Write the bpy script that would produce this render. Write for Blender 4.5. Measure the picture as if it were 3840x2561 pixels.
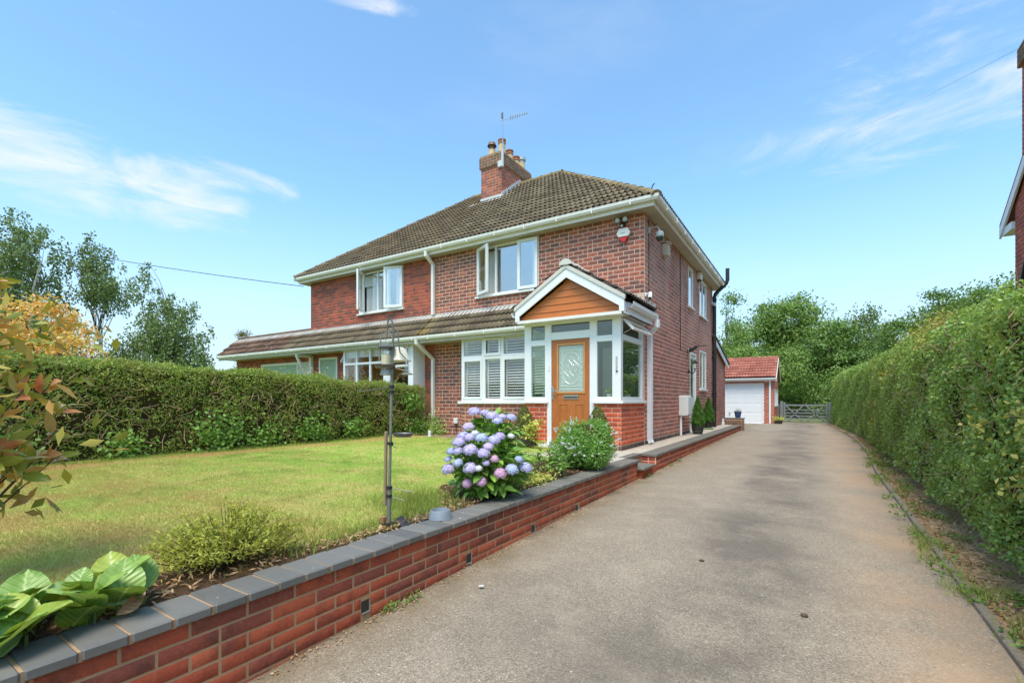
import bpy, bmesh, math, random
import numpy as np
from mathutils import Vector, Matrix, Euler

for o in list(bpy.data.objects):
    bpy.data.objects.remove(o, do_unlink=True)
scene = bpy.context.scene
COL = scene.collection
random.seed(7)
rng = np.random.default_rng(11)
R = math.radians

# ------------------------------------------------------------------ camera
CAMP = Vector((3.132, -10.448, 0.98))
YAW = math.atan(1120 / 1763.0)
cam_d = bpy.data.cameras.new('camera')
cam_d.sensor_width = 36.0
cam_d.lens = 36.0 * 1763 / 3840
cam_d.shift_y = (1503 - 1280.5) / 3840
cam_d.clip_start = 0.05
cam_d.clip_end = 4000
cam = bpy.data.objects.new('camera', cam_d)
COL.objects.link(cam)
cam.location = CAMP
cam.rotation_euler = (R(90), 0, YAW)
scene.camera = cam

# ------------------------------------------------------------------ sky, sun, exposure
SUN_EL, SUN_AZ = R(63), R(163)          # azimuth clockwise from +Y (north)
wd = bpy.data.worlds.new('World')
scene.world = wd
wd.use_nodes = True
wn = wd.node_tree
wn.nodes.clear()

def nd(nt, typ, ins=None, **props):
    n = nt.nodes.new(typ)
    for k, v in props.items():
        setattr(n, k, v)
    for k, v in (ins or {}).items():
        s = n.inputs[k]
        if isinstance(v, bpy.types.NodeSocket):
            nt.links.new(v, s)
        else:
            s.default_value = v
    return n

def mth(nt, op, a, b=0.0, c=None, clamp=False):
    ins = {0: a, 1: b}
    if c is not None:
        ins[2] = c
    return nd(nt, 'ShaderNodeMath', ins, operation=op, use_clamp=clamp).outputs[0]

def vmth(nt, op, a, b):
    n = nd(nt, 'ShaderNodeVectorMath', {0: a, 1: b}, operation=op)
    return n.outputs['Value'] if op in ('DOT_PRODUCT', 'LENGTH') else n.outputs[0]

def c4(c):
    return (c[0], c[1], c[2], 1.0) if not isinstance(c, bpy.types.NodeSocket) else c

def mixc(nt, fac, a, b, blend='MIX'):
    return nd(nt, 'ShaderNodeMix', {0: fac, 6: c4(a), 7: c4(b)}, data_type='RGBA', blend_type=blend).outputs[2]

def mapr(nt, v, a, b, c=0.0, d=1.0, smooth=False):
    return nd(nt, 'ShaderNodeMapRange', {0: v, 1: a, 2: b, 3: c, 4: d}, clamp=True,
              interpolation_type='SMOOTHSTEP' if smooth else 'LINEAR').outputs[0]

def noise(nt, vec, scale, detail=2.0, rough=0.5, dist=0.0):
    n = nd(nt, 'ShaderNodeTexNoise', {'Scale': scale, 'Detail': detail, 'Roughness': rough, 'Distortion': dist})
    if vec is not None:
        nt.links.new(vec, n.inputs['Vector'])
    return n.outputs[0]

def ramp(nt, fac, stops, interp='LINEAR'):
    n = nd(nt, 'ShaderNodeValToRGB', {0: fac})
    cr = n.color_ramp
    cr.interpolation = interp
    while len(cr.elements) < len(stops):
        cr.elements.new(0.5)
    for e, (p, c) in zip(cr.elements, stops):
        e.position = p
        e.color = c4(c)
    return n.outputs[0]

def S(r, g, b, k=1.0):                  # sRGB 0..255 -> linear
    f = lambda v: ((v / 255 + 0.055) / 1.055) ** 2.4 if v > 10 else v / 255 / 12.92
    return (f(r) * k, f(g) * k, f(b) * k)

def pix_dir(x, y):                      # direction seen at a point of the photograph (3840 wide)
    s, c = math.sin(YAW), math.cos(YAW)
    a, b = (x - 1920) / 1763, (1503 - y) / 1763
    return Vector((-s + a * c, c + a * s, b)).normalized()

sky = nd(wn, 'ShaderNodeTexSky', sky_type='NISHITA', sun_disc=False)
sky.sun_elevation = SUN_EL
sky.sun_rotation = SUN_AZ
sky.altitude = 80
sky.air_density = 1.0
sky.dust_density = 0.9
sky.ozone_density = 2.2
tc = nd(wn, 'ShaderNodeTexCoord')
D = tc.outputs['Generated']
# thin fair-weather clouds: streaky noise, gathered in a few banks over a faint cover everywhere
mp = nd(wn, 'ShaderNodeMapping', {'Vector': D, 'Scale': (1.0, 1.0, 3.4)})
wisp = noise(wn, mp.outputs[0], 5.5, 9.0, 0.62, 0.6)
wisp2 = noise(wn, mp.outputs[0], 2.0, 5.0, 0.55, 0.3)
banks = [(260, 630, .33, .085, 1.2), (760, 650, .20, .035, .95), (3640, 280, .36, .12, .85), (3700, 60, .34, .08, .75),
         (1400, 10, .13, .02, .75), (430, 55, .05, .012, .45)]
cov = None
for (px, py, aw, ah, st) in banks:
    d0 = pix_dir(px, py)
    eh = Vector((-d0.y, d0.x, 0)).normalized()
    ev = d0.cross(eh)
    if ev.z < 0:
        ev = -ev
    a = mth(wn, 'POWER', mth(wn, 'DIVIDE', vmth(wn, 'DOT_PRODUCT', D, tuple(eh)), aw), 2.0)
    bb = mth(wn, 'DIVIDE', mth(wn, 'SUBTRACT', vmth(wn, 'DOT_PRODUCT', D, tuple(ev)), 0.0), ah)
    b = mth(wn, 'POWER', bb, 2.0)
    m = mth(wn, 'SUBTRACT', 1.0, mth(wn, 'ADD', a, b), clamp=True)
    f = mth(wn, 'GREATER_THAN', vmth(wn, 'DOT_PRODUCT', D, tuple(d0)), 0.3)
    m = mth(wn, 'MULTIPLY', mth(wn, 'MULTIPLY', m, f), st)
    cov = m if cov is None else mth(wn, 'MAXIMUM', cov, m)
thr = mapr(wn, cov, 0.0, 1.0, 0.66, 0.26)
dens = mapr(wn, mth(wn, 'SUBTRACT', wisp, thr), 0.0, 0.42, 0.0, 1.0, True)
gate = mapr(wn, cov, 0.0, 0.45, 0.0, 1.0, True)
veil = mapr(wn, wisp2, 0.50, 0.85, 0.0, 0.16, True)
cloud = mth(wn, 'ADD', mth(wn, 'MULTIPLY', mth(wn, 'MULTIPLY', dens, gate), 0.88), veil, clamp=True)
sepd = nd(wn, 'ShaderNodeSeparateXYZ', {0: D})
hz = mapr(wn, sepd.outputs[2], -0.03, 0.40, 0.92, 0.05, True)        # pale haze low over the horizon, all round
skyc = mixc(wn, 1.0, sky.outputs[0], (0.72, 0.95, 0.97), 'MULTIPLY')
skyc = mixc(wn, hz, skyc, (2.05, 2.40, 2.78))
skyc = mixc(wn, cloud, skyc, (2.95, 3.02, 3.1))
bg = nd(wn, 'ShaderNodeBackground', {'Color': skyc, 'Strength': 0.15})
wo = nd(wn, 'ShaderNodeOutputWorld', {'Surface': bg.outputs[0]})

sun_d = bpy.data.lights.new('sun', 'SUN')
sun_d.energy = 1.7
sun_d.angle = R(28)
sun_d.color = (1.0, 0.91, 0.78)
sun = bpy.data.objects.new('sun', sun_d)
COL.objects.link(sun)
sd = Vector((math.sin(SUN_AZ) * math.cos(SUN_EL), math.cos(SUN_AZ) * math.cos(SUN_EL), math.sin(SUN_EL)))
sun.rotation_euler = sd.to_track_quat('Z', 'Y').to_euler()
sun.location = (20, -20, 30)

scene.view_settings.view_transform = 'Standard'
scene.view_settings.look = 'None'
scene.view_settings.exposure = 1.2
scene.view_settings.gamma = 1.0
scene.view_settings.use_curve_mapping = False
scene.render.engine = 'CYCLES'
scene.cycles.max_bounces = 8
scene.cycles.transparent_max_bounces = 12
scene.cycles.use_denoising = True

# ------------------------------------------------------------------ object helpers
ORG = {}

def empty(name, loc, label, cat, group=None):
    o = bpy.data.objects.new(name, None)
    o.empty_display_size = 0.2
    COL.objects.link(o)
    o.location = loc
    ORG[o] = Vector(loc)
    o['label'] = label
    o['category'] = cat
    if group:
        o['group'] = group
    return o

def addobj(name, me, parent=None, loc=None, rot=None, scale=None):
    """link a mesh; loc is a world position"""
    o = bpy.data.objects.new(name, me)
    COL.objects.link(o)
    p = ORG[parent] if parent else Vector((0, 0, 0))
    w = Vector(loc) if loc is not None else p.copy()
    if parent:
        o.parent = parent
    o.location = w - p
    if rot is not None:
        o.rotation_euler = rot
    if scale is not None:
        o.scale = scale
    ORG[o] = w
    return o

def np_mesh(name, V, F, mat, smooth=False, org=(0, 0, 0)):
    """F: (n,k) int array with constant k"""
    V = np.asarray(V, dtype=np.float32) - np.asarray(org, dtype=np.float32)
    F = np.asarray(F, dtype=np.int32)
    me = bpy.data.meshes.new(name)
    me.vertices.add(len(V))
    me.vertices.foreach_set('co', V.ravel())
    n, k = F.shape
    me.loops.add(n * k)
    me.loops.foreach_set('vertex_index', F.ravel())
    me.polygons.add(n)
    me.polygons.foreach_set('loop_start', np.arange(0, n * k, k, dtype=np.int32))
    if smooth:
        me.polygons.foreach_set('use_smooth', np.ones(n, dtype=bool))
    me.update(calc_edges=True)
    if mat:
        me.materials.append(mat)
    return me

class MB:
    def __init__(s):
        s.v = []
        s.f = []
    def quad(s, a, b, c, d):
        n = len(s.v)
        s.v += [tuple(a), tuple(b), tuple(c), tuple(d)]
        s.f.append((n, n + 1, n + 2, n + 3))
        return s
    def poly(s, pts):
        n = len(s.v)
        s.v += [tuple(p) for p in pts]
        s.f.append(tuple(range(n, n + len(pts))))
        return s
    def box(s, x0, x1, y0, y1, z0, z1):
        n = len(s.v)
        s.v += [(x0, y0, z0), (x1, y0, z0), (x1, y1, z0), (x0, y1, z0), (x0, y0, z1), (x1, y0, z1), (x1, y1, z1), (x0, y1, z1)]
        s.f += [(n, n + 3, n + 2, n + 1), (n + 4, n + 5, n + 6, n + 7), (n, n + 1, n + 5, n + 4),
                (n + 1, n + 2, n + 6, n + 5), (n + 2, n + 3, n + 7, n + 6), (n + 3, n, n + 4, n + 7)]
        return s
    def cbox(s, x0, x1, y0, y1, z0, z1, c=0.01):
        """box with every edge chamfered"""
        bm = bmesh.new()
        bmesh.ops.create_cube(bm, size=1)
        for v in bm.verts:
            v.co = ((x0 + x1) / 2 + v.co.x * (x1 - x0), (y0 + y1) / 2 + v.co.y * (y1 - y0), (z0 + z1) / 2 + v.co.z * (z1 - z0))
        bmesh.ops.bevel(bm, geom=list(bm.edges), offset=c, segments=1, affect='EDGES', profile=0.5)
        s.addbm(bm)
        bm.free()
        return s
    def addbm(s, bm):
        n = len(s.v)
        bm.verts.ensure_lookup_table()
        bm.verts.index_update()
        s.v += [tuple(v.co) for v in bm.verts]
        s.f += [tuple(n + v.index for v in f.verts) for f in bm.faces]
    def add(s, o):
        n = len(s.v)
        s.v += o.v
        s.f += [tuple(n + i for i in f) for f in o.f]
        return s
    def prism(s, pts, vec):
        """extrude a planar polygon by vec, closed"""
        n = len(s.v)
        k = len(pts)
        vec = Vector(vec)
        s.v += [tuple(p) for p in pts] + [tuple(Vector(p) + vec) for p in pts]
        s.f += [tuple(range(n + k - 1, n - 1, -1)), tuple(range(n + k, n + 2 * k))]
        for i in range(k):
            j = (i + 1) % k
            s.f.append((n + i, n + j, n + k + j, n + k + i))
        return s
    def tube(s, pts, rad, n=8, cap=True, squash=None):
        pts = [Vector(p) for p in pts]
        if not hasattr(rad, '__len__'):
            rad = [rad] * len(pts)
        base = len(s.v)
        up = Vector((0, 0, 1))
        prevx = None
        for i, p in enumerate(pts):
            t = (pts[min(i + 1, len(pts) - 1)] - pts[max(i - 1, 0)]).normalized()
            x = prevx - t * prevx.dot(t) if prevx is not None else (up.cross(t) if abs(t.z) < 0.95 else Vector((1, 0, 0)).cross(t))
            if x.length < 1e-6:
                x = Vector((1, 0, 0)).cross(t)
            x.normalize()
            y = t.cross(x)
            prevx = x
            for k in range(n):
                a = 2 * math.pi * (k + .5) / n
                s.v.append(tuple(p + (x * math.cos(a) + y * math.sin(a)) * rad[i]))
        for i in range(len(pts) - 1):
            for k in range(n):
                a, b = base + i * n + k, base + i * n + (k + 1) % n
                s.f.append((a, b, b + n, a + n))
        if cap:
            s.f.append(tuple(base + k for k in range(n - 1, -1, -1)))
            e = base + (len(pts) - 1) * n
            s.f.append(tuple(e + k for k in range(n)))
        return s
    def lathe(s, prof, cx, cy, n=20, closed=False):
        base = len(s.v)
        for (r, z) in prof:
            for k in range(n):
                a = 2 * math.pi * k / n
                s.v.append((cx + r * math.cos(a), cy + r * math.sin(a), z))
        for i in range(len(prof) - 1):
            for k in range(n):
                a, b = base + i * n + k, base + i * n + (k + 1) % n
                s.f.append((a, b, b + n, a + n))
        return s
    def xf(s, M):
        s.v = [tuple(M @ Vector(v)) for v in s.v]
        return s
    def rotz(s, px, py, ang):
        c, k = math.cos(ang), math.sin(ang)
        s.v = [(px + (x - px) * c - (y - py) * k, py + (x - px) * k + (y - py) * c, z) for x, y, z in s.v]
        return s
    def mesh(s, name, mat, org=(0, 0, 0), smooth=False):
        me = bpy.data.meshes.new(name)
        ox, oy, oz = org
        me.from_pydata([(x - ox, y - oy, z - oz) for x, y, z in s.v], [], s.f)
        if mat:
            me.materials.append(mat)
        if smooth:
            me.polygons.foreach_set('use_smooth', [True] * len(me.polygons))
            try:
                me.set_sharp_from_angle(angle=R(40))
            except Exception:
                pass
        me.update()
        return me

def part(name, mb, mat, parent, smooth=False, label=None, kind=None):
    o = addobj(name, mb.mesh(name, mat, ORG[parent], smooth), parent)
    if label:
        o['label'] = label
    if kind:
        o['kind'] = kind
    return o

def solo(name, mb, mat, base, label, cat, group=None, smooth=False):
    o = addobj(name, mb.mesh(name, mat, base, smooth), None, base)
    o['label'] = label
    o['category'] = cat
    if group:
        o['group'] = group
    return o

def struct(name, mb, mat, smooth=False, label=None):
    o = addobj(name, mb.mesh(name, mat, (0, 0, 0), smooth), None, (0, 0, 0))
    o['kind'] = 'structure'
    if label:
        o['label'] = label
    return o

def camdist(p):
    return (Vector(p) - CAMP).length

def up(o):
    """world point -> nothing; kept for readability"""
    return ORG[o]
# ------------------------------------------------------------------ materials
def newmat(name):
    m = bpy.data.materials.new(name)
    m.use_nodes = True
    nt = m.node_tree
    b = nt.nodes['Principled BSDF']
    return m, nt, b

def setb(nt, b, **kw):
    names = {'col': 'Base Color', 'rough': 'Roughness', 'metal': 'Metallic', 'spec': 'Specular IOR Level', 'normal': 'Normal', 'coat': 'Coat Weight'}
    for k, v in kw.items():
        s = b.inputs[names[k]]
        if isinstance(v, bpy.types.NodeSocket):
            nt.links.new(v, s)
        else:
            s.default_value = c4(v) if k == 'col' else v

def pos(nt):
    return nd(nt, 'ShaderNodeNewGeometry').outputs['Position']

def rnd(nt, salt=0.0):
    g = nd(nt, 'ShaderNodeNewGeometry')
    oi = nd(nt, 'ShaderNodeObjectInfo')
    a = mth(nt, 'ADD', g.outputs['Random Per Island'], oi.outputs['Random'])
    if salt:
        a = mth(nt, 'MULTIPLY', a, 1 + salt)
    return mth(nt, 'FRACT', a)

def bump(nt, h, strength=0.3, dist=0.01):
    return nd(nt, 'ShaderNodeBump', {'Height': h, 'Strength': strength, 'Distance': dist}).outputs[0]

def simple(name, col, rough=0.5, metal=0.0, var=0.12, vs=6.0, spec=0.5, bmp=0.0, bs=60.0):
    m, nt, b = newmat(name)
    p = pos(nt)
    n = noise(nt, p, vs, 4.0, 0.6)
    c = mixc(nt, n, tuple(x * (1 - var) for x in col), tuple(min(1, x * (1 + var)) for x in col))
    setb(nt, b, col=c, rough=rough, metal=metal, spec=spec)
    if bmp:
        setb(nt, b, normal=bump(nt, noise(nt, p, bs, 3.0), bmp, 0.01))
    return m

def brickmat(name, cols, bloom=0.0, soot=0.25, grime=0.0, sat=0.94, val=1.0, sm=0.2):
    m, nt, b = newmat(name)
    p = pos(nt)
    r = rnd(nt)
    k = len(cols)
    c = ramp(nt, r, [(i / k, cc) for i, cc in enumerate(cols)], 'CONSTANT')
    r2 = rnd(nt, 6.3)
    c = mixc(nt, mapr(nt, r2, 0, 1, 0.0, 0.30), c, tuple(x * 0.6 for x in cols[0]))
    fine = noise(nt, p, 55.0, 5.0, 0.7)
    c = mixc(nt, mapr(nt, fine, 0.45, 0.8, 0.0, 0.35), c, tuple(min(1, x * 1.6 + .03) for x in cols[1]))
    kiln = noise(nt, p, 11.0, 4.0, 0.6)
    c = mixc(nt, mapr(nt, kiln, 0.52, 0.72, 0.0, 0.5), c, tuple(x * 0.5 + .01 for x in cols[2]))
    smear = noise(nt, p, 34.0, 6.0, 0.75)
    c = mixc(nt, mapr(nt, smear, 0.57, 0.69, 0.0, sm), c, S(196, 158, 126))
    big = noise(nt, p, 1.1, 4.0, 0.6)
    c = mixc(nt, mapr(nt, big, 0.42, 0.75, 0.0, soot), c, (0.12, 0.085, 0.07))
    if bloom:
        sp = nd(nt, 'ShaderNodeSeparateXYZ', {0: p})
        w = mth(nt, 'MULTIPLY', mapr(nt, noise(nt, p, 0.9, 5.0, 0.65), 0.38, 0.62, 0, 1),
                mapr(nt, sp.outputs[2], 1.6, 4.4, 0.15, 1.0))
        c = mixc(nt, mth(nt, 'MULTIPLY', w, bloom), c, S(205, 165, 145))
    if grime:
        g = mapr(nt, noise(nt, p, 2.6, 6.0, 0.75), 0.50, 0.64, 0, grime)
        c = mixc(nt, g, c, (0.045, 0.04, 0.035))
    c = nd(nt, 'ShaderNodeHueSaturation', {'Saturation': sat, 'Value': val, 'Color': c}).outputs[0]
    hgt = mth(nt, 'ADD', noise(nt, p, 130.0, 4.0, 0.7), mth(nt, 'MULTIPLY', noise(nt, p, 28.0, 4.0, 0.7), 1.5))
    setb(nt, b, col=c, rough=0.86, spec=0.25, normal=bump(nt, hgt, 0.6, 0.005))
    return m

def mortarmat(name, col, dark=0.3):
    m, nt, b = newmat(name)
    p = pos(nt)
    n = noise(nt, p, 2.0, 5.0, 0.65)
    c = mixc(nt, mapr(nt, n, 0.35, 0.7, 0, dark), col, tuple(x * 0.45 for x in col))
    n2 = noise(nt, p, 90.0, 3.0, 0.6)
    c = mixc(nt, mapr(nt, n2, 0.4, 0.7, 0, 0.3), c, tuple(x * 0.7 for x in col))
    setb(nt, b, col=c, rough=0.95, spec=0.15, normal=bump(nt, n2, 0.6, 0.004))
    return m

def leafmat(name, cols, rough=0.45, trans=0.25, macro=0.0, macro_cols=None, mscale=1.0, spec=0.4):
    m, nt, b = newmat(name)
    p = pos(nt)
    r = rnd(nt)
    k = len(cols)
    c = ramp(nt, r, [(i / max(1, k - 1), cc) for i, cc in enumerate(cols)])
    if macro_cols:
        f = mapr(nt, noise(nt, p, mscale, 3.0, 0.6), 0.5, 0.68, 0, macro)
        c = mixc(nt, f, c, macro_cols)
    setb(nt, b, col=c, rough=rough, spec=spec)
    tr = nd(nt, 'ShaderNodeBsdfTranslucent', {'Color': mixc(nt, 1.0, c, (1.25, 1.2, 0.75), 'MULTIPLY')})
    mx = nd(nt, 'ShaderNodeMixShader', {0: trans, 1: b.outputs[0], 2: tr.outputs[0]})
    nt.links.new(mx.outputs[0], nt.nodes['Material Output'].inputs[0])
    return m

M = {}
M['brick'] = brickmat('old_red_brick', [S(170, 94, 72), S(184, 102, 76), S(150, 88, 72), S(128, 86, 75), S(188, 104, 75), S(116, 84, 76), S(158, 92, 76), S(136, 90, 78)])
M['brick_side'] = brickmat('weathered_side_brick', [S(182, 106, 88), S(192, 114, 94), S(168, 98, 84), S(150, 98, 88), S(198, 116, 94), S(138, 96, 88)], bloom=0.6)
M['brick_left'] = brickmat('deep_red_brick', [S(164, 80, 60), S(178, 88, 62), S(146, 75, 61), S(128, 76, 66), S(190, 90, 62), S(120, 79, 70)])
M['brick_porch'] = brickmat('orange_porch_brick', [S(220, 112, 80), S(212, 104, 74), S(202, 98, 72), S(226, 120, 86), S(184, 96, 76), S(214, 106, 76)], soot=0.08, sat=1.04)
M['brick_wall'] = brickmat('garden_wall_brick', [S(178, 88, 60), S(168, 80, 55), S(158, 78, 58), S(188, 97, 66), S(134, 77, 64), S(172, 84, 58), S(146, 78, 62)], soot=0.2, grime=0.55, sat=1.0, val=1.14, sm=0.2)
M['brick_dark'] = brickmat('blue_plinth_brick', [S(86, 76, 72), S(98, 84, 78), S(74, 66, 64), S(110, 88, 78)], soot=0.2)
M['brick_chim'] = brickmat('chimney_brick', [S(186, 104, 78), S(196, 112, 86), S(170, 96, 76), S(150, 96, 78), S(200, 116, 88)], soot=0.3)
M['brick_chimtop'] = brickmat('sooty_chimney_brick', [S(128, 102, 80), S(142, 106, 82), S(112, 92, 72), S(150, 100, 78)], soot=0.4)
M['brick_gar'] = brickmat('garage_brick', [S(190, 100, 78), S(180, 92, 72), S(198, 108, 84), S(168, 90, 74)], soot=0.1)
M['mortar'] = mortarmat('pink_mortar', S(230, 196, 172), .2)
M['mortar_side'] = mortarmat('side_mortar', S(224, 190, 166), .2)
M['mortar_left'] = mortarmat('brown_mortar', S(176, 124, 98))
M['mortar_porch'] = mortarmat('pale_mortar', S(232, 190, 162), 0.1)
M['mortar_wall'] = mortarmat('sandy_mortar', S(182, 148, 114), .35)
M['interior'] = simple('dim_interior', (0.22, 0.21, 0.19), 0.9)

def tilemat(name, cols, lichen=(0.45, 0.42, 0.34), moss=(0.10, 0.085, 0.04), la=0.5, ma=0.5, soft=1.0):
    m, nt, b = newmat(name)
    p = pos(nt)
    r = rnd(nt)
    k = len(cols)
    c = ramp(nt, r, [(i / k, cc) for i, cc in enumerate(cols)], 'CONSTANT')
    n1 = noise(nt, p, 9.0, 6.0, 0.7)
    c = mixc(nt, mapr(nt, n1, 0.55, 0.68, 0, ma), c, moss)
    n2 = noise(nt, p, 24.0, 4.0, 0.6)
    c = mixc(nt, mapr(nt, n2, 0.60, 0.72, 0, la), c, lichen)
    n3 = noise(nt, p, 1.3, 4.0, 0.6)
    c = mixc(nt, mapr(nt, n3, 0.45, 0.7, 0, 0.35), c, tuple(x * 0.6 for x in cols[0]))
    vo = nd(nt, 'ShaderNodeTexVoronoi', {'Vector': p, 'Scale': 3.2})
    c = mixc(nt, mapr(nt, vo.outputs['Distance'], 0.05, 0.075, 0.8 * la, 0.0), c, (0.62, 0.60, 0.52))
    setb(nt, b, col=c, rough=0.92, spec=0.2, normal=bump(nt, n2, 0.5, 0.01))
    return m

M['tile'] = tilemat('weathered_concrete_tile', [S(116, 102, 82), S(126, 112, 90), S(104, 92, 76), S(132, 118, 96), S(110, 96, 76)])
M['tile_left'] = tilemat('brown_concrete_tile', [S(112, 98, 78), S(122, 106, 84), S(100, 88, 72), S(118, 102, 80)])
M['tile_lean'] = tilemat('brown_lean_to_tile', [S(112, 98, 78), S(124, 110, 88), S(100, 88, 72), S(116, 102, 82)], la=0.6)
M['tile_old'] = tilemat('mossy_red_brown_tile', [S(118, 90, 74), S(108, 82, 68), S(126, 100, 82), S(98, 76, 64)], lichen=(0.6, 0.56, 0.5), la=0.8, ma=0.6)
M['tile_red'] = tilemat('red_garage_tile', [S(178, 112, 96), S(186, 120, 102), S(168, 104, 90), S(192, 126, 108)], la=0.2, ma=0.3)
M['tile_porch'] = tilemat('dark_porch_tile', [S(92, 80, 68), S(84, 72, 62), S(100, 88, 74)], la=0.3)
M['ridge'] = tilemat('lichen_ridge_tile', [S(140, 124, 92), S(150, 132, 98), S(128, 114, 86), S(144, 120, 76)], lichen=(0.42, 0.30, 0.10), la=0.6)

def paintmat(name, col, rough=0.35, dirt=0.25, dcol=(0.42, 0.40, 0.33), ds=3.0):
    m, nt, b = newmat(name)
    p = pos(nt)
    n = noise(nt, p, ds, 5.0, 0.65)
    c = mixc(nt, mapr(nt, n, 0.45, 0.75, 0, dirt), col, dcol)
    setb(nt, b, col=c, rough=rough, spec=0.4)
    return m

M['upvc'] = paintmat('white_upvc', (0.80, 0.80, 0.78), 0.3, 0.08)
M['gutter'] = paintmat('cream_gutter', (0.80, 0.77, 0.70), 0.35, 0.25, (0.48, 0.44, 0.37))
M['soffit'] = paintmat('soffit_cream', (0.52, 0.49, 0.40), 0.5, 0.35, (0.27, 0.24, 0.16))  # cream darkened to brown, painting in the shade under the eaves
M['white'] = paintmat('white_paint', (0.80, 0.80, 0.79), 0.45, 0.1)
M['garage_door'] = paintmat('garage_door_white', (0.80, 0.81, 0.82), 0.4, 0.05)
M['verge'] = simple('cement_verge', S(206, 200, 190), 0.9, var=0.15, vs=12, bmp=0.4)
M['lead'] = simple('lead_flashing', S(150, 152, 148), 0.6, 0.2, var=0.25, vs=9)
M['leadpale'] = simple('pale_lead_flashing', S(206, 208, 206), 0.6, 0.1, var=0.12, vs=9)
M['leadmid'] = simple('weathered_lead', S(186, 182, 174), 0.7, 0.1, var=0.2, vs=7)
M['black'] = simple('black_plastic', (0.025, 0.025, 0.023), 0.4, var=0.2)
M['iron'] = simple('black_iron', (0.03, 0.03, 0.03), 0.45, 0.3, var=0.3)
M['chrome'] = simple('satin_chrome', (0.55, 0.54, 0.52), 0.25, 0.9, var=0.1)
M['pot_clay'] = simple('buff_chimney_pot', S(214, 184, 142), 0.8, var=0.15, vs=8, bmp=0.2)
M['pot_red'] = simple('terracotta_rim', S(170, 112, 82), 0.8, var=0.2, vs=8)
M['steelcowl'] = simple('rusty_cowl', S(112, 88, 72), 0.6, 0.4, var=0.3)
M['alum'] = simple('aluminium', (0.5, 0.5, 0.5), 0.35, 0.9, var=0.15)
M['curtain'] = simple('white_curtain', (0.72, 0.71, 0.68), 0.9, var=0.06)
M['shutter'] = paintmat('white_shutter', (0.84, 0.84, 0.82), 0.45, 0.0)
M['blind'] = simple('roller_blind', (0.66, 0.68, 0.66), 0.8, var=0.04)
M['greendoor'] = simple('pale_green_door', S(150, 172, 146), 0.4, var=0.06)
M['cable'] = simple('black_cable', (0.02, 0.02, 0.02), 0.6)
M['greywood'] = simple('silver_grey_wood', S(124, 130, 128), 0.75, var=0.18, vs=14, bmp=0.3)
M['birdwood'] = simple('bird_box_wood', S(206, 192, 170), 0.8, var=0.12, vs=14)
M['stake'] = simple('weathered_stake', S(150, 128, 96), 0.85, var=0.2, vs=20, bmp=0.3)
M['timber'] = simple('treated_timber', S(156, 110, 70), 0.8, var=0.2, vs=20)
M['polegreen'] = simple('worn_green_pole', S(128, 130, 116), 0.5, 0.3, var=0.45, vs=30)
M['darkmetal'] = simple('dark_feeder_metal', S(118, 116, 108), 0.5, 0.5, var=0.2)
M['dullmetal'] = simple('dull_feeder_metal', S(148, 150, 142), 0.45, 0.5, var=0.2)
M['fabric'] = simple('black_weed_fabric', (0.03, 0.03, 0.032), 0.7, var=0.3, vs=30, bmp=0.4, bs=90)
M['bowl'] = simple('grey_plastic_bowl', S(136, 144, 150), 0.4, var=0.3, vs=28)
M['bluepot'] = simple('glazed_blue_pot', S(58, 88, 140), 0.2, var=0.12)
M['barrel'] = simple('dark_barrel_planter', (0.035, 0.033, 0.03), 0.6, var=0.3)
M['greypot'] = simple('slate_planter', S(92, 84, 78), 0.6, var=0.15)
M['trough'] = simple('green_trough', S(122, 146, 96), 0.6, var=0.1)
M['meter'] = paintmat('grp_meter_box', (0.74, 0.74, 0.70), 0.45, 0.1)
M['bellwhite'] = paintmat('alarm_cream', (0.80, 0.76, 0.66), 0.4, 0.05)
M['bellred'] = simple('alarm_red', S(216, 40, 36), 0.35, var=0.05)
M['camera_grey'] = simple('camera_grey', S(176, 180, 174), 0.35, var=0.08)
M['camera_dark'] = simple('camera_dark', S(60, 66, 58), 0.25, var=0.08)
M['bark'] = simple('brown_bark', S(96, 80, 64), 0.95, var=0.35, vs=12, bmp=0.6, bs=30)
M['birchbark'] = simple('pale_birch_bark', S(196, 188, 172), 0.9, var=0.45, vs=9, bmp=0.3)
M['twig'] = simple('dry_twig', S(168, 142, 104), 0.9, var=0.25, vs=14)
M['stem'] = simple('green_stem', S(98, 112, 58), 0.7, var=0.2)
M['hedgecore'] = simple('shaded_hedge_wood', S(66, 58, 36), 1.0, var=0.5, vs=7, spec=0.05)  # dark brown of the solid plant cores, painting the shade between leaves
M['cowlmetal'] = simple('galvanised', (0.5, 0.5, 0.48), 0.45, 0.7, var=0.2)

# golden oak foil
def woodmat(name, a, b_, rough=0.4, axis='X'):
    m, nt, b = newmat(name)
    p = pos(nt)
    sc = {'X': (1.2, 14, 14), 'Z': (14, 14, 1.2)}[axis]
    mpn = nd(nt, 'ShaderNodeMapping', {'Vector': p, 'Scale': sc})
    n = noise(nt, mpn.outputs[0], 4.0, 6.0, 0.65, 0.4)
    r = rnd(nt)
    c = mixc(nt, mapr(nt, n, 0.3, 0.7), a, b_)
    c = mixc(nt, mapr(nt, r, 0, 1, 0, 0.2), c, tuple(x * 0.6 for x in a))
    setb(nt, b, col=c, rough=rough, spec=0.4, normal=bump(nt, n, 0.12, 0.004))
    return m
M['oak'] = woodmat('golden_oak_cladding', S(204, 122, 58), S(184, 100, 42), 0.42, 'X')
M['oakdoor'] = woodmat('golden_oak_door', S(188, 114, 58), S(164, 92, 42), 0.38, 'Z')
M['oaktrim'] = woodmat('golden_oak_bead', S(206, 146, 88), S(190, 126, 70), 0.4, 'Z')

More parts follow.
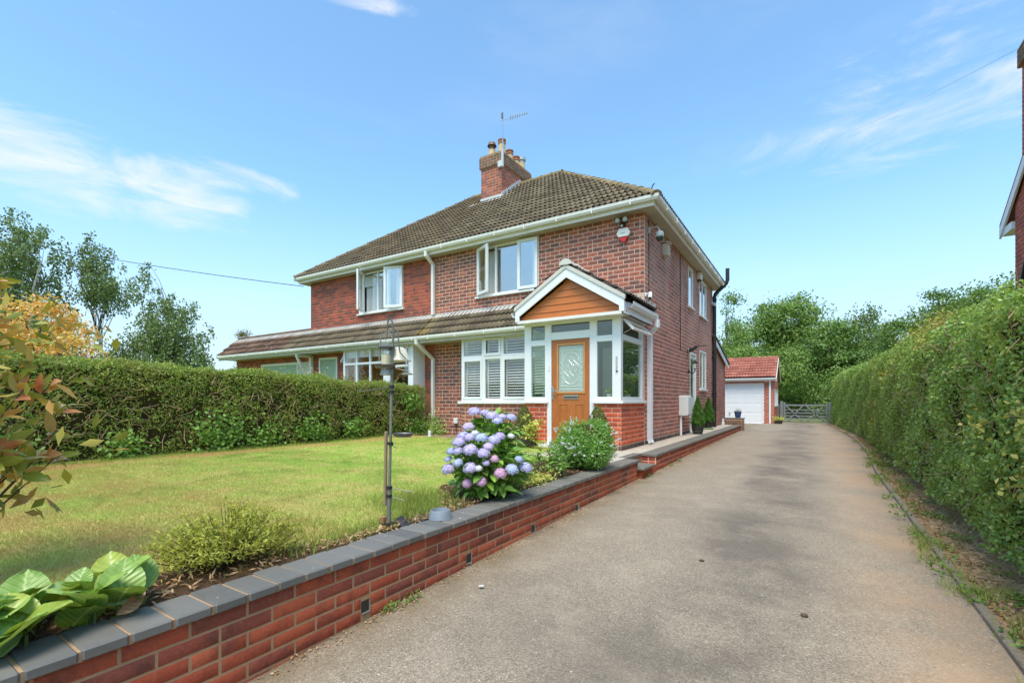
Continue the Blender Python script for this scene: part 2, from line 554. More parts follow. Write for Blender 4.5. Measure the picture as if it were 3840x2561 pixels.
# glass
def glassmat(name, tint=(0.97, 0.98, 0.975), refl=0.16, rough=0.01):
    m, nt, b = newmat(name)
    nt.nodes.remove(b)
    fr = nd(nt, 'ShaderNodeLayerWeight', {'Blend': 0.5})
    f = mth(nt, 'ADD', mth(nt, 'MULTIPLY', mth(nt, 'POWER', fr.outputs['Facing'], 5.0), 0.9), refl + .05, clamp=True)
    w = bump(nt, noise(nt, pos(nt), 1.7, 2.0), 0.02, 0.05)
    t = nd(nt, 'ShaderNodeBsdfTransparent', {'Color': c4(tint)})
    g = nd(nt, 'ShaderNodeBsdfGlossy', {'Color': (1.0, 0.97, 0.92, 1), 'Roughness': rough, 'Normal': w})
    mx = nd(nt, 'ShaderNodeMixShader', {0: f, 1: t.outputs[0], 2: g.outputs[0]})
    nt.links.new(mx.outputs[0], nt.nodes['Material Output'].inputs[0])
    return m
M['glass'] = glassmat('window_glass', refl=0.03)
M['glass_up'] = glassmat('upstairs_glass', refl=0.26)
M['glass_green'] = glassmat('porch_glass', tint=(0.84, 0.89, 0.83), refl=0.02)
M['feedglass'] = glassmat('clear_feeder_plastic', tint=(0.93, 0.94, 0.92), refl=0.06, rough=0.1)
def obscmat():
    m, nt, b = newmat('obscure_door_glass')
    p = pos(nt)
    n = noise(nt, p, 40.0, 4.0, 0.6)
    c = mixc(nt, n, S(150, 166, 150), S(176, 190, 176))
    setb(nt, b, col=c, rough=0.18, spec=0.8, normal=bump(nt, n, 0.3, 0.004))
    return m
M['obscure'] = obscmat()
M['came'] = simple('bevelled_white_came', (0.82, 0.86, 0.84), 0.15, 0.1, var=0.05)

# asphalt drive
def asphalt():
    m, nt, b = newmat('worn_drive_tarmac')
    p = pos(nt)
    vo = nd(nt, 'ShaderNodeTexVoronoi', {'Vector': p, 'Scale': 130.0})
    chip = ramp(nt, nd(nt, 'ShaderNodeSeparateColor', {0: vo.outputs['Color']}).outputs[0],
                [(0.0, S(118, 106, 91)), (0.35, S(148, 134, 114)), (0.75, S(162, 147, 126)), (0.95, S(182, 167, 144)), (1.0, S(200, 187, 165))])
    n1 = noise(nt, p, 240.0, 3.0, 0.7)
    c = mixc(nt, mapr(nt, n1, 0.35, 0.75, 0, 0.45), chip, S(118, 105, 88))
    big = noise(nt, p, 0.55, 5.0, 0.6, 0.4)
    c = mixc(nt, mapr(nt, big, 0.50, 0.70, 0.0, 0.45), c, S(112, 100, 86))
    mid = noise(nt, p, 2.3, 5.0, 0.65)
    c = mixc(nt, mapr(nt, mid, 0.5, 0.75, 0.0, 0.35), c, S(188, 172, 148))
    # tyre-worn and oil darkened lane down the middle, sandy margins
    sp = nd(nt, 'ShaderNodeSeparateXYZ', {0: p})
    wob = mth(nt, 'ADD', sp.outputs[0], mth(nt, 'MULTIPLY', mth(nt, 'SUBTRACT', noise(nt, p, 0.5, 3.0), 0.5), 1.6))
    lane = mapr(nt, mth(nt, 'ABSOLUTE', mth(nt, 'SUBTRACT', wob, 2.7)), 0.1, 0.75, 1.0, 0.0, True)
    lane = mth(nt, 'MULTIPLY', lane, mapr(nt, noise(nt, p, 1.5, 5.0, 0.65), 0.34, 0.62, 0.0, 0.65))
    c = mixc(nt, lane, c, S(92, 82, 73))
    sand = mth(nt, 'MULTIPLY', mapr(nt, sp.outputs[0], 3.1, 4.0, 0.0, 1.0, True), mapr(nt, noise(nt, p, 1.1, 5.0, 0.7), 0.38, 0.66, 0.1, 0.8))
    c = mixc(nt, sand, c, S(186, 150, 116))
    edge = mth(nt, 'MULTIPLY', mapr(nt, sp.outputs[0], 0.72, 1.25, 1.0, 0.0, True), mapr(nt, noise(nt, p, 3.0, 5.0, 0.7), 0.35, 0.65, 0.15, 0.8))
    c = mixc(nt, edge, c, S(120, 104, 78))
    spot = nd(nt, 'ShaderNodeTexVoronoi', {'Vector': p, 'Scale': 5.0})
    c = mixc(nt, mapr(nt, spot.outputs['Distance'], 0.030, 0.042, 0.55, 0.0), c, S(214, 204, 186))
    setb(nt, b, col=c, rough=0.72, spec=0.35, normal=bump(nt, mth(nt, 'ADD', vo.outputs['Distance'], n1), 0.35, 0.004))
    return m
M['asphalt'] = asphalt()

def lawncol(nt, p, stretch=True):
    mpn = nd(nt, 'ShaderNodeMapping', {'Vector': p, 'Scale': (1.0, 1.0, 0.0)})
    q = mpn.outputs[0]
    a = noise(nt, q, 0.55, 4.0, 0.6, 0.5)
    b2 = noise(nt, q, 2.4, 5.0, 0.65)
    c = mixc(nt, mapr(nt, a, 0.36, 0.62), S(164, 196, 84), S(192, 208, 108))
    c = mixc(nt, mapr(nt, b2, 0.44, 0.64, 0, 0.62), c, S(224, 200, 132))
    b3 = noise(nt, q, 1.1, 5.0, 0.7, 0.8)
    c = mixc(nt, mapr(nt, b3, 0.52, 0.66, 0, 0.75), c, S(126, 156, 62))
    b4 = noise(nt, q, 7.0, 4.0, 0.7)
    c = mixc(nt, mapr(nt, b4, 0.52, 0.72, 0, 0.5), c, S(160, 148, 84))
    sp = nd(nt, 'ShaderNodeSeparateXYZ', {0: p})
    # drier towards the camera, straw strip along the foot of the hedge
    dry = mapr(nt, sp.outputs[1], -9.8, -5.2, 0.95, 0.0, True)
    c = mixc(nt, mth(nt, 'MULTIPLY', dry, mapr(nt, noise(nt, q, 1.3, 5.0, 0.65), 0.35, 0.62, 0.2, 1.0)), c, S(200, 166, 108))
    strip = mth(nt, 'MULTIPLY', mapr(nt, mth(nt, 'ABSOLUTE', mth(nt, 'ADD', sp.outputs[0], 5.75)), 0.05, 0.45, 1.0, 0.0, True),
                mapr(nt, noise(nt, q, 1.0, 4.0, 0.6), 0.4, 0.55, 0.1, 0.95))
    c = mixc(nt, strip, c, S(212, 172, 122))
    return c

def lawnmats():
    m, nt, b = newmat('lawn_turf')
    p = pos(nt)
    c = lawncol(nt, p)
    n = noise(nt, p, 60.0, 4.0, 0.7)
    c = mixc(nt, mapr(nt, n, 0.4, 0.7, 0.0, 0.5), c, S(120, 118, 60))
    setb(nt, b, col=c, rough=0.95, spec=0.1, normal=bump(nt, n, 0.8, 0.02))
    m2, nt, b = newmat('lawn_blades')
    p = pos(nt)
    c = lawncol(nt, p)
    r = rnd(nt)
    c = mixc(nt, mapr(nt, r, 0, 1, 0.0, 0.35), c, S(134, 158, 62))
    c = mixc(nt, mapr(nt, r, 0.82, 1.0, 0.0, 0.8), c, S(222, 200, 146))
    setb(nt, b, col=c, rough=0.6, spec=0.25)
    tr = nd(nt, 'ShaderNodeBsdfTranslucent', {'Color': c})
    mx = nd(nt, 'ShaderNodeMixShader', {0: 0.5, 1: b.outputs[0], 2: tr.outputs[0]})
    nt.links.new(mx.outputs[0], nt.nodes['Material Output'].inputs[0])
    return m, m2
M['turf'], M['blade'] = lawnmats()

def groundmat(name, a, b_, sc=6.0, c3=None):
    m, nt, b = newmat(name)
    p = pos(nt)
    n = noise(nt, p, sc, 6.0, 0.7)
    c = mixc(nt, mapr(nt, n, 0.35, 0.65), a, b_)
    n2 = noise(nt, p, sc * 12, 4.0, 0.7)
    c = mixc(nt, mapr(nt, n2, 0.45, 0.7, 0, 0.6), c, c3 or tuple(x * 0.45 for x in a))
    setb(nt, b, col=c, rough=0.95, spec=0.12, normal=bump(nt, n2, 0.8, 0.02))
    return m
M['soil'] = groundmat('dark_soil', S(92, 72, 54), S(70, 56, 42), 9.0, S(126, 98, 70))
M['verge_soil'] = groundmat('dry_verge', S(208, 166, 126), S(176, 148, 104), 5.0, S(140, 112, 80))
M['field'] = groundmat('field_grass', S(126, 142, 70), S(112, 130, 62), 3.0)
M['concrete'] = groundmat('path_concrete', S(206, 196, 180), S(188, 176, 158), 3.0, S(150, 138, 120))
M['concrete_dk'] = groundmat('yard_concrete', S(164, 142, 114), S(142, 122, 98), 4.0, S(104, 92, 74))
M['kerb'] = groundmat('concrete_edging', S(176, 160, 138), S(154, 138, 116), 8.0, S(120, 106, 84))

def copingmat():
    m, nt, b = newmat('blue_engineering_coping')
    p = pos(nt)
    r = rnd(nt)
    c = ramp(nt, r, [(0, S(108, 106, 101)), (0.5, S(122, 119, 112)), (1, S(96, 95, 91))])
    n = noise(nt, p, 9.0, 6.0, 0.7)
    c = mixc(nt, mapr(nt, n, 0.45, 0.72, 0, 0.45), c, S(124, 119, 109))
    sp = nd(nt, 'ShaderNodeSeparateXYZ', {0: p})
    far = mapr(nt, sp.outputs[1], -8.0, -4.0, 0.0, 0.5)          # the far stones turn a warmer brown
    c = mixc(nt, far, c, S(122, 114, 101))
    w = nd(nt, 'ShaderNodeTexVoronoi', {'Vector': p, 'Scale': 9.0})
    c = mixc(nt, mapr(nt, w.outputs['Distance'], 0.05, 0.07, 0.7, 0.0), c, S(190, 188, 180))
    setb(nt, b, col=c, rough=0.62, spec=0.4, normal=bump(nt, noise(nt, p, 70.0, 4.0), 0.3, 0.004))
    return m
M['coping'] = copingmat()

# foliage colours
M['leaf_hedgeL'] = leafmat('yew_hedge_leaf', [S(92, 120, 50), S(124, 152, 62), S(152, 172, 76), S(182, 192, 96), S(108, 134, 54)], trans=0.35, macro=0.4, macro_cols=S(172, 150, 92), mscale=1.6)
M['leaf_ivy'] = leafmat('bright_ivy_leaf', [S(104, 146, 58), S(134, 170, 76), S(90, 130, 50)])
M['leaf_hedgeR'] = leafmat('hornbeam_hedge_leaf', [S(108, 140, 62), S(136, 168, 78), S(160, 188, 94), S(186, 204, 116), S(120, 152, 68)], trans=0.38, macro=0.5, macro_cols=S(184, 194, 100), mscale=0.8, rough=0.33, spec=0.6)
M['leaf_syc'] = leafmat('sycamore_leaf', [S(96, 126, 54), S(118, 148, 64), S(138, 164, 76), S(106, 136, 58)], macro=0.5, macro_cols=S(142, 156, 70), mscale=0.35)
M['leaf_dark'] = leafmat('dark_tree_leaf', [S(84, 114, 50), S(104, 134, 58), S(124, 150, 68)], macro=0.4, macro_cols=S(116, 136, 60), mscale=0.4)
M['leaf_light'] = leafmat('light_tree_leaf', [S(114, 144, 62), S(138, 162, 76), S(102, 130, 54)])
M['leaf_birch'] = leafmat('birch_leaf', [S(106, 126, 70), S(130, 148, 86), S(90, 110, 58), S(148, 162, 98)], rough=0.4)
M['leaf_orange'] = leafmat('golden_maple_leaf', [S(240, 190, 110), S(232, 164, 80), S(206, 190, 70), S(244, 206, 150), S(180, 176, 60)], trans=0.35)
M['leaf_purple'] = leafmat('purple_leaf', [S(92, 62, 54), S(112, 74, 60), S(76, 54, 48)])
M['leaf_yellow'] = leafmat('yellow_green_leaf', [S(186, 178, 84), S(168, 164, 72), S(200, 190, 104)])
M['leaf_conifer'] = leafmat('gold_tipped_conifer', [S(150, 160, 60), S(190, 194, 80), S(214, 214, 108), S(132, 146, 54), S(198, 188, 86)], trans=0.45)
M['leaf_cone'] = leafmat('box_leaf', [S(96, 108, 48), S(120, 128, 60), S(146, 134, 74), S(80, 94, 42)], macro=0.4, macro_cols=S(138, 112, 66), mscale=4.0)
M['leaf_dwarf'] = leafmat('dwarf_spruce_needle', [S(70, 118, 36), S(98, 150, 48), S(58, 100, 32), S(120, 164, 60)])
M['leaf_hebe'] = leafmat('hebe_leaf', [S(96, 144, 54), S(126, 172, 74), S(148, 188, 90), S(82, 124, 44)], trans=0.35)
M['leaf_hyd'] = leafmat('hydrangea_leaf', [S(84, 128, 42), S(116, 160, 56), S(142, 182, 72), S(98, 144, 48)], trans=0.3, rough=0.4)
M['leaf_per'] = leafmat('perennial_leaf', [S(112, 156, 62), S(150, 184, 84), S(176, 196, 98), S(96, 140, 54)])
M['leaf_phot'] = leafmat('photinia_inner_leaf', [S(120, 132, 50), S(146, 150, 60), S(172, 160, 70), S(190, 140, 76)])
M['grit'] = leafmat('loose_grit', [S(214, 204, 186), S(150, 138, 120), S(110, 98, 84), S(190, 176, 152)], trans=0.0, rough=0.9, spec=0.2)
M['leaf_spot'] = leafmat('yellow_variegated_leaf', [S(196, 206, 100), S(176, 194, 84), S(210, 186, 100), S(160, 184, 78)])
M['leaf_weed'] = leafmat('weed_leaf', [S(92, 128, 52), S(124, 152, 66), S(150, 148, 74)])
M['leaf_litter'] = leafmat('dry_leaf_litter', [S(190, 150, 106), S(158, 120, 84), S(208, 174, 130), S(132, 102, 72)], trans=0.1)
M['grass_tuft'] = leafmat('long_grass', [S(112, 146, 54), S(142, 166, 70), S(176, 166, 92), S(98, 130, 46)])

def bigleafmat(name, cols, vein=(0.55, 0.6, 0.3), rough=0.32, trans=0.22, vs=1.0):
    """leaf with midrib: object x across, y along"""
    m, nt, b = newmat(name)
    tcn = nd(nt, 'ShaderNodeTexCoord').outputs['Object']
    sp = nd(nt, 'ShaderNodeSeparateXYZ', {0: tcn})
    r = nd(nt, 'ShaderNodeObjectInfo').outputs['Random']
    k = len(cols)
    c = ramp(nt, r, [(i / max(1, k - 1), cc) for i, cc in enumerate(cols)])
    n = noise(nt, tcn, 5.0, 4.0, 0.6)
    c = mixc(nt, mapr(nt, n, 0.4, 0.7, 0, 0.35), c, tuple(x * 0.55 for x in cols[0]))
    ax = mth(nt, 'ABSOLUTE', sp.outputs[0])
    mid = mapr(nt, ax, 0.0, 0.035, 0.7, 0.0)
    wv = mth(nt, 'SINE', mth(nt, 'MULTIPLY', mth(nt, 'SUBTRACT', sp.outputs[1], mth(nt, 'MULTIPLY', ax, 0.8)), 48.0))
    side = mapr(nt, wv, 0.86, 1.0, 0.0, 0.35 * vs)
    c = mixc(nt, mth(nt, 'MAXIMUM', mid, side), c, vein)
    setb(nt, b, col=c, rough=rough, spec=0.45, normal=bump(nt, wv, 0.15 * vs, 0.02))
    tr = nd(nt, 'ShaderNodeBsdfTranslucent', {'Color': mixc(nt, 1.0, c, (1.2, 1.15, 0.7), 'MULTIPLY')})
    mx = nd(nt, 'ShaderNodeMixShader', {0: trans, 1: b.outputs[0], 2: tr.outputs[0]})
    nt.links.new(mx.outputs[0], nt.nodes['Material Output'].inputs[0])
    return m
M['berg'] = bigleafmat('bergenia_leaf', [S(128, 164, 70), S(152, 184, 90), S(164, 192, 98), S(112, 152, 60), S(186, 196, 84)], vein=S(196, 214, 140))
M['bergdead'] = bigleafmat('dead_bergenia_leaf', [S(206, 160, 116), S(190, 140, 100)], vein=S(220, 190, 150))
M['phot'] = bigleafmat('photinia_leaf', [S(166, 172, 70), S(150, 164, 64), S(188, 184, 80), S(218, 178, 96), S(234, 150, 108), S(180, 184, 86), S(240, 138, 104), S(200, 188, 90)], vein=S(190, 176, 110), vs=0.3)
M['hydleaf'] = bigleafmat('hydrangea_big_leaf', [S(98, 142, 50), S(132, 174, 66), S(156, 194, 82), S(114, 158, 56), S(174, 204, 98)], vein=S(176, 206, 120), vs=0.6)
M['perleaf'] = bigleafmat('peony_leaf', [S(118, 160, 66), S(150, 186, 84), S(132, 172, 76), S(104, 146, 58)], vein=S(186, 206, 130), vs=0.4)

def flowermat(name, cols):
    m, nt, b = newmat(name)
    g = nd(nt, 'ShaderNodeNewGeometry').outputs['Random Per Island']
    r = nd(nt, 'ShaderNodeObjectInfo').outputs['Random']
    k = len(cols)
    c = ramp(nt, r, [(i / k, cc) for i, cc in enumerate(cols)], 'CONSTANT')
    c = mixc(nt, mapr(nt, g, 0, 1, 0.0, 0.55), c, S(240, 236, 246))
    setb(nt, b, col=c, rough=0.7, spec=0.2)
    tr = nd(nt, 'ShaderNodeBsdfTranslucent', {'Color': c})
    mx = nd(nt, 'ShaderNodeMixShader', {0: 0.25, 1: b.outputs[0], 2: tr.outputs[0]})
    nt.links.new(mx.outputs[0], nt.nodes['Material Output'].inputs[0])
    return m
M['petal'] = flowermat('hydrangea_petal', [S(214, 200, 236), S(206, 190, 230), S(204, 202, 236), S(222, 202, 234), S(200, 188, 228), S(214, 206, 240)])
M['petal_pink'] = flowermat('pink_hydrangea_petal', [S(228, 172, 206), S(232, 178, 204)])
M['petal_blue'] = flowermat('blue_hydrangea_petal', [S(186, 198, 234), S(194, 208, 234)])
M['petal_white'] = flowermat('white_petal', [S(236, 238, 228), S(226, 230, 214)])
M['seed'] = simple('seed_mix', S(222, 208, 170), 0.9, var=0.3, vs=60)
M['plaster'] = simple('bird_roof_cream', S(226, 218, 190), 0.6, var=0.08)
# ------------------------------------------------------------------ brick laying
def unit_brick(name, mat):
    """1 x 1 x 1 block, front at -y, front arrises chamfered"""
    a, b, d = 0.5, 0.5, 0.5
    iu, iz, iy = 0.006, 0.016, 0.05
    v = [(-a, d, -b), (a, d, -b), (a, d, b), (-a, d, b),
         (-a, -d + iy, -b), (a, -d + iy, -b), (a, -d + iy, b), (-a, -d + iy, b),
         (-a + iu, -d, -b + iz), (a - iu, -d, -b + iz), (a - iu, -d, b - iz), (-a + iu, -d, b - iz)]
    f = [(8, 9, 10, 11), (4, 5, 9, 8), (5, 6, 10, 9), (6, 7, 11, 10), (7, 4, 8, 11),
         (0, 1, 5, 4), (1, 2, 6, 5), (2, 3, 7, 6), (3, 0, 4, 7)]
    return np.array(v, dtype=np.float32), np.array(f, dtype=np.int32)
UBV, UBF = unit_brick('u', None)

def lay(kind, at, u0, u1, z0, z1, L, H, J, holes=(), header=0.10, topfn=None, botfn=None, mat='brick', seed=1, dep=0.03, flem=False):
    """courses of bricks on a wall plane. kind 'F': faces -Y at Y=at, u = X.  'S': faces +X at X=at, u = Y.
    'B': faces +Y, 'W': faces -X"""
    rr = random.Random(seed)
    out = []
    n = int(round((z1 - z0) / H))
    for i in range(n):
        za, zb = z0 + i * H, min(z0 + (i + 1) * H, z1)
        zc = (za + zb) / 2
        if zb - za < H * 0.4:
            continue
        free = [(u0, u1)]
        for (a, b, c, d) in holes:
            if min(zb, d) - max(za, c) > 0.25 * H:
                nf = []
                for (p, q) in free:
                    if b <= p or a >= q:
                        nf.append((p, q))
                    else:
                        if a > p:
                            nf.append((p, a))
                        if b < q:
                            nf.append((b, q))
                free = nf
        u = u0 - (L / 2 if i % 2 else 0)
        k = 0
        segs = []
        while u < u1:
            if flem and (k + i) % 2 == 0 and rr.random() < 0.75:
                segs.append((u, u + L / 2))
                u += L / 2
            elif rr.random() < header:
                segs.append((u, u + L / 2))
                segs.append((u + L / 2, u + L))
                u += L
            else:
                segs.append((u, u + L))
                u += L
            k += 1
        for (p, q) in segs:
            for (a, b) in free:
                s, e = max(p, a), min(q, b)
                if e - s < 0.05:
                    continue
                uc = (s + e) / 2
                if topfn and za + H * 0.8 > topfn(uc):
                    continue
                if botfn and zb < botfn(uc):
                    continue
                out.append((kind, at, uc, zc, e - s - J, zb - za - J, mat, dep))
    return out

ROTZ = {'F': 0.0, 'S': math.pi / 2, 'B': math.pi, 'W': -math.pi / 2}

def brick_center(b, off=0.0):
    kind, at, u, z = b[:4]
    if kind == 'F':
        return (u, at - off, z)
    if kind == 'B':
        return (u, at + off, z)
    if kind == 'S':
        return (at + off, u, z)
    return (at - off, u, z)

def visw(b):
    c = Vector(brick_center(b))
    d = CAMP - c
    nrm = {'F': Vector((0, -1, 0)), 'S': Vector((1, 0, 0)), 'B': Vector((0, 1, 0)), 'W': Vector((-1, 0, 0))}[b[0]]
    cs = d.normalized().dot(nrm)
    return b[4] * b[5] * max(cs, -0.001) / d.length_squared

_bm = {}
def brick_mesh(mat):
    if mat not in _bm:
        _bm[mat] = np_mesh('brick', UBV, UBF, M[mat])
    return _bm[mat]

def emit_bricks(bricks, parent, limit=300, name='brick', vis=None):
    """the largest in view as separate objects under parent, the rest joined (stuff)"""
    if vis:
        bricks = sorted(bricks, key=lambda b: -(visw(b) if vis(b) else visw(b) * 0.0001))
    else:
        bricks = sorted(bricks, key=lambda b: -visw(b))
    for b in bricks[:limit]:
        pr = random.uniform(-0.0008, 0.0008)
        c = brick_center(b, 0.0018 - b[7] / 2 + pr)
        addobj(name, brick_mesh(b[6]), parent, c, (random.uniform(-.003, .003), 0, ROTZ[b[0]] + random.uniform(-.003, .003)),
               (b[4], b[7], b[5]))
    rest = {}
    for b in bricks[limit:]:
        rest.setdefault(b[6], []).append(b)
    for mat, bl in rest.items():
        V = []
        F = []
        for i, b in enumerate(bl):
            c = brick_center(b, 0.0018 - b[7] / 2 + random.uniform(-.0008, .0008))
            v = UBV * np.array((b[4], b[7], b[5]), dtype=np.float32)
            a = ROTZ[b[0]]
            ca, sa = math.cos(a), math.sin(a)
            w = np.empty_like(v)
            w[:, 0] = v[:, 0] * ca - v[:, 1] * sa + c[0]
            w[:, 1] = v[:, 0] * sa + v[:, 1] * ca + c[1]
            w[:, 2] = v[:, 2] + c[2]
            V.append(w)
            F.append(UBF + 12 * i)
        me = np_mesh('brickwork', np.concatenate(V), np.concatenate(F), M[mat], org=ORG[parent])
        o = addobj('brickwork', me, parent)
        o['kind'] = 'stuff'

def wall_sheet(mb, kind, at, u0, u1, z0, z1, holes, thick=0.24):
    """wall slab behind a face, with openings"""
    us = sorted({u0, u1, *[min(max(h[i], u0), u1) for h in holes for i in (0, 1)]})
    zs = sorted({z0, z1, *[min(max(h[i], z0), z1) for h in holes for i in (2, 3)]})
    for a, b in zip(us, us[1:]):
        for c, d in zip(zs, zs[1:]):
            if b - a < 1e-4 or d - c < 1e-4:
                continue
            um, zm = (a + b) / 2, (c + d) / 2
            if any(h[0] < um < h[1] and h[2] < zm < h[3] for h in holes):
                continue
            if kind == 'F':
                mb.box(a, b, at, at + thick, c, d)
            elif kind == 'S':
                mb.box(at - thick, at, a, b, c, d)
            elif kind == 'B':
                mb.box(a, b, at - thick, at, c, d)
            else:
                mb.box(at, at + thick, a, b, c, d)

# ------------------------------------------------------------------ ground
DY = [-30, -14, -10.5, -9.1, -7.5, -2.6, 1, 8, 17, 19.6, 40]
DZ = [-.62, -.56, -.51, -.476, -.43, -.335, -.275, -.235, -.2, -.2, -.2]
def zd(y):
    return float(np.interp(y, DY, DZ))
KX_Y = [-30, -9, -3, 0, 4, 8, 11.5, 18, 20]
KX_X = [4.10, 4.07, 4.10, 4.12, 4.30, 4.32, 4.15, 3.86, 3.86]
def kx(y):
    return float(np.interp(y, KX_Y, KX_X))
def zl(x, y):
    return -0.022 + 0.010 * (0.43 - x) + 0.012 * math.sin(x * 1.3 + 1) * math.sin(y * 0.9)

mb = MB()
mb.quad((-900, -900, -.9), (900, -900, -.9), (900, 1500, -.9), (-900, 1500, -.9))
struct('ground', mb, M['field'], label='wide grassy ground beyond the gardens')

mb = MB()
ys = list(np.arange(-16, 19.61, 0.4))
nx = 14
for a, b in zip(ys, ys[1:]):
    for i in range(nx):
        xa0, xa1 = [(-3.0 if a > 11.6 else .60) + (kx(a) + .02 - (-3.0 if a > 11.6 else .60)) * t for t in (i / nx, (i + 1) / nx)]
        xb0, xb1 = [(-3.0 if a > 11.6 else .60) + (kx(b) + .02 - (-3.0 if a > 11.6 else .60)) * t for t in (i / nx, (i + 1) / nx)]
        cz = lambda x, y: zd(y) + 0.02 * math.sin((x - .6) / 3.5 * math.pi)
        mb.quad((xa0, a, cz(xa0, a)), (xa1, a, cz(xa1, a)), (xb1, b, cz(xb1, b)), (xb0, b, cz(xb0, b)))
struct('driveway', mb, M['asphalt'], smooth=True, label='worn grey tarmac driveway running past the house')

mb = MB()
for a, b in zip(ys, ys[1:]):
    mb.quad((kx(a) + .03, a, zd(a) + .012), (kx(a) + 2.5, a, zd(a) + .08), (kx(b) + 2.5, b, zd(b) + .08), (kx(b) + .03, b, zd(b) + .012))
struct('verge', mb, M['verge_soil'], label='dry soil strip under the tall hedge')

mb = MB()
mb.quad((-60, 19.62, -.205), (90, 19.62, -.205), (90, 90, -.1), (-60, 90, -.1))
struct('rear_garden', mb, M['field'], label='grass beyond the gate')
mb = MB()
mb.quad((-70, -40, -.03), (-7.0, -40, -.03), (-7.0, 19.6, -.03), (-70, 19.6, -.03))
struct('neighbour_garden', mb, M['field'], label='garden beyond the low clipped hedge')
mb = MB()
mb.quad((5.6, -40, -.3), (90, -40, -.3), (90, 19.6, -.2), (5.6, 19.6, -.2))
struct('next_plot', mb, M['field'], label='ground behind the tall hedge')

# kerb edging stones along the drive
kerb = struct('kerb', MB().box(kx(-9) - .01, kx(-9) + .03, -15.5, -15.4, zd(-15), zd(-15) + .02), M['kerb'], label='concrete edging between the drive and the verge')
y = -9.9
while y < 9.5:
    L_ = 0.9
    a = math.atan2(kx(y + L_) - kx(y), L_)
    z = (zd(y) + zd(y + L_)) / 2
    dip = random.uniform(-.008, .006)
    mbk = MB().cbox(-.028, .028, -L_ / 2 + .004, L_ / 2 - .004, -.12, .045, .008)
    me = mbk.mesh('kerb_stone', M['kerb'])
    o = addobj('kerb_stone', me, kerb, ((kx(y) + kx(y + L_)) / 2, y + L_ / 2, z + dip),
               (math.atan2(zd(y + L_) - zd(y), L_), 0, -a + random.uniform(-.008, .008)))
    y += L_ + .004

# lawn
BED_Y = [-12, -10.2, -9.4, -9.0, -8.6, -8.35, -7.6, -7.2, -6.9, -6.3, -5.6, -5.0, -4.2, -3.6, -3.2]
BED_W = [.7, .62, .5, .52, .42, .16, .10, .12, .42, .95, 1.0, 1.0, 1.15, 1.1, 1.0]
def bedw(y):
    return float(np.interp(y, BED_Y, BED_W))
mb = MB()
gx = np.linspace(.44, -7.2, 30)
gy = np.linspace(-16, -1.1, 46)
for i in range(len(gx) - 1):
    for j in range(len(gy) - 1):
        p = [(gx[i + 1], gy[j]), (gx[i], gy[j]), (gx[i], gy[j + 1]), (gx[i + 1], gy[j + 1])]
        mb.quad(*[(a, b, zl(a, b)) for a, b in p])
lawn = struct('lawn', mb, M['turf'], smooth=True, label='patchy sunburnt front lawn')
mb = MB()
yy = list(np.arange(-12, -3.19, .1))
rr = random.Random(4)
ww = [bedw(v) + rr.uniform(-.04, .04) for v in yy]
for k in range(len(yy) - 1):
    a, b = yy[k], yy[k + 1]
    n = 4
    for i in range(n):
        f0, f1 = i / n, (i + 1) / n
        P = []
        for (yv, w, f) in ((a, ww[k], f1), (a, ww[k], f0), (b, ww[k + 1], f0), (b, ww[k + 1], f1)):
            x = .435 - w * f
            P.append((x, yv, zl(x, yv) + .018 * math.sin(min(f + .15, 1) * math.pi) + .003))
        mb.quad(*P)
struct('flower_bed', mb, M['soil'], smooth=True, label='dark soil bed behind the garden wall')

# front yard strip of concrete and the paved path
mb = MB().box(-6.6, -2.25, -1.12, .02, -.2, .012)
struct('front_strip', mb, M['concrete_dk'], label='stained concrete strip under the front wall')
path = struct('path', MB().box(-2.3, .44, -3.2, -1.5, -.3, -.03).box(-.1, .44, -1.5, 11.3, -.3, -.03), M['mortar_wall'], label='pale paved path round the porch and side of the house')
def slab(x0, x1, y0, y1):
    t = random.uniform(-.004, .003)
    me = MB().cbox(x0 + .004, x1 - .004, y0 + .004, y1 - .004, -.05, 0 + t, .006)
    o = addobj('paving_slab', me.mesh('paving_slab', M['concrete'], ((x0 + x1) / 2, (y0 + y1) / 2, 0)), path, ((x0 + x1) / 2, (y0 + y1) / 2, 0))
y = -1.52
while y < 11.2:
    slab(.005, .44, y, min(y + .6, 11.3))
    y += .6
for i in range(5):
    for j in range(3):
        slab(-2.28 + i * .544, -2.28 + (i + 1) * .544, -3.18 + j * .55, -3.18 + (j + 1) * .55)

# ------------------------------------------------------------------ garden retaining wall along the drive
gw = empty('garden_wall', (.55, -7.0, zd(-7)), 'long low red brick retaining wall with blue-grey coping beside the lawn', 'wall')
core = MB().box(.44, .6706, -13, -2.62, -.9, -.056)
corep = part('wall_core', core, M['mortar_wall'], gw)
weeps = [(-8.363, -.364), (-7.258, -.364), (-6.158, -.362), (-5.061, -.357)]
holes = [(y - .033, y + .033, z - .04, z + .04) for y, z in weeps]
B = []
z0 = -.056 - 8 * .0795
B += lay('S', .67, -13, -2.62, z0, -.056, .267, .0795, .0135, holes, header=.05, botfn=lambda u: zd(u) - .01, mat='brick_wall', seed=5)
B += lay('B', -2.615, .44, .665, z0, -.056, .267, .0795, .011, mat='brick_wall', seed=6, botfn=lambda u: zd(-2.6) - .01)
emit_bricks(B, gw)
for (y, z) in weeps:
    w = MB().box(.640, .6710, y - .036, y + .036, z - .042, z + .042)  # black block paints the dark of a drain hole; the core is solid
    wo_ = part('weep_hole', w, M['black'], gw)
    lip = MB().box(.655, .679, y - .034, y + .034, z - .041, z - .034).box(.655, .677, y + .028, y + .034, z - .034, z + .036)
    part('pipe_lining', lip, M['cowlmetal'], wo_)
y = -12.9
k = 0
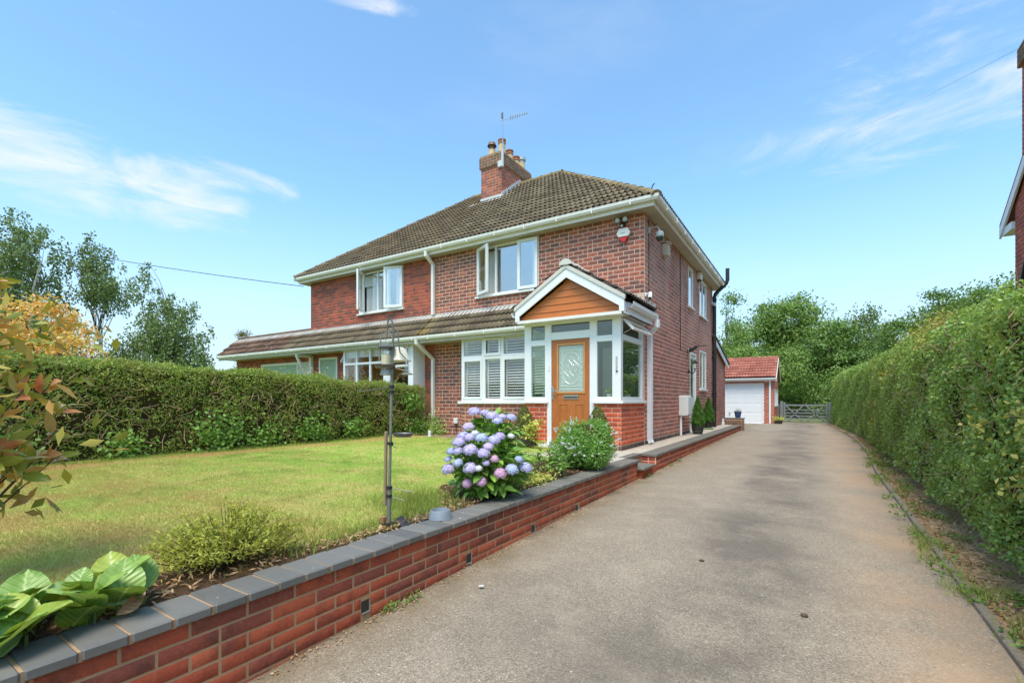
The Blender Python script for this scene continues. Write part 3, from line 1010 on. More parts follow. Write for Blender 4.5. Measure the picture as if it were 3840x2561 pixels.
while y < -2.75:
    w = .1635
    y1 = min(y + w, -2.60)
    j = random.uniform(-.004, .004)
    mbc = MB().cbox(.43 + random.uniform(-.006, .006), .700 + j, y + .005, y1 - .005, -.055, -.006 + random.uniform(-.003, .003), .008)
    c = ((.565), (y + y1) / 2, -.03)
    addobj('coping_stone', mbc.mesh('coping_stone', M['coping'], c), gw, c, (0, random.uniform(-.008, .008), random.uniform(-.01, .01)))
    y = y1
part('mortar_bed', MB().box(.436, .689, -12.9, -2.62, -.0555, -.014), M['mortar_wall'], gw)

# path retaining wall with its step
pw = empty('path_wall', (.6, 4, zd(4)), 'low brick path edging wall with grey coping beside the house', 'wall')
part('wall_core', MB().box(.45, .717, -1.689, 11.3, -.6, -.051), M['mortar'], pw)
B = lay('S', .718, -1.69, 11.3, -.051 - 4 * .088, -.051, .255, .088, .012, header=.08, botfn=lambda u: zd(u) - .01, mat='brick_wall', seed=8)
B += lay('F', -1.69, .45, .715, -.051 - 4 * .088, -.051, .255, .088, .012, mat='brick_wall', seed=9)
emit_bricks(B, pw)
y = -1.72
while y < 11.2:
    y1 = min(y + .44, 11.32)
    c = (.6, (y + y1) / 2, -.03)
    mbc = MB().cbox(.445, .748, y + .004, y1 - .004, -.05, .004 + random.uniform(-.003, .002), .008)
    addobj('coping_stone', mbc.mesh('coping_stone', M['coping'], c), pw, c, (0, 0, random.uniform(-.006, .006)))
    y = y1
st = empty('garden_step', (.6, -2.2, zd(-2.2)), 'worn step in the gap between the two low walls', 'step')
part('riser', MB().box(.46, .735, -2.6, -1.7, -.6, -.185), M['brick_wall'], st)
part('tread', MB().cbox(.42, .80, -2.68, -2.02, -.184, -.135, .01), M['coping'], st)
part('edge_coping', MB().cbox(.30, .455, -2.58, -1.74, -.055, .002, .01), M['coping'], st)
part('back_riser', MB().box(.33, .438, -2.6, -1.7, -.3, -.056), M['brick_wall'], st)
# low wall across the far end of the path
ew = empty('end_wall', (.4, 10.8, 0), 'short stub of brick wall across the far end of the path', 'wall')
part('wall_core', MB().box(-.05, .84, 10.62, 10.85, -.3, .24), M['mortar'], ew)
emit_bricks(lay('F', 10.612, 0, .845, -.24, .24, .255, .088, .012, mat='brick_chimtop', seed=3) + lay('S', .846, 10.62, 10.85, -.24, .24, .255, .088, .012, mat='brick_chimtop', seed=3), ew)
part('coping_course', MB().cbox(-.04, .87, 10.59, 10.88, .245, .29, .01), M['coping'], ew)
# ------------------------------------------------------------------ building helpers
def sweep(mb, prof, path, closed_prof=True):
    """sweep profile [(d, z)] along a level path [(x, y)], d measured to the right of travel, mitred"""
    rings = []
    n = len(path)
    for i, p in enumerate(path):
        p = Vector(p)
        if i == 0:
            t = (Vector(path[1]) - p).normalized()
            nr = Vector((t.y, -t.x))
        elif i == n - 1:
            t = (p - Vector(path[i - 1])).normalized()
            nr = Vector((t.y, -t.x))
        else:
            t0 = (p - Vector(path[i - 1])).normalized()
            t1 = (Vector(path[i + 1]) - p).normalized()
            n0, n1 = Vector((t0.y, -t0.x)), Vector((t1.y, -t1.x))
            nr = (n0 + n1)
            nr = nr / max(1e-6, nr.length_squared / 2)
        rings.append([(p.x + nr.x * d, p.y + nr.y * d, z) for d, z in prof])
    k = len(prof)
    b = len(mb.v)
    for r in rings:
        mb.v += r
    for i in range(n - 1):
        for j in range(k if closed_prof else k - 1):
            a, c = b + i * k + j, b + i * k + (j + 1) % k
            mb.f.append((a, c, c + k, a + k))
    if closed_prof:
        mb.f.append(tuple(b + j for j in range(k)))
        mb.f.append(tuple(b + (n - 1) * k + j for j in range(k - 1, -1, -1)))
    return mb

def gutter_prof(z):
    """square-line gutter, outer depth .11, open top"""
    return [(0, z), (0, z - .085), (.02, z - .105), (.075, z - .105), (.105, z - .06), (.112, z), (.104, z), (.096, z - .055), (.07, z - .095), (.022, z - .095), (.008, z - .08), (.008, z)]

def PL(kind, at):
    """mapping (u, d, z) -> world; d outward"""
    if kind == 'F':
        return lambda u, d, z: (u, at - d, z)
    if kind == 'S':
        return lambda u, d, z: (at + d, u, z)

def pbox(mb, pl, u0, u1, d0, d1, z0, z1, c=0.0):
    P = [pl(u, d, z) for u in (u0, u1) for d in (d0, d1) for z in (z0, z1)]
    xs, ys_, zs = [sorted({p[i] for p in P}) for i in range(3)]
    if c:
        mb.cbox(xs[0], xs[-1], ys_[0], ys_[-1], zs[0], zs[-1], c)
    else:
        mb.box(xs[0], xs[-1], ys_[0], ys_[-1], zs[0], zs[-1])

def ring(mb, pl, u0, u1, z0, z1, w, d0, d1, wb=None):
    wb = w if wb is None else wb
    pbox(mb, pl, u0, u0 + w, d0, d1, z0, z1, .004)
    pbox(mb, pl, u1 - w, u1, d0, d1, z0, z1, .004)
    pbox(mb, pl, u0 + w - .001, u1 - w + .001, d0 + .001, d1 - .001, z1 - w, z1 - .001, .004)
    pbox(mb, pl, u0 + w - .001, u1 - w + .001, d0 + .001, d1 - .001, z0 + .001, z0 + wb, .004)

def pane(parent, pl, u0, u1, z0, z1, d, mat='glass', rot=None):
    mb = MB()
    pbox(mb, pl, u0, u1, d - .004, d + .004, z0, z1)
    if rot:
        mb.rotz(*rot)
    return part('pane', mb, M[mat], parent)

def sash(parent, kind, at, u0, u1, z0, z1, hinge, ang, d=0.0, w=.08, glass='glass_up', name='casement'):
    """side-hung opening light turned outward by ang degrees"""
    pl = PL(kind, at)
    mb = MB()
    ring(mb, pl, u0, u1, z0, z1, w, d, d + .055)
    hx, hy, _ = pl(u0 if hinge == 'a' else u1, d, 0)
    sg = -1 if hinge == 'a' else 1
    if kind == 'S':
        sg = -sg
    rot = (hx, hy, sg * R(ang))
    mb.rotz(*rot)
    part(name, mb, M['upvc'], parent)
    pane(parent, pl, u0 + w - .01, u1 - w + .01, z0 + w - .01, z1 - w + .01, d + .027, glass, rot)

def curtain(parent, u0, u1, y, z0, z1, mat='curtain'):
    n = max(6, int((u1 - u0) / .03))
    mb = MB()
    P = [(u0 + (u1 - u0) * i / n, y + .02 * math.sin(i * 1.9)) for i in range(n + 1)]
    for a, b in zip(P, P[1:]):
        mb.quad((a[0], a[1], z0), (b[0], b[1], z0), (b[0], b[1], z1), (a[0], a[1], z1))
    return part('curtain', mb, M[mat], parent, True)

# ---- roof tiles
def tile_profile(n=10, w=.28):
    P = []
    for i in range(n + 1):
        x = w * i / n
        t = (x / w * 2) % 1.0
        h = .052 * math.exp(-((t - .5) / .20) ** 2)
        P.append((x, h))
    return P
TW, TG, TL = .28, .325, .40
_tp = tile_profile()
def tile_vf(u_lo=None, u_hi=None, u0=0.0):
    """tile in (x across, y up slope, z out); clamp x against sloping limits"""
    V, F = [], []
    m = len(_tp)
    for (yy_, lift) in ((0.0, .056), (TL, .004)):
        for x, h in _tp:
            V.append((x, yy_, h + lift))
    for x, h in _tp:
        V.append((x, 0.002, h + .042))
    for i in range(m - 1):
        F.append((i, i + 1, m + i + 1, m + i))
        F.append((2 * m + i, 2 * m + i + 1, i + 1, i))
    return np.array(V, dtype=np.float32), np.array(F, dtype=np.int32)
TV, TF = tile_vf()
_tm = {}
def tile_mesh(mat):
    if mat not in _tm:
        _tm[mat] = np_mesh('tile', TV, TF, M[mat], smooth=True)
    return _tm[mat]

def lay_tiles(org, ud, sd_, width, length, lim=None, mat='tile', matfn=None, rows=None, skip=None):
    """-> list of (world pos, basis, mat, clipped verts or None)"""
    ud, sd_ = Vector(ud).normalized(), Vector(sd_).normalized()
    nn = ud.cross(sd_).normalized()
    org = Vector(org)
    out = []
    nr = rows or int(math.ceil(length / TG))
    for r in range(nr):
        s = r * TG
        ncol = int(math.ceil(width / TW))
        for c in range(ncol):
            u = c * TW
            lo, hi = (0.0, width) if lim is None else lim(s + .0)
            lo2, hi2 = (0.0, width) if lim is None else lim(min(s + TL, length))
            if u + TW <= min(lo, lo2) or u >= max(hi, hi2):
                continue
            if skip and skip(u + TW / 2, s + TG / 2):
                continue
            full = u >= max(lo, lo2) - 1e-6 and u + TW <= min(hi, hi2) + 1e-6 and s + TL <= length + .1
            mt = matfn(u + TW / 2, s) if matfn else mat
            p = org + ud * u + sd_ * s
            cl = None
            if not full:
                v = TV.copy()
                for i in range(len(v)):
                    l, h = (lo, hi) if v[i, 1] < TL / 2 else (lo2, hi2)
                    v[i, 0] = min(max(v[i, 0] + u, l), max(l, h)) - u
                    if v[i, 1] + s > length:
                        v[i, 1] = length - s
                cl = v
            out.append((p, (ud, sd_, nn), mt, cl))
    return out

def emit_tiles(tiles, parent, limit=300):
    tiles = sorted(tiles, key=lambda t: (t[0] - CAMP).length)
    cnt = 0
    rest = {}
    for (p, bs, mt, cl) in tiles:
        if cl is None and cnt < limit:
            m3 = Matrix((bs[0], bs[1], bs[2])).transposed()
            jr = random.uniform
            e = (m3 @ Euler((jr(-.012, .012), jr(-.010, .010), jr(-.006, .006))).to_matrix()).to_euler()
            addobj('tile', tile_mesh(mt), parent, p + bs[2] * jr(0, .004), e)
            cnt += 1
        else:
            rest.setdefault(mt, []).append((p, bs, cl))
    for mt, L_ in rest.items():
        V, F = [], []
        for i, (p, bs, cl) in enumerate(L_):
            v = TV if cl is None else cl
            B3 = np.array([list(b) for b in bs], dtype=np.float32)
            V.append(v @ B3 + np.array(p, dtype=np.float32))
            F.append(TF + len(TV) * i)
        o = addobj('tiling', np_mesh('tiling', np.concatenate(V), np.concatenate(F), M[mt], True, ORG[parent]), parent)
        o['kind'] = 'stuff'

def ridge_tiles(parent, p0, p1, mat, rad=.12, seg=.42, lift=.02, cap=False, name='ridge_tile'):
    p0, p1 = Vector(p0), Vector(p1)
    L_ = (p1 - p0).length
    n = max(1, int(round(L_ / seg)))
    t = (p1 - p0).normalized()
    side = t.cross(Vector((0, 0, 1))).normalized()
    upv = side.cross(t).normalized()
    for i in range(n):
        a = p0 + t * (L_ * i / n - .012)
        b = p0 + t * (L_ * (i + 1) / n + .012)
        mb = MB()
        k = 9
        base = []
        for (q, rr_) in ((a, rad), (a, rad * 1.10), (a + t * .05, rad * 1.10), (a + t * .052, rad), (b, rad * .97)):
            base.append([tuple(q + upv * (lift - .06 + rr_ * math.sin(math.pi * j / (k - 1))) + side * (rr_ * 1.15 * math.cos(math.pi * j / (k - 1)))) for j in range(k)])
        s0 = len(mb.v)
        for r_ in base:
            mb.v += r_
        for r_ in range(len(base) - 1):
            for j in range(k - 1):
                q = s0 + r_ * k + j
                mb.f.append((q, q + 1, q + 1 + k, q + k))
        if cap and i == 0:
            mb.f.append(tuple(s0 + j for j in range(k)))
        dz = random.uniform(-.006, .006)
        mb.v = [(x, y_, z + dz) for x, y_, z in mb.v]
        part(name, mb, M[mat], parent, True)

def downpipe(mb, pts, w=.068):
    """square pipe along points"""
    mb.tube(pts, w * .72, 4)
    return mb

# ------------------------------------------------------------------ right-hand house (the photographed home)
H1 = empty('brick_house', (-3.1, 4.3, 0), 'nearer right-hand half of the semi-detached red brick house with the porch', 'house')
EAVE, WT = 5.36, 5.20
APX, RZ, RY = -4.15, 8.90, 4.30
OV = .36
SLP = math.hypot(RY + OV, RZ - EAVE)
PARTY = -6.15

wm = MB()
fh = [(-4.62, -2.70, 3.83, 5.17), (-4.70, -2.3, .3, 2.6)]
wall_sheet(wm, 'F', 0, PARTY, 0, -.3, WT, fh)
sh = [(4.42, 5.06, 3.86, 5.06), (6.1, 7.3, 3.84, 5.06), (4.65, 5.58, -.02, 2.5), (6.16, 7.3, 1.37, 2.68)]
wall_sheet(wm, 'S', 0, .24, 8.6, -.3, WT, sh)
wm.box(PARTY, -.24, 8.36, 8.6, -.3, WT)
W1 = part('wall', wm, M['mortar'], H1)
im = MB()
im.quad((-6, 8.3, 0), (-.3, 8.3, 0), (-.3, 8.3, 5.15), (-6, 8.3, 5.15))
im.quad((-6, .24, 0), (-6, 8.3, 0), (-6, 8.3, 5.15), (-6, .24, 5.15))
im.box(-6, -.25, 2.6, 2.7, 0, 5.15)
im.box(-6, -.25, .24, 8.3, 2.66, 2.8)
im.box(-6, -.25, .24, 8.3, 5.12, 5.18)
im.box(-6, -.25, .24, 8.3, -.05, .02)
part('interior', im, M['interior'], H1)
CH, BL = .0999, .252
BJ = .0145
B = []
B += lay('F', 0, PARTY, 0, 3.40, WT, BL, CH, BJ, fh, seed=21)
B += lay('F', 0, PARTY, -4.80, 0, 2.75, BL, CH, BJ, seed=22)
B += lay('F', -.5, -4.80, -2.2, 0, .90, BL, CH, BJ, seed=23)
B += lay('W', -4.80, -.5, 0, 0, .90, BL, CH, BJ, seed=24)
B += lay('S', 0, .0, 8.6, .1, WT, BL, CH, BJ, sh, header=.35, mat='brick_side', seed=25)
B += lay('S', 0, .0, 8.6, 0, .1, BL, CH, BJ, sh, header=.35, mat='brick_dark', seed=26)
# porch dwarf walls
B += lay('F', -1.55, -2.2, -1.63, .1, .93, BL, .0925, BJ, mat='brick_porch', seed=27)
B += lay('F', -1.55, -.56, .006, .1, .93, BL, .0925, BJ, mat='brick_porch', seed=28)
B += lay('S', .004, -1.545, -.0, .1, .93, BL, .0925, BJ, header=.7, mat='brick_porch', seed=29)
B += lay('F', -1.55, -2.2, -1.63, 0, .1, BL, .1, BJ, mat='brick_dark', seed=30)
B += lay('F', -1.55, -.56, .006, 0, .1, BL, .1, BJ, mat='brick_dark', seed=31)
B += lay('S', .004, -1.545, 0, 0, .1, BL, .1, BJ, mat='brick_dark', seed=32)
B += lay('W', -2.2, -1.54, 0, 0, .93, BL, CH, BJ, mat='brick_porch', seed=33)
# rear single-storey wing
etop = lambda u: 3.32 - (u - 8.5) * .232
B += lay('S', -.005, 8.6, 11.76, 0, 3.35, BL, CH, BJ, header=.35, topfn=etop, mat='brick_side', seed=34)
emit_bricks(B, W1, 300)
for bx in ((-4.798, -2.2, -.4985, -.294, -.2, .90), (-4.798, -4.6, -.293, 0, -.2, .899)):
    part('dwarf_wall', MB().box(*bx), M['mortar'], H1)
for bx in ((-2.198, -1.63, -1.5485, -1.35, -.2, .93), (-.56, .0025, -1.5485, -1.35, -.2, .93), (-.2, .0025, -1.349, -.002, -.2, .929), (-2.198, -2.0, -1.349, -.5, -.2, .929)):
    part('dwarf_wall', MB().box(*bx), M['mortar_porch'], H1)
xm = MB()
xm.prism([(-.011, 8.605, -.3), (-.011, 11.76, -.3), (-.011, 11.76, etop(11.76) - .02), (-.011, 8.605, etop(8.6) - .02)], (-3.0, 0, 0))
part('rear_wing', xm, M['mortar_side'], H1)
rw = MB()
rw.prism([(.12, 8.45, 3.34), (.12, 11.95, 2.53), (.12, 11.95, 2.36), (.12, 8.45, 3.17)], (-.04, 0, 0))
part('bargeboard', rw, M['white'], H1)
rr_ = MB().prism([(.15, 8.4, 3.38), (.15, 12.05, 2.535), (.15, 12.05, 2.60), (.15, 8.4, 3.45)], (-3.3, 0, 0))
part('wing_roof', rr_, M['tile_porch'], H1)

# roof
rm = MB()
rz = -.05
ft = [(PARTY, -OV, EAVE + rz), (OV, -OV, EAVE + rz), (APX, RY, RZ + rz), (PARTY, RY, RZ + rz)]
rm.quad(*ft)
rm.poly([(OV, -OV, EAVE + rz), (OV, 2 * RY + OV, EAVE + rz), (APX, RY, RZ + rz)])
rm.quad((OV, 2 * RY + OV, EAVE + rz), (PARTY, 2 * RY + OV, EAVE + rz), (PARTY, RY, RZ + rz), (APX, RY, RZ + rz))
ROOF1 = part('roof', rm, M['tile'], H1)
sdir = (0, RY + OV, RZ - EAVE)
lim = lambda s: (0, (OV - PARTY) + (APX - OV) * min(s, SLP) / SLP)
T = lay_tiles((PARTY, -OV - .03, EAVE - .02), (1, 0, 0), sdir, OV - PARTY, SLP, lim, 'tile')
emit_tiles(T, ROOF1)
# right-hand slope, out of sight from the drive but laid all the same
hl = math.hypot(OV - APX, RZ - EAVE)
W2_ = 2 * (RY + OV)
lim2 = lambda s: ((RY + OV) * min(s, hl) / hl, W2_ - (RY + OV) * min(s, hl) / hl)
T2 = lay_tiles((OV + .03, -OV, EAVE - .02), (0, 1, 0), (APX - OV, 0, RZ - EAVE), W2_, hl, lim2, 'tile')
emit_tiles(T2, ROOF1, 0)
ridge_tiles(ROOF1, (OV + .02, -OV - .02, EAVE + .03), (APX, RY, RZ + .02), 'ridge', name='hip_tile', cap=True, rad=.10)
ridge_tiles(ROOF1, (APX, RY, RZ + .02), (PARTY, RY, RZ + .02), 'ridge')
hook = MB().tube([(OV - .15, -OV + .15, EAVE + .12), (OV - .12, -OV + .12, EAVE + .26), (OV - .06, -OV + .08, EAVE + .29)], .012, 6)
part('hip_iron', hook, M['iron'], ROOF1)

# soffit, fascia, gutter
e1 = [(PARTY, 0), (0, 0), (0, 8.6), (-1.0, 8.6)]
fm = sweep(MB(), [(-.02, WT), (.27, WT - .005), (.27, WT + .02), (-.02, WT + .02)], e1)
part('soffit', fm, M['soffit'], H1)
fm = sweep(MB(), [(.27, WT - .02), (.295, WT - .02), (.295, WT + .15), (.27, WT + .15)], e1)
sweep(fm, [(.296, WT + .055), (.312, WT + .055), (.312, WT + .14), (.296, WT + .14)], e1)
part('fascia', fm, M['gutter'], H1)
gm = sweep(MB(), [(d + .313, z) for d, z in gutter_prof(EAVE + .012)], e1)
G1 = part('gutter', gm, M['gutter'], H1)
for u in np.arange(-5.6, .2, .9):
    bk = MB().box(u, u + .025, -.436, -.312, EAVE - .108, EAVE + .014)
    part('bracket', bk, M['gutter'], G1)
for v_ in np.arange(.3, 8.5, .9):
    bk = MB().box(.312, .436, v_, v_ + .025, EAVE - .108, EAVE + .014)
    part('bracket', bk, M['gutter'], G1)

# upstairs front window
def window_front(parent, u0, u1, z0, z1, cuts, sill=True, glass='glass_up', y=0.0):
    pl = PL('F', y)
    mb = MB()
    ring(mb, pl, u0, u1, z0, z1, .055, -.06, .012)
    for c in cuts:
        pbox(mb, pl, c - .028, c + .028, -.058, .010, z0 + .05, z1 - .05, .004)
    w = part('window', mb, M['upvc'], parent)
    if sill:
        s_ = MB()
        pbox(s_, pl, u0 - .07, u1 + .05, -.05, .07, z0 - .045, z0, .006)
        part('sill', s_, M['upvc'], w)
    return w
w = window_front(H1, -4.62, -2.70, 3.83, 5.17, [-4.02, -3.30])
pane(w, PL('F', 0), -3.99, -3.33, 3.885, 5.115, -.02, 'glass_up')
sash(w, 'F', 0, -4.60, -4.01, 3.86, 5.15, 'a', 26, d=.012)
sash(w, 'F', 0, -3.30, -2.71, 3.86, 5.15, 'b', 1.5, d=.012)
curtain(w, -4.55, -4.2, .2, 3.7, 5.1)
curtain(w, -3.0, -2.75, .2, 3.7, 5.1)

# bay window on the ground floor
def bay_mull(u):
    pass
pl = PL('F', -.5)
mb = MB()
b0, b1, bz0, bz1 = -4.80, -2.2, .97, 2.66
ring(mb, pl, b0, b1, bz0, bz1, .075, -.075, .0)
BC = [-4.075, -3.495]
for c in BC:
    pbox(mb, pl, c - .052, c + .052, -.073, -.002, bz0 + .07, bz1 - .07, .004)
pbox(mb, pl, b0 + .07, b1 - .07, -.074, -.003, 2.06, 2.17, .004)
bayw = part('bay_window', mb, M['upvc'], H1)
s_ = MB()
pbox(s_, pl, b0 - .09, b1, -.08, .065, .905, .97, .008)
part('sill', s_, M['upvc'], bayw)
part('bay_cheek', MB().box(-4.796, -4.73, -.425, 0, .97, 2.66), M['upvc'], bayw)
cells = [(b0 + .075, BC[0] - .052), (BC[0] + .052, BC[1] - .052), (BC[1] + .052, b1 - .075)]
for ci, (a, b) in enumerate(cells):
    for (c, d) in ((bz0 + .075, 2.06), (2.17, bz1 - .075)):
        # opening lights are built up proud of the frame
        if (ci, c < 1.5) in ((0, True), (2, True), (1, False)):
            mb = MB()
            ring(mb, pl, a - .02, b + .02, c - .02, d + .02, .06, 0, .018)
            part('casement', mb, M['upvc'], bayw)
        pane(bayw, pl, a - .01, b + .01, c - .01, d + .01, -.03, 'glass')
# plantation shutters behind the bay: stiles, rails and louvre slats
def shutter(parent, a, b, z0, z1, y):
    mb = MB()
    t = .05
    mb.cbox(a, a + t, y, y + .03, z0, z1, .004).cbox(b - t, b, y, y + .03, z0, z1, .004)
    mb.cbox(a + t, b - t, y + .001, y + .029, z0, z0 + .07, .004).cbox(a + t, b - t, y + .001, y + .029, z1 - .06, z1, .004)
    zm = (z0 + z1) * .5 + .30
    sh_ = part('shutter', mb, M['shutter'], parent)
    n = int((z1 - z0 - .13) / .066)
    sp_ = (z1 - z0 - .13) / n
    sm = MB().cbox(-(b - a) / 2 + t, (b - a) / 2 - t, -.033, .033, -.0045, .0045, .003).mesh('slat', M['shutter'])
    for i in range(n):
        z = z0 + .07 + sp_ * (i + .5)
        addobj('slat', sm, sh_, ((a + b) / 2, y + .016, z), (R(30), 0, 0))
for (a, b) in cells:
    shutter(H1, a - .03, b + .03, .98, 2.08, -.36)
    shutter(H1, a - .03, b + .03, 2.13, 2.62, -.36)

# lean-to roof over bay, its flashing, fascia and gutter
LE, LZ, LT = -.72, 2.79, 3.44
def leanto(parent, x0, x1, matfn, name='lean_to_roof'):
    mb = MB().prism([(x0, .0, LT - .04), (x0, LE, LZ - .04), (x0, LE, LZ - .08), (x0, .0, LT - .08)], (x1 - x0, 0, 0))
    r_ = part(name, mb, M['tile_lean'], parent)
    L_ = math.hypot(LE, LT - LZ)
    T = lay_tiles((x0, LE - .03, LZ - .03), (1, 0, 0), (0, -LE, LT - LZ), x1 - x0, L_ + .05, None, matfn=matfn, rows=3)
    emit_tiles(T, r_)
    f_ = MB().box(x0, x1, -.012, -.003, LT - .05, LT + .085)
    f_.prism([(x0, -.012, LT + .03), (x0, -.16, LT - .075), (x0, -.165, LT - .065), (x0, -.012, LT + .045)], (x1 - x0, 0, 0))
    part('flashing', f_, M['leadmid'], r_)
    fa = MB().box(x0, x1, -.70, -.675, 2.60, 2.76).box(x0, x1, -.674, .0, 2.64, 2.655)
    part('fascia', fa, M['soffit'], r_)
    g_ = sweep(MB(), [(d, z) for d, z in gutter_prof(2.785)], [(x0, -.701), (x1, -.701)])
    gg = part('gutter', g_, M['gutter'], parent)
    for u in np.arange(x0 + .4, x1 - .1, .95):
        part('bracket', MB().box(u, u + .022, -.818, -.70, 2.677, 2.787), M['gutter'], gg)
    return r_
leanto(H1, PARTY, -2.05, lambda u, s: 'tile_lean' if u > .29 else 'ridge')

# rainwater pipes
dp = MB()
downpipe(dp, [(-6.2, -.37, 5.28), (-6.2, -.37, 5.16), (-6.2, -.07, 4.96), (-6.2, -.07, 3.50)], .085)
part('downpipe', dp, M['gutter'], H1)
dp = MB()
downpipe(dp, [(-6.2, -.76, 2.70), (-6.2, -.76, 2.60), (-6.2, -.07, 2.20), (-6.2, -.07, .03)], .085)
part('downpipe', dp, M['gutter'], H1)
dp = MB()
downpipe(dp, [(.255, .10, 2.78), (.255, .10, 2.64), (.06, .22, 2.48), (.06, .22, .10), (.10, .20, .03)], .095)
part('downpipe', dp, M['white'], H1)
dp = MB().tube([(.09, 8.47, .0), (.09, 8.47, 4.86), (.13, 8.47, 4.98), (.50, 8.47, 5.32), (.54, 8.47, 5.44), (.54, 8.47, 5.86)], .068, 12)
for z in (1.2, 2.55, 2.75, 4.7):
    dp.tube([(.09, 8.47, z), (.09, 8.47, z + .09)], .084, 12)
part('soil_pipe', dp, M['black'], H1, True)
part('wall_cable', MB().tube([(.012, .30, 5.1), (.012, .30, 2.95)], .009, 5), M['cable'], H1)
part('wall_cable', MB().tube([(.012, 3.35, 5.1), (.012, 3.37, 2.4)], .011, 5), M['cable'], H1)

# side windows and door
def window_side(parent, u0, u1, z0, z1, cuts, nm='window'):
    pl = PL('S', 0)
    mb = MB()
    ring(mb, pl, u0, u1, z0, z1, .06, -.06, .012)
    for c in cuts:
        pbox(mb, pl, c - .03, c + .03, -.058, .010, z0 + .05, z1 - .05, .004)
    w = part(nm, mb, M['upvc'], parent)
    us = [u0 + .03] + cuts + [u1 - .03]
    for a, b in zip(us, us[1:]):
        pane(w, pl, a + .02, b - .02, z0 + .05, z1 - .05, -.02, 'glass_up')
    s_ = MB()
    pbox(s_, pl, u0 - .06, u1 + .05, -.05, .07, z0 - .05, z0, .006)
    part('sill', s_, M['upvc'], w)
    return w
window_side(H1, 4.42, 5.06, 3.86, 5.06, [])
window_side(H1, 6.1, 7.3, 3.84, 5.06, [6.7])
window_side(H1, 6.16, 7.3, 1.37, 2.68, [6.75])
mb = MB()
pl = PL('S', 0)
ring(mb, pl, 4.66, 5.57, .0, 2.49, .07, -.07, .012)
sdoor = part('side_door', mb, M['upvc'], H1)
mb = MB()
pbox(mb, pl, 4.74, 5.49, -.06, -.02, .08, 1.0, .01)
ring(mb, pl, 4.74, 5.49, 1.0, 2.41, .10, -.06, -.02)
part('leaf', mb, M['upvc'], sdoor)
pane(sdoor, pl, 4.83, 5.40, 1.09, 2.32, -.04, 'glass')
hm = MB().tube([(.0, 4.80, 1.10), (.05, 4.80, 1.10), (.05, 4.92, 1.10)], .012, 6)
part('handle', hm, M['chrome'], sdoor)

# chimney
CX0, CX1, CY0, CY1, CZ = -6.75, -5.88, 3.06, 5.00, 9.16
cm = MB().box(CX0 + .006, CX1 - .006, CY0 + .006, CY1 - .006, 7.3, CZ + .02)
cm.box(CX0 - .044, CX1 + .044, CY0 - .044, CY1 + .044, CZ + .01, CZ + .40)
CHM = part('chimney', cm, M['mortar'], H1)
B = []
for (k_, at, a, b) in (('F', CY0, CX0, CX1), ('S', CX1, CY0, CY1)):
    B += lay(k_, at, a, b, 7.66, CZ, BL, CH, BJ, header=.2, mat='brick_chim', seed=41)
for (k_, at, a, b) in (('F', CY0 - .05, CX0 - .05, CX1 + .05), ('S', CX1 + .05, CY0 - .05, CY1 + .05)):
    B += lay(k_, at, a, b, CZ + .0, CZ + .40, BL, CH, BJ, header=.2, mat='brick_chimtop', seed=42)
for (k_, at, a, b) in (('B', CY1, CX0, CX1), ('W', CX0, CY0, CY1)):
    B += lay(k_, at, a, b, 7.66, CZ, BL, CH, BJ, mat='brick_chim', seed=43)
emit_bricks(B, CHM, 300)
fl = MB()
for (x0, x1) in ((CX0, CX1), (CX0 - .05, CX1 + .05)):
    fl.box(x0 - .42, x1 + .35, CY0 - .4, CY0 - .39, 7.5, 7.51)
m_ = (RZ - EAVE) / (RY + OV)
rzf = lambda y_: EAVE + (y_ + OV) * m_
fl = MB()
fl.box(CX0 - .02, CX1 + .02, CY0 - .02, CY0 - .005, rzf(CY0) - .05, rzf(CY0) + .16)
fl.prism([(CX0 - .35, CY0 - .02, rzf(CY0) + .05), (CX0 - .6, CY0 - .30, rzf(CY0 - .30) + .055), (CX1 + .08, CY0 - .30, rzf(CY0 - .30) + .055), (CX1 + .08, CY0 - .02, rzf(CY0) + .06)], (0, 0, .012))
n = 12
for i in range(n):
    y0_ = CY0 + (RY - CY0) * i / n
    y1_ = CY0 + (RY - CY0) * (i + 1) / n
    fl.box(CX1 + .003, CX1 + .016, y0_, y1_ + .03, rzf(y0_) - .05, rzf(y1_) + .17)
fl.prism([(CX1 + .012, CY0, rzf(CY0) + .06), (CX1 + .16, CY0, rzf(CY0) + .065), (CX1 + .16, RY, rzf(RY) + .065), (CX1 + .012, RY, rzf(RY) + .07)], (0, 0, .012))
part('flashing', fl, M['leadpale'], CHM)
part('flaunching', MB().prism([(CX0 - .03, CY0 - .03, CZ + .40), (CX1 + .03, CY0 - .03, CZ + .40), (CX1 + .03, CY1 + .03, CZ + .40), (CX0 - .03, CY1 + .03, CZ + .40)], (0, 0, .05)), M['ridge'], CHM)
PT = CZ + .40
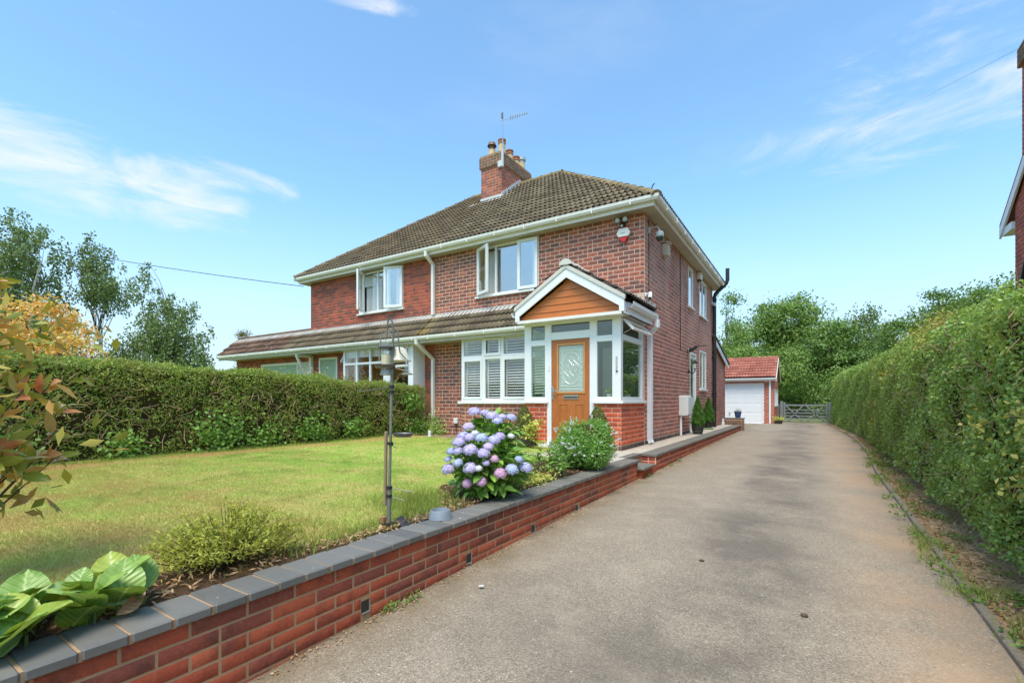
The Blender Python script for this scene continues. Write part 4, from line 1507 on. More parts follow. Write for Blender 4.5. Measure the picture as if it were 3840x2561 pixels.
for i, (x, y, hgt, kind) in enumerate([(-6.46, 3.32, .40, 'cowl'), (-6.06, 3.36, .56, 'roll'), (-6.06, 3.86, .40, 'roll'), (-6.06, 4.30, .36, 'roll'), (-6.06, 4.70, .42, 'cap'), (-6.5, 4.2, .36, 'roll')]):
    r_ = .125
    pm = MB().lathe([(r_ * 1.08, PT), (r_ * 1.02, PT + .1), (r_ * .95, PT + hgt - .1), (r_ * .97, PT + hgt - .06)], x, y, 18)
    po = part('chimney_pot', pm, M['pot_clay'], CHM, True)
    if kind == 'roll':
        rm_ = MB().lathe([(r_ * .98, PT + hgt - .10), (r_ * 1.12, PT + hgt - .09), (r_ * 1.12, PT + hgt - .06), (r_, PT + hgt - .05), (r_, PT + hgt), (r_ * 1.15, PT + hgt + .01), (r_ * 1.15, PT + hgt + .05), (r_ * .8, PT + hgt + .05), (r_ * .8, PT + hgt - .2)], x, y, 18)
        part('pot_rim', rm_, M['pot_red'], CHM, True)
    elif kind == 'cowl':
        rm_ = MB().lathe([(r_ * .9, PT + hgt - .05), (r_ * .9, PT + hgt + .08)], x, y, 14).lathe([(r_ * 1.05, PT + hgt + .08), (r_ * 1.35, PT + hgt + .08), (r_ * .95, PT + hgt + .20), (.01, PT + hgt + .22)], x, y, 14)
        part('cowl', rm_, M['steelcowl'], CHM, True)
    else:
        rm_ = MB().lathe([(r_ * .9, PT + hgt - .08), (r_ * .9, PT + hgt), (r_ * 1.25, PT + hgt + .02), (r_ * 1.3, PT + hgt + .12), (r_ * .6, PT + hgt + .13)], x, y, 14)
        part('pot_cap', rm_, M['cowlmetal'], CHM, True)

# ------------------------------------------------------------------ porch
PY = -1.55
POR = part('porch_frame', MB().box(-2.2, -2.19, -1.50, -1.49, 1.0, 1.01), M['upvc'], H1)
pl = PL('F', PY)
ps = PL('S', 0.0)
mb = MB()
D0, D1 = -.085, -.005
for (a, b) in ((-2.2, -2.03), (-1.69, -1.535), (-.66, -.50), (-.18, -.002)):
    pbox(mb, pl, a, b, D0, D1, .975 if a in (-2.2, -.18) else (.0), 2.62, .006)
for (a, b) in ((-2.03, -1.69), (-.50, -.18)):
    pbox(mb, pl, a - .002, b + .002, D0 + .004, D1 - .004, .975, 1.06, .005)
    pbox(mb, pl, a - .002, b + .002, D0 + .004, D1 - .004, 2.17, 2.29, .005)
    pbox(mb, pl, a - .002, b + .002, D0 + .004, D1 - .004, 2.60, 2.64, .005)
pbox(mb, pl, -1.537, -.658, D0 + .004, D1 - .004, 2.27, 2.43, .005)
pbox(mb, pl, -1.537, -.658, D0 + .004, D1 - .004, 2.60, 2.64, .005)
pbox(mb, pl, -2.2, -.0, D0 + .002, D1 + .002, 2.622, 2.70)
# side elevation frame
pbox(mb, ps, PY + .083, PY + .14, D0, D1, .975, 2.62, .006)
pbox(mb, ps, -.17, -.08, D0, D1, .975, 2.62, .006)
pbox(mb, ps, PY + .14, -.17, D0 + .004, D1 - .004, .975, 1.06, .005)
pbox(mb, ps, PY + .14, -.17, D0 + .004, D1 - .004, 2.20, 2.31, .005)
pbox(mb, ps, PY + .08, -.0, D0 + .002, D1 + .002, 2.60, 2.70)
# left side elevation (turned away from the drive)
mb.box(-2.195, -2.12, PY + .09, -.5, .975, 1.06).box(-2.195, -2.12, PY + .09, -.5, 2.56, 2.70)
part('posts_and_rails', mb, M['upvc'], POR)
s_ = MB()
pbox(s_, pl, -2.25, -1.60, -.08, .06, .925, .974, .008)
pbox(s_, pl, -.58, .065, -.08, .06, .925, .974, .008)
pbox(s_, ps, PY - .01, -.0, -.08, .062, .926, .973, .008)
part('sill', s_, M['upvc'], POR)
part('threshold', MB().cbox(-1.75, -.45, -1.75, -1.47, -.01, .07, .012), M['white'], POR)
for (a, b, c, d) in ((-2.035, -1.685, 1.055, 2.175), (-2.035, -1.685, 2.285, 2.605), (-.505, -.175, 1.055, 2.175), (-.505, -.175, 2.285, 2.605), (-1.54, -.655, 2.425, 2.605)):
    pane(POR, pl, a, b, c, d, -.045, 'glass_green')
pane(POR, ps, PY + .135, -.165, 1.055, 2.205, -.045, 'glass_green')
pane(POR, PL('S', -2.16), PY + .09, -.5, 1.06, 2.56, 0, 'glass_green')
# open top light, hung from the head
mb = MB()
ring(mb, ps, PY + .135, -.165, 2.305, 2.605, .05, -.02, .03)
vv = MB()
pbox(vv, ps, PY + .18, -.21, .0, .008, 2.35, 2.56)
hz_ = 2.61
a_ = R(42)
def tilt(m):
    out = []
    for (x, y, z) in m.v:
        dz = z - hz_
        out.append((x * math.cos(a_) - dz * math.sin(a_) + .0, y, hz_ + dz * math.cos(a_) + x * math.sin(a_)))
    m.v = out
    return m
part('top_light', tilt(mb), M['upvc'], POR)
part('pane', tilt(vv), M['glass'], POR)
part('stay', MB().tube([(.0, PY + .2, 2.34), (.17, PY + .2, 2.42)], .01, 5), M['chrome'], POR)
# added slats stand in for louvres reflected in the left sidelight
lb = part('blind', MB().cbox(-2.05, -1.67, -1.39, -1.33, 2.09, 2.15, .004), M['shutter'], H1, label='slatted blind behind the narrow porch window')
sm = MB().cbox(-.19, .19, -.03, .03, -.004, .004, .003).mesh('slat', M['shutter'])
for i in range(15):
    addobj('slat', sm, lb, (-1.86, -1.36, 1.16 + i * .062), (R(30), 0, 0))
# inside of the porch
pi = MB().box(-2.1, -.1, -.06, -.012, .0, 2.6).box(-2.1, -.1, -1.45, -.06, -.01, .02).box(-2.1, -.1, -1.4, -.06, 2.60, 2.615)
part('porch_lining', pi, M['interior'], H1)
inner = MB().box(-.95, -.55, -.09, -.062, .02, 2.2)
part('inner_door', inner, M['white'], H1)

# front door
mb = MB()
DU0, DU1, DZ0, DZ1 = -1.53, -.665, .07, 2.265
GU0, GU1, GZ0, GZ1 = -1.375, -.79, 1.165, 2.15
pbox(mb, pl, DU0, GU0, -.07, -.022, DZ0, DZ1, .006)
pbox(mb, pl, GU1, DU1, -.07, -.022, DZ0, DZ1, .006)
pbox(mb, pl, GU0 - .003, GU1 + .003, -.069, -.023, GZ1, DZ1 - .001, .004)
pbox(mb, pl, GU0 - .003, GU1 + .003, -.069, -.023, DZ0 + .001, GZ0, .004)
dl = part('front_door', mb, M['oakdoor'], H1, label='golden oak front door with leaded glass and letterbox')
mb = MB()
ring(mb, pl, GU0 - .035, GU1 + .035, GZ0 - .035, GZ1 + .035, .042, -.026, -.008)
part('glazing_bead', mb, M['oaktrim'], dl)
for (a, b) in ((-1.36, -1.15), (-.99, -.80)):
    mb = MB()
    ring(mb, pl, a, b, .22, .92, .022, -.026, -.012)
    pbox(mb, pl, a + .04, b - .04, -.03, -.015, .26, .88, .008)
    part('panel', mb, M['oakdoor'], dl)
mb = MB()
pbox(mb, pl, GU0, GU1, -.05, -.04, GZ0, GZ1)
part('glass_panel', mb, M['obscure'], dl)
cmz, cmx = (GZ0 + GZ1) / 2, (GU0 + GU1) / 2
def came(pts, r_=.004):
    P = [(cmx + a, PY + .036, cmz + b) for a, b in pts]
    return MB().tube(P, r_, 5)
cs = MB()
hw, hh = .245, .44
for pts in ([(-hw, -hh), (hw, -hh)], [(-hw, hh), (hw, hh)], [(-hw, -hh + .07), (hw, -hh + .07)], [(-hw, hh - .07), (hw, hh - .07)], [(-hw + .04, -hh + .07), (-hw + .04, hh - .07)], [(hw - .04, -hh + .07), (hw - .04, hh - .07)],
            [(-hw, hh), (-.29, .49)], [(hw, hh), (.29, .49)], [(-hw, -hh), (-.29, -.49)], [(hw, -hh), (.29, -.49)]):
    cs.add(came(pts))
for sg in (1, -1):
    cs.add(came([(.185 * math.cos(t), sg * (.13 + .20 * math.sin(t))) for t in np.linspace(.1, math.pi - .1, 14)], .006))
# interlaced lozenge
for (a, b) in ((.0, .0), (.06, .0), (-.06, .0)):
    cs.add(came([(a, .27 if a == 0 else .17), (a + .12, .05), (a + .05, -.08), (a, -.27 if a == 0 else -.17), (a - .12, -.05), (a - .05, .08), (a, .27 if a == 0 else .17)], .0045))
cs.add(came([(-.18, 0), (-.1, .08), (0, -.08), (.1, .08), (.18, 0), (.1, -.08), (0, .08), (-.1, -.08), (-.18, 0)], .004))
for z in (-.12, 0, .12):
    for sg in (-1, 1):
        cs.add(came([(sg * .215, z), (sg * .265, z)], .006))
part('leaded_pattern', cs, M['came'], dl, True)
lm = MB()
pbox(lm, pl, -1.255, -.905, -.026, -.004, 1.02, 1.10, .006)
part('letterbox', lm, M['chrome'], dl)
part('letter_flap', MB().cbox(-1.235, -.925, PY - .002, PY + .006, 1.04, 1.07, .003), M['black'], dl)
hm = MB().cbox(-1.515, -1.475, PY + .005, PY + .026, 1.0, 1.28, .006)
hm.tube([(-1.495, PY + .01, 1.19), (-1.495, PY - .045, 1.19), (-1.36, PY - .045, 1.19)], .012, 7)
part('handle', hm, M['chrome'], dl, True)
part('lock', MB().tube([(-1.495, PY + .01, 1.28), (-1.495, PY - .015, 1.28)], .02, 10), M['chrome'], dl)

# porch gable and roof
GY = -1.85
AX, AZ = -1.04, 3.66
k_ = .62
EX = 1.21
gab = part('porch_gable', MB().prism([(AX - 1.13, -1.70, 2.69), (AX + 1.13, -1.70, 2.69), (AX, -1.70, 3.44)], (0, .12, 0)), M['interior'], H1)
zt = 2.685
for i in range(6):
    za, zb = zt + i * .140, zt + (i + 1) * .140
    xa = max(0.0, (AZ - .20 - za) / k_)
    xb = max(0.0, (AZ - .20 - zb) / k_)
    if xa < .08:
        continue
    y_ = -1.735
    za2 = za + .006
    mbb = MB()
    pts = [(AX - xa, y_, za2), (AX + xa, y_, za2), (AX + xb, y_ + .012, zb), (AX - xb, y_ + .012, zb)] if xb > 0.01 else [(AX - xa, y_, za2), (AX + xa, y_, za2), (AX, y_ + .012, zb - .02)]
    mbb.prism(pts, (0, .03, 0))
    part('board', mbb, M['oak'], gab)
bb = MB()
for sg in (-1, 1):
    top = [(AX, AZ), (AX + sg * EX, AZ - k_ * EX)]
    P = [(AX, GY, AZ), (AX + sg * EX, GY, AZ - k_ * EX), (AX + sg * EX, GY, AZ - k_ * EX - .235), (AX + sg * (EX - .10), GY, AZ - k_ * EX - .235), (AX + sg * (EX - .10), GY, AZ - k_ * (EX - .1) - .185), (AX, GY, AZ - .185)]
    if sg < 0:
        P = P[::-1]
    bb.prism(P, (0, .03, 0))
part('bargeboard', bb, M['white'], gab)
part('gable_soffit', MB().box(AX - EX + .0, AX + EX - .0, GY + .03, -1.545, 2.640, 2.668).box(AX - EX + .05, AX + EX - .05, GY + .005, GY + .045, 2.63, 2.69), M['gutter'], gab)
vg = MB()
for sg in (-1, 1):
    P = [(AX, GY - .02, AZ + .001), (AX + sg * (EX + .02), GY - .02, AZ - k_ * (EX + .02) + .001), (AX + sg * (EX + .02), GY - .02, AZ - k_ * (EX + .02) + .085), (AX, GY - .02, AZ + .085)]
    if sg < 0:
        P = P[::-1]
    vg.prism(P, (0, .06, 0))
part('verge', vg, M['verge'], gab)
pr = MB()
for sg in (-1, 1):
    pr.quad((AX, GY, AZ + .03), (AX + sg * (EX + .06), GY, AZ + .03 - k_ * (EX + .06)), (AX + sg * (EX + .06), -.0, AZ + .03 - k_ * (EX + .06)), (AX, -.0, AZ + .03))
    pr.box(*(sorted((AX + sg * (EX - .06), AX + sg * (EX - .03)))), GY + .03, 0, 2.64, 2.88)
PROOF = part('porch_roof', pr, M['tile_porch'], H1)
SL = math.hypot(EX + .06, k_ * (EX + .06))
zb_ = AZ + .055 - k_ * (EX + .06)
T = lay_tiles((AX + EX + .06, GY + .04, zb_), (0, 1, 0), (-1, 0, k_), -GY - .05, SL, None, 'tile_porch')
T += lay_tiles((AX - EX - .06, -.01, zb_), (0, -1, 0), (1, 0, k_), -GY - .05, SL, None, 'tile_lean')
emit_tiles(T, PROOF)
ridge_tiles(PROOF, (AX, GY - .03, AZ + .10), (AX, .0, AZ + .10), 'verge', rad=.11, cap=True)
pf = MB().box(AX + EX - .03, AX + EX - .005, GY + .031, -.0, 2.66, 2.87)
part('fascia', pf, M['white'], PROOF)
part('side_soffit', MB().box(-.0, AX + EX - .03, -1.54, 0, 2.655, 2.668), M['white'], PROOF)
gm = MB()
prof = [(d, z) for d, z in gutter_prof(2.885)]
sweep(gm, prof, [(AX + EX - .004, -1.62), (AX + EX - .004, .14)])
part('gutter', gm, M['white'], PROOF)
gm = MB()
sweep(gm, prof, [(AX - EX - .0, -.7), (AX - EX - .0, -1.82)])
part('gutter', gm, M['white'], PROOF)
sf = MB()
for i in range(9):
    x0 = AX + .32 + i * .105
    z0 = AZ + .10 - k_ * (x0 - AX)
    sf.box(x0, x0 + .13, -.016, -.0065, z0 - .10, z0 + .075)
part('step_flashing', sf, M['lead'], PROOF)

# ------------------------------------------------------------------ left-hand house (neighbour)
H2 = empty('brick_house', (-9.2, 4.3, 0), 'farther left-hand half of the semi-detached house beyond the clipped hedge', 'house')
LX = -12.12
wm = MB()
fh2 = [(-9.51, -7.48, 3.84, 5.17), (-9.6, -6.7, .9, 2.6), (-11.65, -10.64, -.1, 2.5)]
wall_sheet(wm, 'F', 0, LX, PARTY, -.3, WT, fh2)
wm.box(LX, LX + .24, .24, 8.36, -.3, WT).box(LX, PARTY, 8.36, 8.6, -.3, WT)
W2 = part('wall', wm, M['mortar_left'], H2)
im = MB().box(-12, -6.3, 2.6, 2.7, 0, 5.15).box(-12, -6.3, .24, 8.3, 2.66, 2.8).box(-12, -6.3, .24, 8.3, 5.12, 5.18).box(-12, -6.3, .24, 8.3, -.05, .02)
part('interior', im, M['interior'], H2)
B = lay('F', 0, LX, PARTY, 3.40, WT, BL, CH, .010, fh2, mat='brick_left', seed=51)
B += lay('F', 0, LX, PARTY, 1.2, 2.75, BL, CH, .010, fh2, mat='brick_left', seed=52)
B += lay('W', LX, 0, 8.6, 2.4, WT, BL, CH, .010, [], mat='brick_left', seed=53)
emit_bricks(B, W2, 300)
rm = MB()
AL = LX - OV + (OV - APX)
rm.quad((LX - OV, -OV, EAVE + rz), (PARTY, -OV, EAVE + rz), (PARTY, RY, RZ + rz), (AL, RY, RZ + rz))
rm.poly([(LX - OV, -OV, EAVE + rz), (AL, RY, RZ + rz), (LX - OV, 2 * RY + OV, EAVE + rz)])
rm.quad((PARTY, 2 * RY + OV, EAVE + rz), (LX - OV, 2 * RY + OV, EAVE + rz), (AL, RY, RZ + rz), (PARTY, RY, RZ + rz))
ROOF2 = part('roof', rm, M['tile_left'], H2)
wd_ = PARTY - (LX - OV)
lim = lambda s: ((AL - (LX - OV)) * min(s, SLP) / SLP, wd_)
T = lay_tiles((LX - OV, -OV - .03, EAVE - .02), (1, 0, 0), sdir, wd_, SLP, lim, 'tile_left')
emit_tiles(T, ROOF2)
ridge_tiles(ROOF2, (LX - OV - .02, -OV - .02, EAVE + .03), (AL, RY, RZ + .02), 'tile_left', name='hip_tile')
ridge_tiles(ROOF2, (AL, RY, RZ + .02), (PARTY, RY, RZ + .02), 'ridge')
e2 = [(LX + .6, 8.6), (LX, 8.6), (LX, 0), (PARTY, 0)]
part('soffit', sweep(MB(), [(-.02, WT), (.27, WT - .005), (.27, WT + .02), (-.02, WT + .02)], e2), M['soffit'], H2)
fm = sweep(MB(), [(.27, WT - .02), (.295, WT - .02), (.295, WT + .15), (.27, WT + .15)], e2)
part('fascia', fm, M['gutter'], H2)
G2 = part('gutter', sweep(MB(), [(d + .313, z) for d, z in gutter_prof(EAVE + .012)], e2), M['gutter'], H2)
w = window_front(H2, -9.51, -7.48, 3.84, 5.17, [-8.62, -8.12])
pane(w, PL('F', 0), -8.87, -8.15, 3.89, 5.115, -.02, 'glass_up')
sash(w, 'F', 0, -9.22, -8.62, 3.87, 5.15, 'a', 60, d=.012)
sash(w, 'F', 0, -8.13, -7.49, 3.87, 5.15, 'b', 17, d=.012)
curtain(w, -9.4, -8.3, .22, 3.7, 5.1)
curtain(w, -8.0, -7.5, .2, 3.7, 5.1)
part('blind', MB().box(-9.45, -8.5, .15, .165, 4.75, 5.12), M['blind'], w)
# bay with small panes
pl = PL('F', -.5)
mb = MB()
ring(mb, pl, -9.68, -6.58, .95, 2.66, .08, -.075, .0)
for c in (-9.04, -8.42):
    pbox(mb, pl, c - .03, c + .03, -.073, -.002, 1.0, 2.6, .004)
pbox(mb, pl, -7.82, -7.52, -.074, -.001, 1.0, 2.6, .004)
pbox(mb, pl, -6.78, -6.62, -.074, -.001, 1.0, 2.6, .004)
pbox(mb, pl, -9.62, -7.8, -.072, -.004, 2.12, 2.19, .004)
pbox(mb, pl, -7.53, -6.77, -.072, -.004, 1.98, 2.05, .004)
pbox(mb, pl, -9.75, -6.52, -.07, .03, 2.60, 2.74, .006)
bw2 = part('bay_window', mb, M['upvc'], H2)
for (a, b) in ((-9.6, -9.07), (-9.01, -8.45), (-8.39, -7.82)):
    for (c, d) in ((1.03, 2.12), (2.19, 2.60)):
        pane(bw2, pl, a - .01, b + .01, c - .01, d + .01, -.03, 'glass')
pane(bw2, pl, -7.53, -6.77, 1.03, 1.99, -.03, 'glass')
pane(bw2, pl, -7.53, -6.77, 2.04, 2.60, -.03, 'glass')
for (a, b) in ((-9.6, -9.05), (-9.03, -8.43), (-8.41, -7.8)):
    part('blind', MB().box(a, b, -.38, -.37, 2.36, 2.62), M['blind'], bw2)
# left cheek of the bay with its vent hung open
part('bay_cheek', MB().box(-9.675, -9.60, -.425, 0, .9, 1.5).box(-9.675, -9.60, -.425, -.36, 1.5, 2.66).box(-9.675, -9.60, -.06, 0, 1.5, 2.66), M['upvc'], bw2)
vm = MB().box(-9.70, -9.66, -.40, -.02, 2.16, 2.60)
vm.v = [(-9.68 + (x + 9.68) * math.cos(R(38)) + (z - 2.6) * math.sin(R(38)), y, 2.6 + (z - 2.6) * math.cos(R(38)) - (x + 9.68) * math.sin(R(38))) for x, y, z in vm.v]
part('top_light', vm, M['upvc'], bw2)
vm = MB().box(-7.52, -6.78, -.56, -.52, 2.06, 2.60)
vm = MB()
ring(vm, pl, -7.54, -6.76, 2.06, 2.60, .055, 0, .04)
vm.v = [(x, -.5 + (y + .5) * math.cos(R(20)) + (z - 2.6) * math.sin(R(20)), 2.6 + (z - 2.6) * math.cos(R(20)) - (y + .5) * math.sin(R(20))) for x, y, z in vm.v]
part('top_light', vm, M['upvc'], bw2)
part('bay_cheek', MB().box(-6.66, -6.585, -.425, 0, .5, 2.66), M['upvc'], bw2)
# doorway
mb = MB()
ring(mb, PL('F', 0), -11.65, -10.64, .0, 2.5, .07, -.06, .01)
nd2 = part('neighbour_door', mb, M['upvc'], H2)
part('leaf', MB().cbox(-11.57, -10.72, .02, .05, .03, 2.43, .008), M['greendoor'], nd2)
# side garage under the long lean-to
gm = MB()
wall_sheet(gm, 'F', .0, -17.2, LX - .001, -.3, 2.75, [(-15.34, -12.2, -.3, 2.42)])
gm.box(-17.2, -16.96, .24, 6, -.3, 2.75)
gm.box(-17.2, LX - .001, .06, .2, 2.7, 3.62)
gw2 = part('garage_wall', gm, M['mortar_left'], H2)
B = lay('F', 0, -17.2, LX, 1.0, 2.75, BL, CH, .01, [(-15.34, -12.2, -.3, 2.42)], mat='brick_left', seed=54)
B += lay('F', .055, -17.2, LX, 3.42, 3.62, BL, CH, .01, mat='brick_chimtop', seed=55)
emit_bricks(B, gw2)
mb = MB()
ring(mb, PL('F', -.0), -15.34, -12.88, -.0, 2.42, .09, -.08, .01)
gd = part('garage_window', mb, M['white'], H2)
part('frosted_pane', MB().box(-15.25, -12.97, .04, .05, .09, 2.33), M['greendoor'], gd)
part('board_panel', MB().box(-12.87, -12.21, .02, .06, 0, 2.42), M['verge'], gd)
br = MB()
br.cbox(-12.06, -11.94, -.13, -.012, 1.2, 2.60, .01)
br.cbox(-12.06, -11.94, -.66, -.10, 2.52, 2.63, .01)
part('gallows_bracket', br, M['gutter'], H2)
br = MB().tube([(-12.0, -.64, 2.55), (-12.0, -.50, 2.28), (-12.0, -.30, 2.0), (-12.0, -.10, 1.75)], .05, 4)
part('curved_brace', br, M['gutter'], H2)
leanto(H2, -17.2, PARTY - .004, lambda u, s: 'tile_lean' if u > 4.6 and u < 10.8 else ('tile_old' if u <= 4.6 else 'ridge'))
# clump of moss/stonecrop and a vent on the wall
# ------------------------------------------------------------------ garage at the end of the drive
GA = empty('garage', (.3, 19, -.2), 'detached brick garage with red tiled roof and white door at the end of the drive', 'garage')
GYF, GX1, GX0, GZ = 17.2, 1.54, -1.9, -.2
GYB = 20.9
gm = MB()
wall_sheet(gm, 'F', GYF, GX0, GX1, -.4, 2.08, [(-.80, 1.07, -.4, 1.92)])
wall_sheet(gm, 'S', GX1, GYF + .24, GYB, -.4, 2.08, [(17.55, 20.3, .66, 1.58)])
gm.prism([(GX1 - .001, GYF + .0, 2.08), (GX1 - .001, GYB, 2.08), (GX1 - .001, (GYF + GYB) / 2, 3.22)], (-.2, 0, 0))
gm.box(GX0, GX1 - .25, GYB - .2, GYB, -.4, 2.08)
gwl = part('wall', gm, M['mortar_porch'], GA)
B = lay('F', GYF, GX0, GX1, -.2, 2.08, .24, .0845, .010, [(-.80, 1.07, -.4, 1.92)], mat='brick_gar', seed=61)
B += lay('S', GX1, GYF, GYB, -.2, 2.08, .24, .0845, .010, [(17.55, 20.3, .66, 1.58)], mat='brick_gar', seed=62)
B += lay('S', GX1, GYF, GYB, 2.08, 3.2, .24, .0845, .010, [], mat='brick_gar', seed=63, topfn=lambda u: 3.22 - abs(u - (GYF + GYB) / 2) * .615)
emit_bricks(B, gwl, 300)
dm = MB()
ring(dm, PL('F', GYF), -.80, 1.07, -.2, 1.92, .07, -.06, .012, .01)
gdoor = part('garage_door', dm, M['garage_door'], GA)
part('door_skin', MB().box(-.74, 1.01, GYF + .035, GYF + .06, -.2, 1.86), M['garage_door'], gdoor)
for r_ in range(4):
    for c_ in range(4):
        u0, u1 = -.70 + c_ * .427, -.70 + (c_ + 1) * .427 - .05
        z0, z1 = -.15 + r_ * .50, -.15 + (r_ + 1) * .50 - .07
        part('panel', MB().cbox(u0 + .02, u1, GYF + .028, GYF + .05, z0 + .03, z1, .006), M['garage_door'], gdoor)
part('handle', MB().tube([(-.55, GYF + .03, .30), (-.55, GYF - .03, .30)], .035, 8), M['black'], gdoor)
RYM = (GYF - .25 + GYB + .25) / 2
gr = MB()
zE, zR = 2.17, 3.34
gr.quad((GX0, GYF - .25, zE), (GX1 + .1, GYF - .25, zE), (GX1 + .1, RYM, zR), (GX0, RYM, zR))
gr.quad((GX0, RYM, zR), (GX1 + .1, RYM, zR), (GX1 + .1, GYB + .25, zE), (GX0, GYB + .25, zE))
GR = part('roof', gr, M['tile_red'], GA)
sl = math.hypot(RYM - GYF + .25, zR - zE)
T = lay_tiles((GX0, GYF - .27, zE + .02), (1, 0, 0), (0, RYM - GYF + .25, zR - zE), GX1 + .1 - GX0, sl, None, 'tile_red')
emit_tiles(T, GR)
ridge_tiles(GR, (GX1 + .1, RYM, zR + .03), (GX0, RYM, zR + .03), 'tile_red', rad=.1)
bm_ = MB()
for (a, b) in ((GYF - .3, RYM), (GYB + .3, RYM)):
    bm_.prism([(GX1 + .10, a, zE - .02), (GX1 + .10, b, zR - .0), (GX1 + .10, b, zR - .17), (GX1 + .10, a, zE - .19)], (.03, 0, 0))
part('bargeboard', bm_, M['gutter'], GR)
g_ = sweep(MB(), gutter_prof(2.16), [(GX0, GYF - .22), (GX1 + .12, GYF - .22)])
g_.box(GX0, GX1 + .08, GYF - .21, GYF - .19, 2.0, 2.15)
part('gutter', g_, M['white'], GA)
dp = MB()
downpipe(dp, [(1.36, GYF - .27, 2.08), (1.36, GYF - .06, 1.9), (1.36, GYF - .06, -.18)], .085)
part('downpipe', dp, M['white'], GA)
mb = MB()
ring(mb, PL('S', GX1), 17.55, 20.3, .66, 1.58, .07, -.05, .02)
for c in (18.45, 19.4):
    pbox(mb, PL('S', GX1), c - .04, c + .04, -.05, .02, .7, 1.55)
gwn = part('window', mb, M['upvc'], GA)
pane(gwn, PL('S', GX1), 17.6, 20.25, .7, 1.54, -.02, 'glass')
part('security_light', MB().cbox(1.13, 1.25, GYF - .12, GYF - .01, 1.95, 2.06, .01), M['white'], GA)

# ------------------------------------------------------------------ five-bar gate
gt = empty('field_gate', (2.9, 19, -.2), 'silver-grey timber five-bar gate closing the end of the drive', 'gate')
for x in (1.80,):
    part('gate_post', MB().cbox(x - .075, x + .075, 18.93, 19.07, -.3, .96, .015), M['greywood'], gt)
part('gate_post', MB().cbox(3.90, 4.05, 18.93, 19.07, -.3, .92, .015), M['greywood'], gt)
part('hanging_stile', MB().cbox(1.89, 1.98, 18.97, 19.05, -.16, .90, .008), M['greywood'], gt)
part('shutting_stile', MB().cbox(3.80, 3.875, 18.97, 19.05, -.16, .80, .008), M['greywood'], gt)
for z, w in ((.745, .09), (.49, .07), (.33, .07), (.17, .07), (.03, .07), (-.10, .07)):
    part('rail', MB().cbox(1.975, 3.805, 18.985, 19.02, z - w / 2, z + w / 2, .006), M['greywood'], gt)
for (a, b) in (((2.02, .70), (2.78, -.10)), ((2.08, -.10), (2.78, .72)), ((2.93, .72), (3.78, -.12)), ((2.95, -.10), (3.66, .64))):
    d = Vector((b[0] - a[0], 0, b[1] - a[1])).normalized()
    nrm = Vector((-d.z, 0, d.x)) * .034
    P = [Vector((a[0], 18.955, a[1])) + nrm, Vector((a[0], 18.955, a[1])) - nrm, Vector((b[0], 18.955, b[1])) - nrm, Vector((b[0], 18.955, b[1])) + nrm]
    part('brace', MB().prism(P, (0, .028, 0)), M['greywood'], gt)
part('slam_post', MB().cbox(2.20, 2.26, 18.96, 19.0, -.2, .12, .005), M['greywood'], gt)
solo('fence_post', MB().cbox(1.62, 1.74, 19.1, 19.22, -.3, .78, .01), M['greywood'], (1.68, 19.16, -.2), 'short grey post between the garage and the gate', 'post')

# ------------------------------------------------------------------ neighbouring house at the right edge
H3 = empty('brick_house', (9, 0, -.2), 'red brick gabled house at the right edge behind the tall hedge', 'house')
NX = 7.06
hm = MB()
zE3 = 5.70
rid = 0.2
hm.prism([(NX + .006, 4.72, -.3), (NX + .006, -4.1, -.3), (NX + .006, -4.1, zE3), (NX + .006, rid, zE3 + 3.1), (NX + .006, 4.72, zE3 - .1)][::-1], (6, 0, 0))
w3 = part('wall', hm, M['mortar_left'], H3)
B = lay('W', NX, -4.1, 4.72, 1.2, 8.2, BL, CH, .012, [], mat='brick_gar', seed=71, topfn=lambda u: zE3 + 3.1 - abs(u - rid) * .72)
emit_bricks(B, w3, 0)
rf = MB()
m3 = .72
for sg in (-1, 1):
    y1 = rid + sg * (4.3 + .95)
    z1 = zE3 + 3.2 - m3 * (4.3 + .95)
    P = [(NX - .08, rid, zE3 + 3.2), (NX - .08, y1, z1), (NX - .08, y1, z1 + .1), (NX - .08, rid, zE3 + 3.3)]
    rf.prism(P if sg > 0 else P[::-1], (7, 0, 0))
r3 = part('roof', rf, M['tile_red'], H3)
bb = MB()
for sg in (-1, 1):
    y1 = rid + sg * (4.3 + .93)
    z1 = zE3 + 3.18 - m3 * (4.3 + .93)
    P = [(NX - .09, rid, zE3 + 3.19), (NX - .09, y1, z1), (NX - .09, y1, z1 - .24), (NX - .09, rid, zE3 + 2.92)]
    bb.prism(P if sg > 0 else P[::-1], (.04, 0, 0))
bb.box(NX - .06, NX + .4, 4.73, 5.35, 4.90, 5.07)
part('bargeboard', bb, M['white'], r3)
cm = MB().box(NX - .118, NX + .8, 2.2, 3.84, 6.2, 8.5).box(NX - .176, NX + .86, 2.14, 3.90, 8.1, 8.5)
c3 = part('chimney', cm, M['mortar_left'], H3)
emit_bricks(lay('W', NX - .125, 2.2, 3.84, 6.2, 8.1, BL, CH, .012, mat='brick_gar', seed=72) + lay('B', 3.845, NX - .12, NX + .8, 6.2, 8.1, BL, CH, .012, mat='brick_gar', seed=72) + lay('W', NX - .185, 2.14, 3.90, 8.1, 8.5, BL, CH, .012, mat='brick_chimtop', seed=72), c3, 0)
part('wall_brace', MB().tube([(NX - .05, 4.45, 3.0), (NX - .05, 3.9, 4.0)], .04, 6), M['iron'], H3)

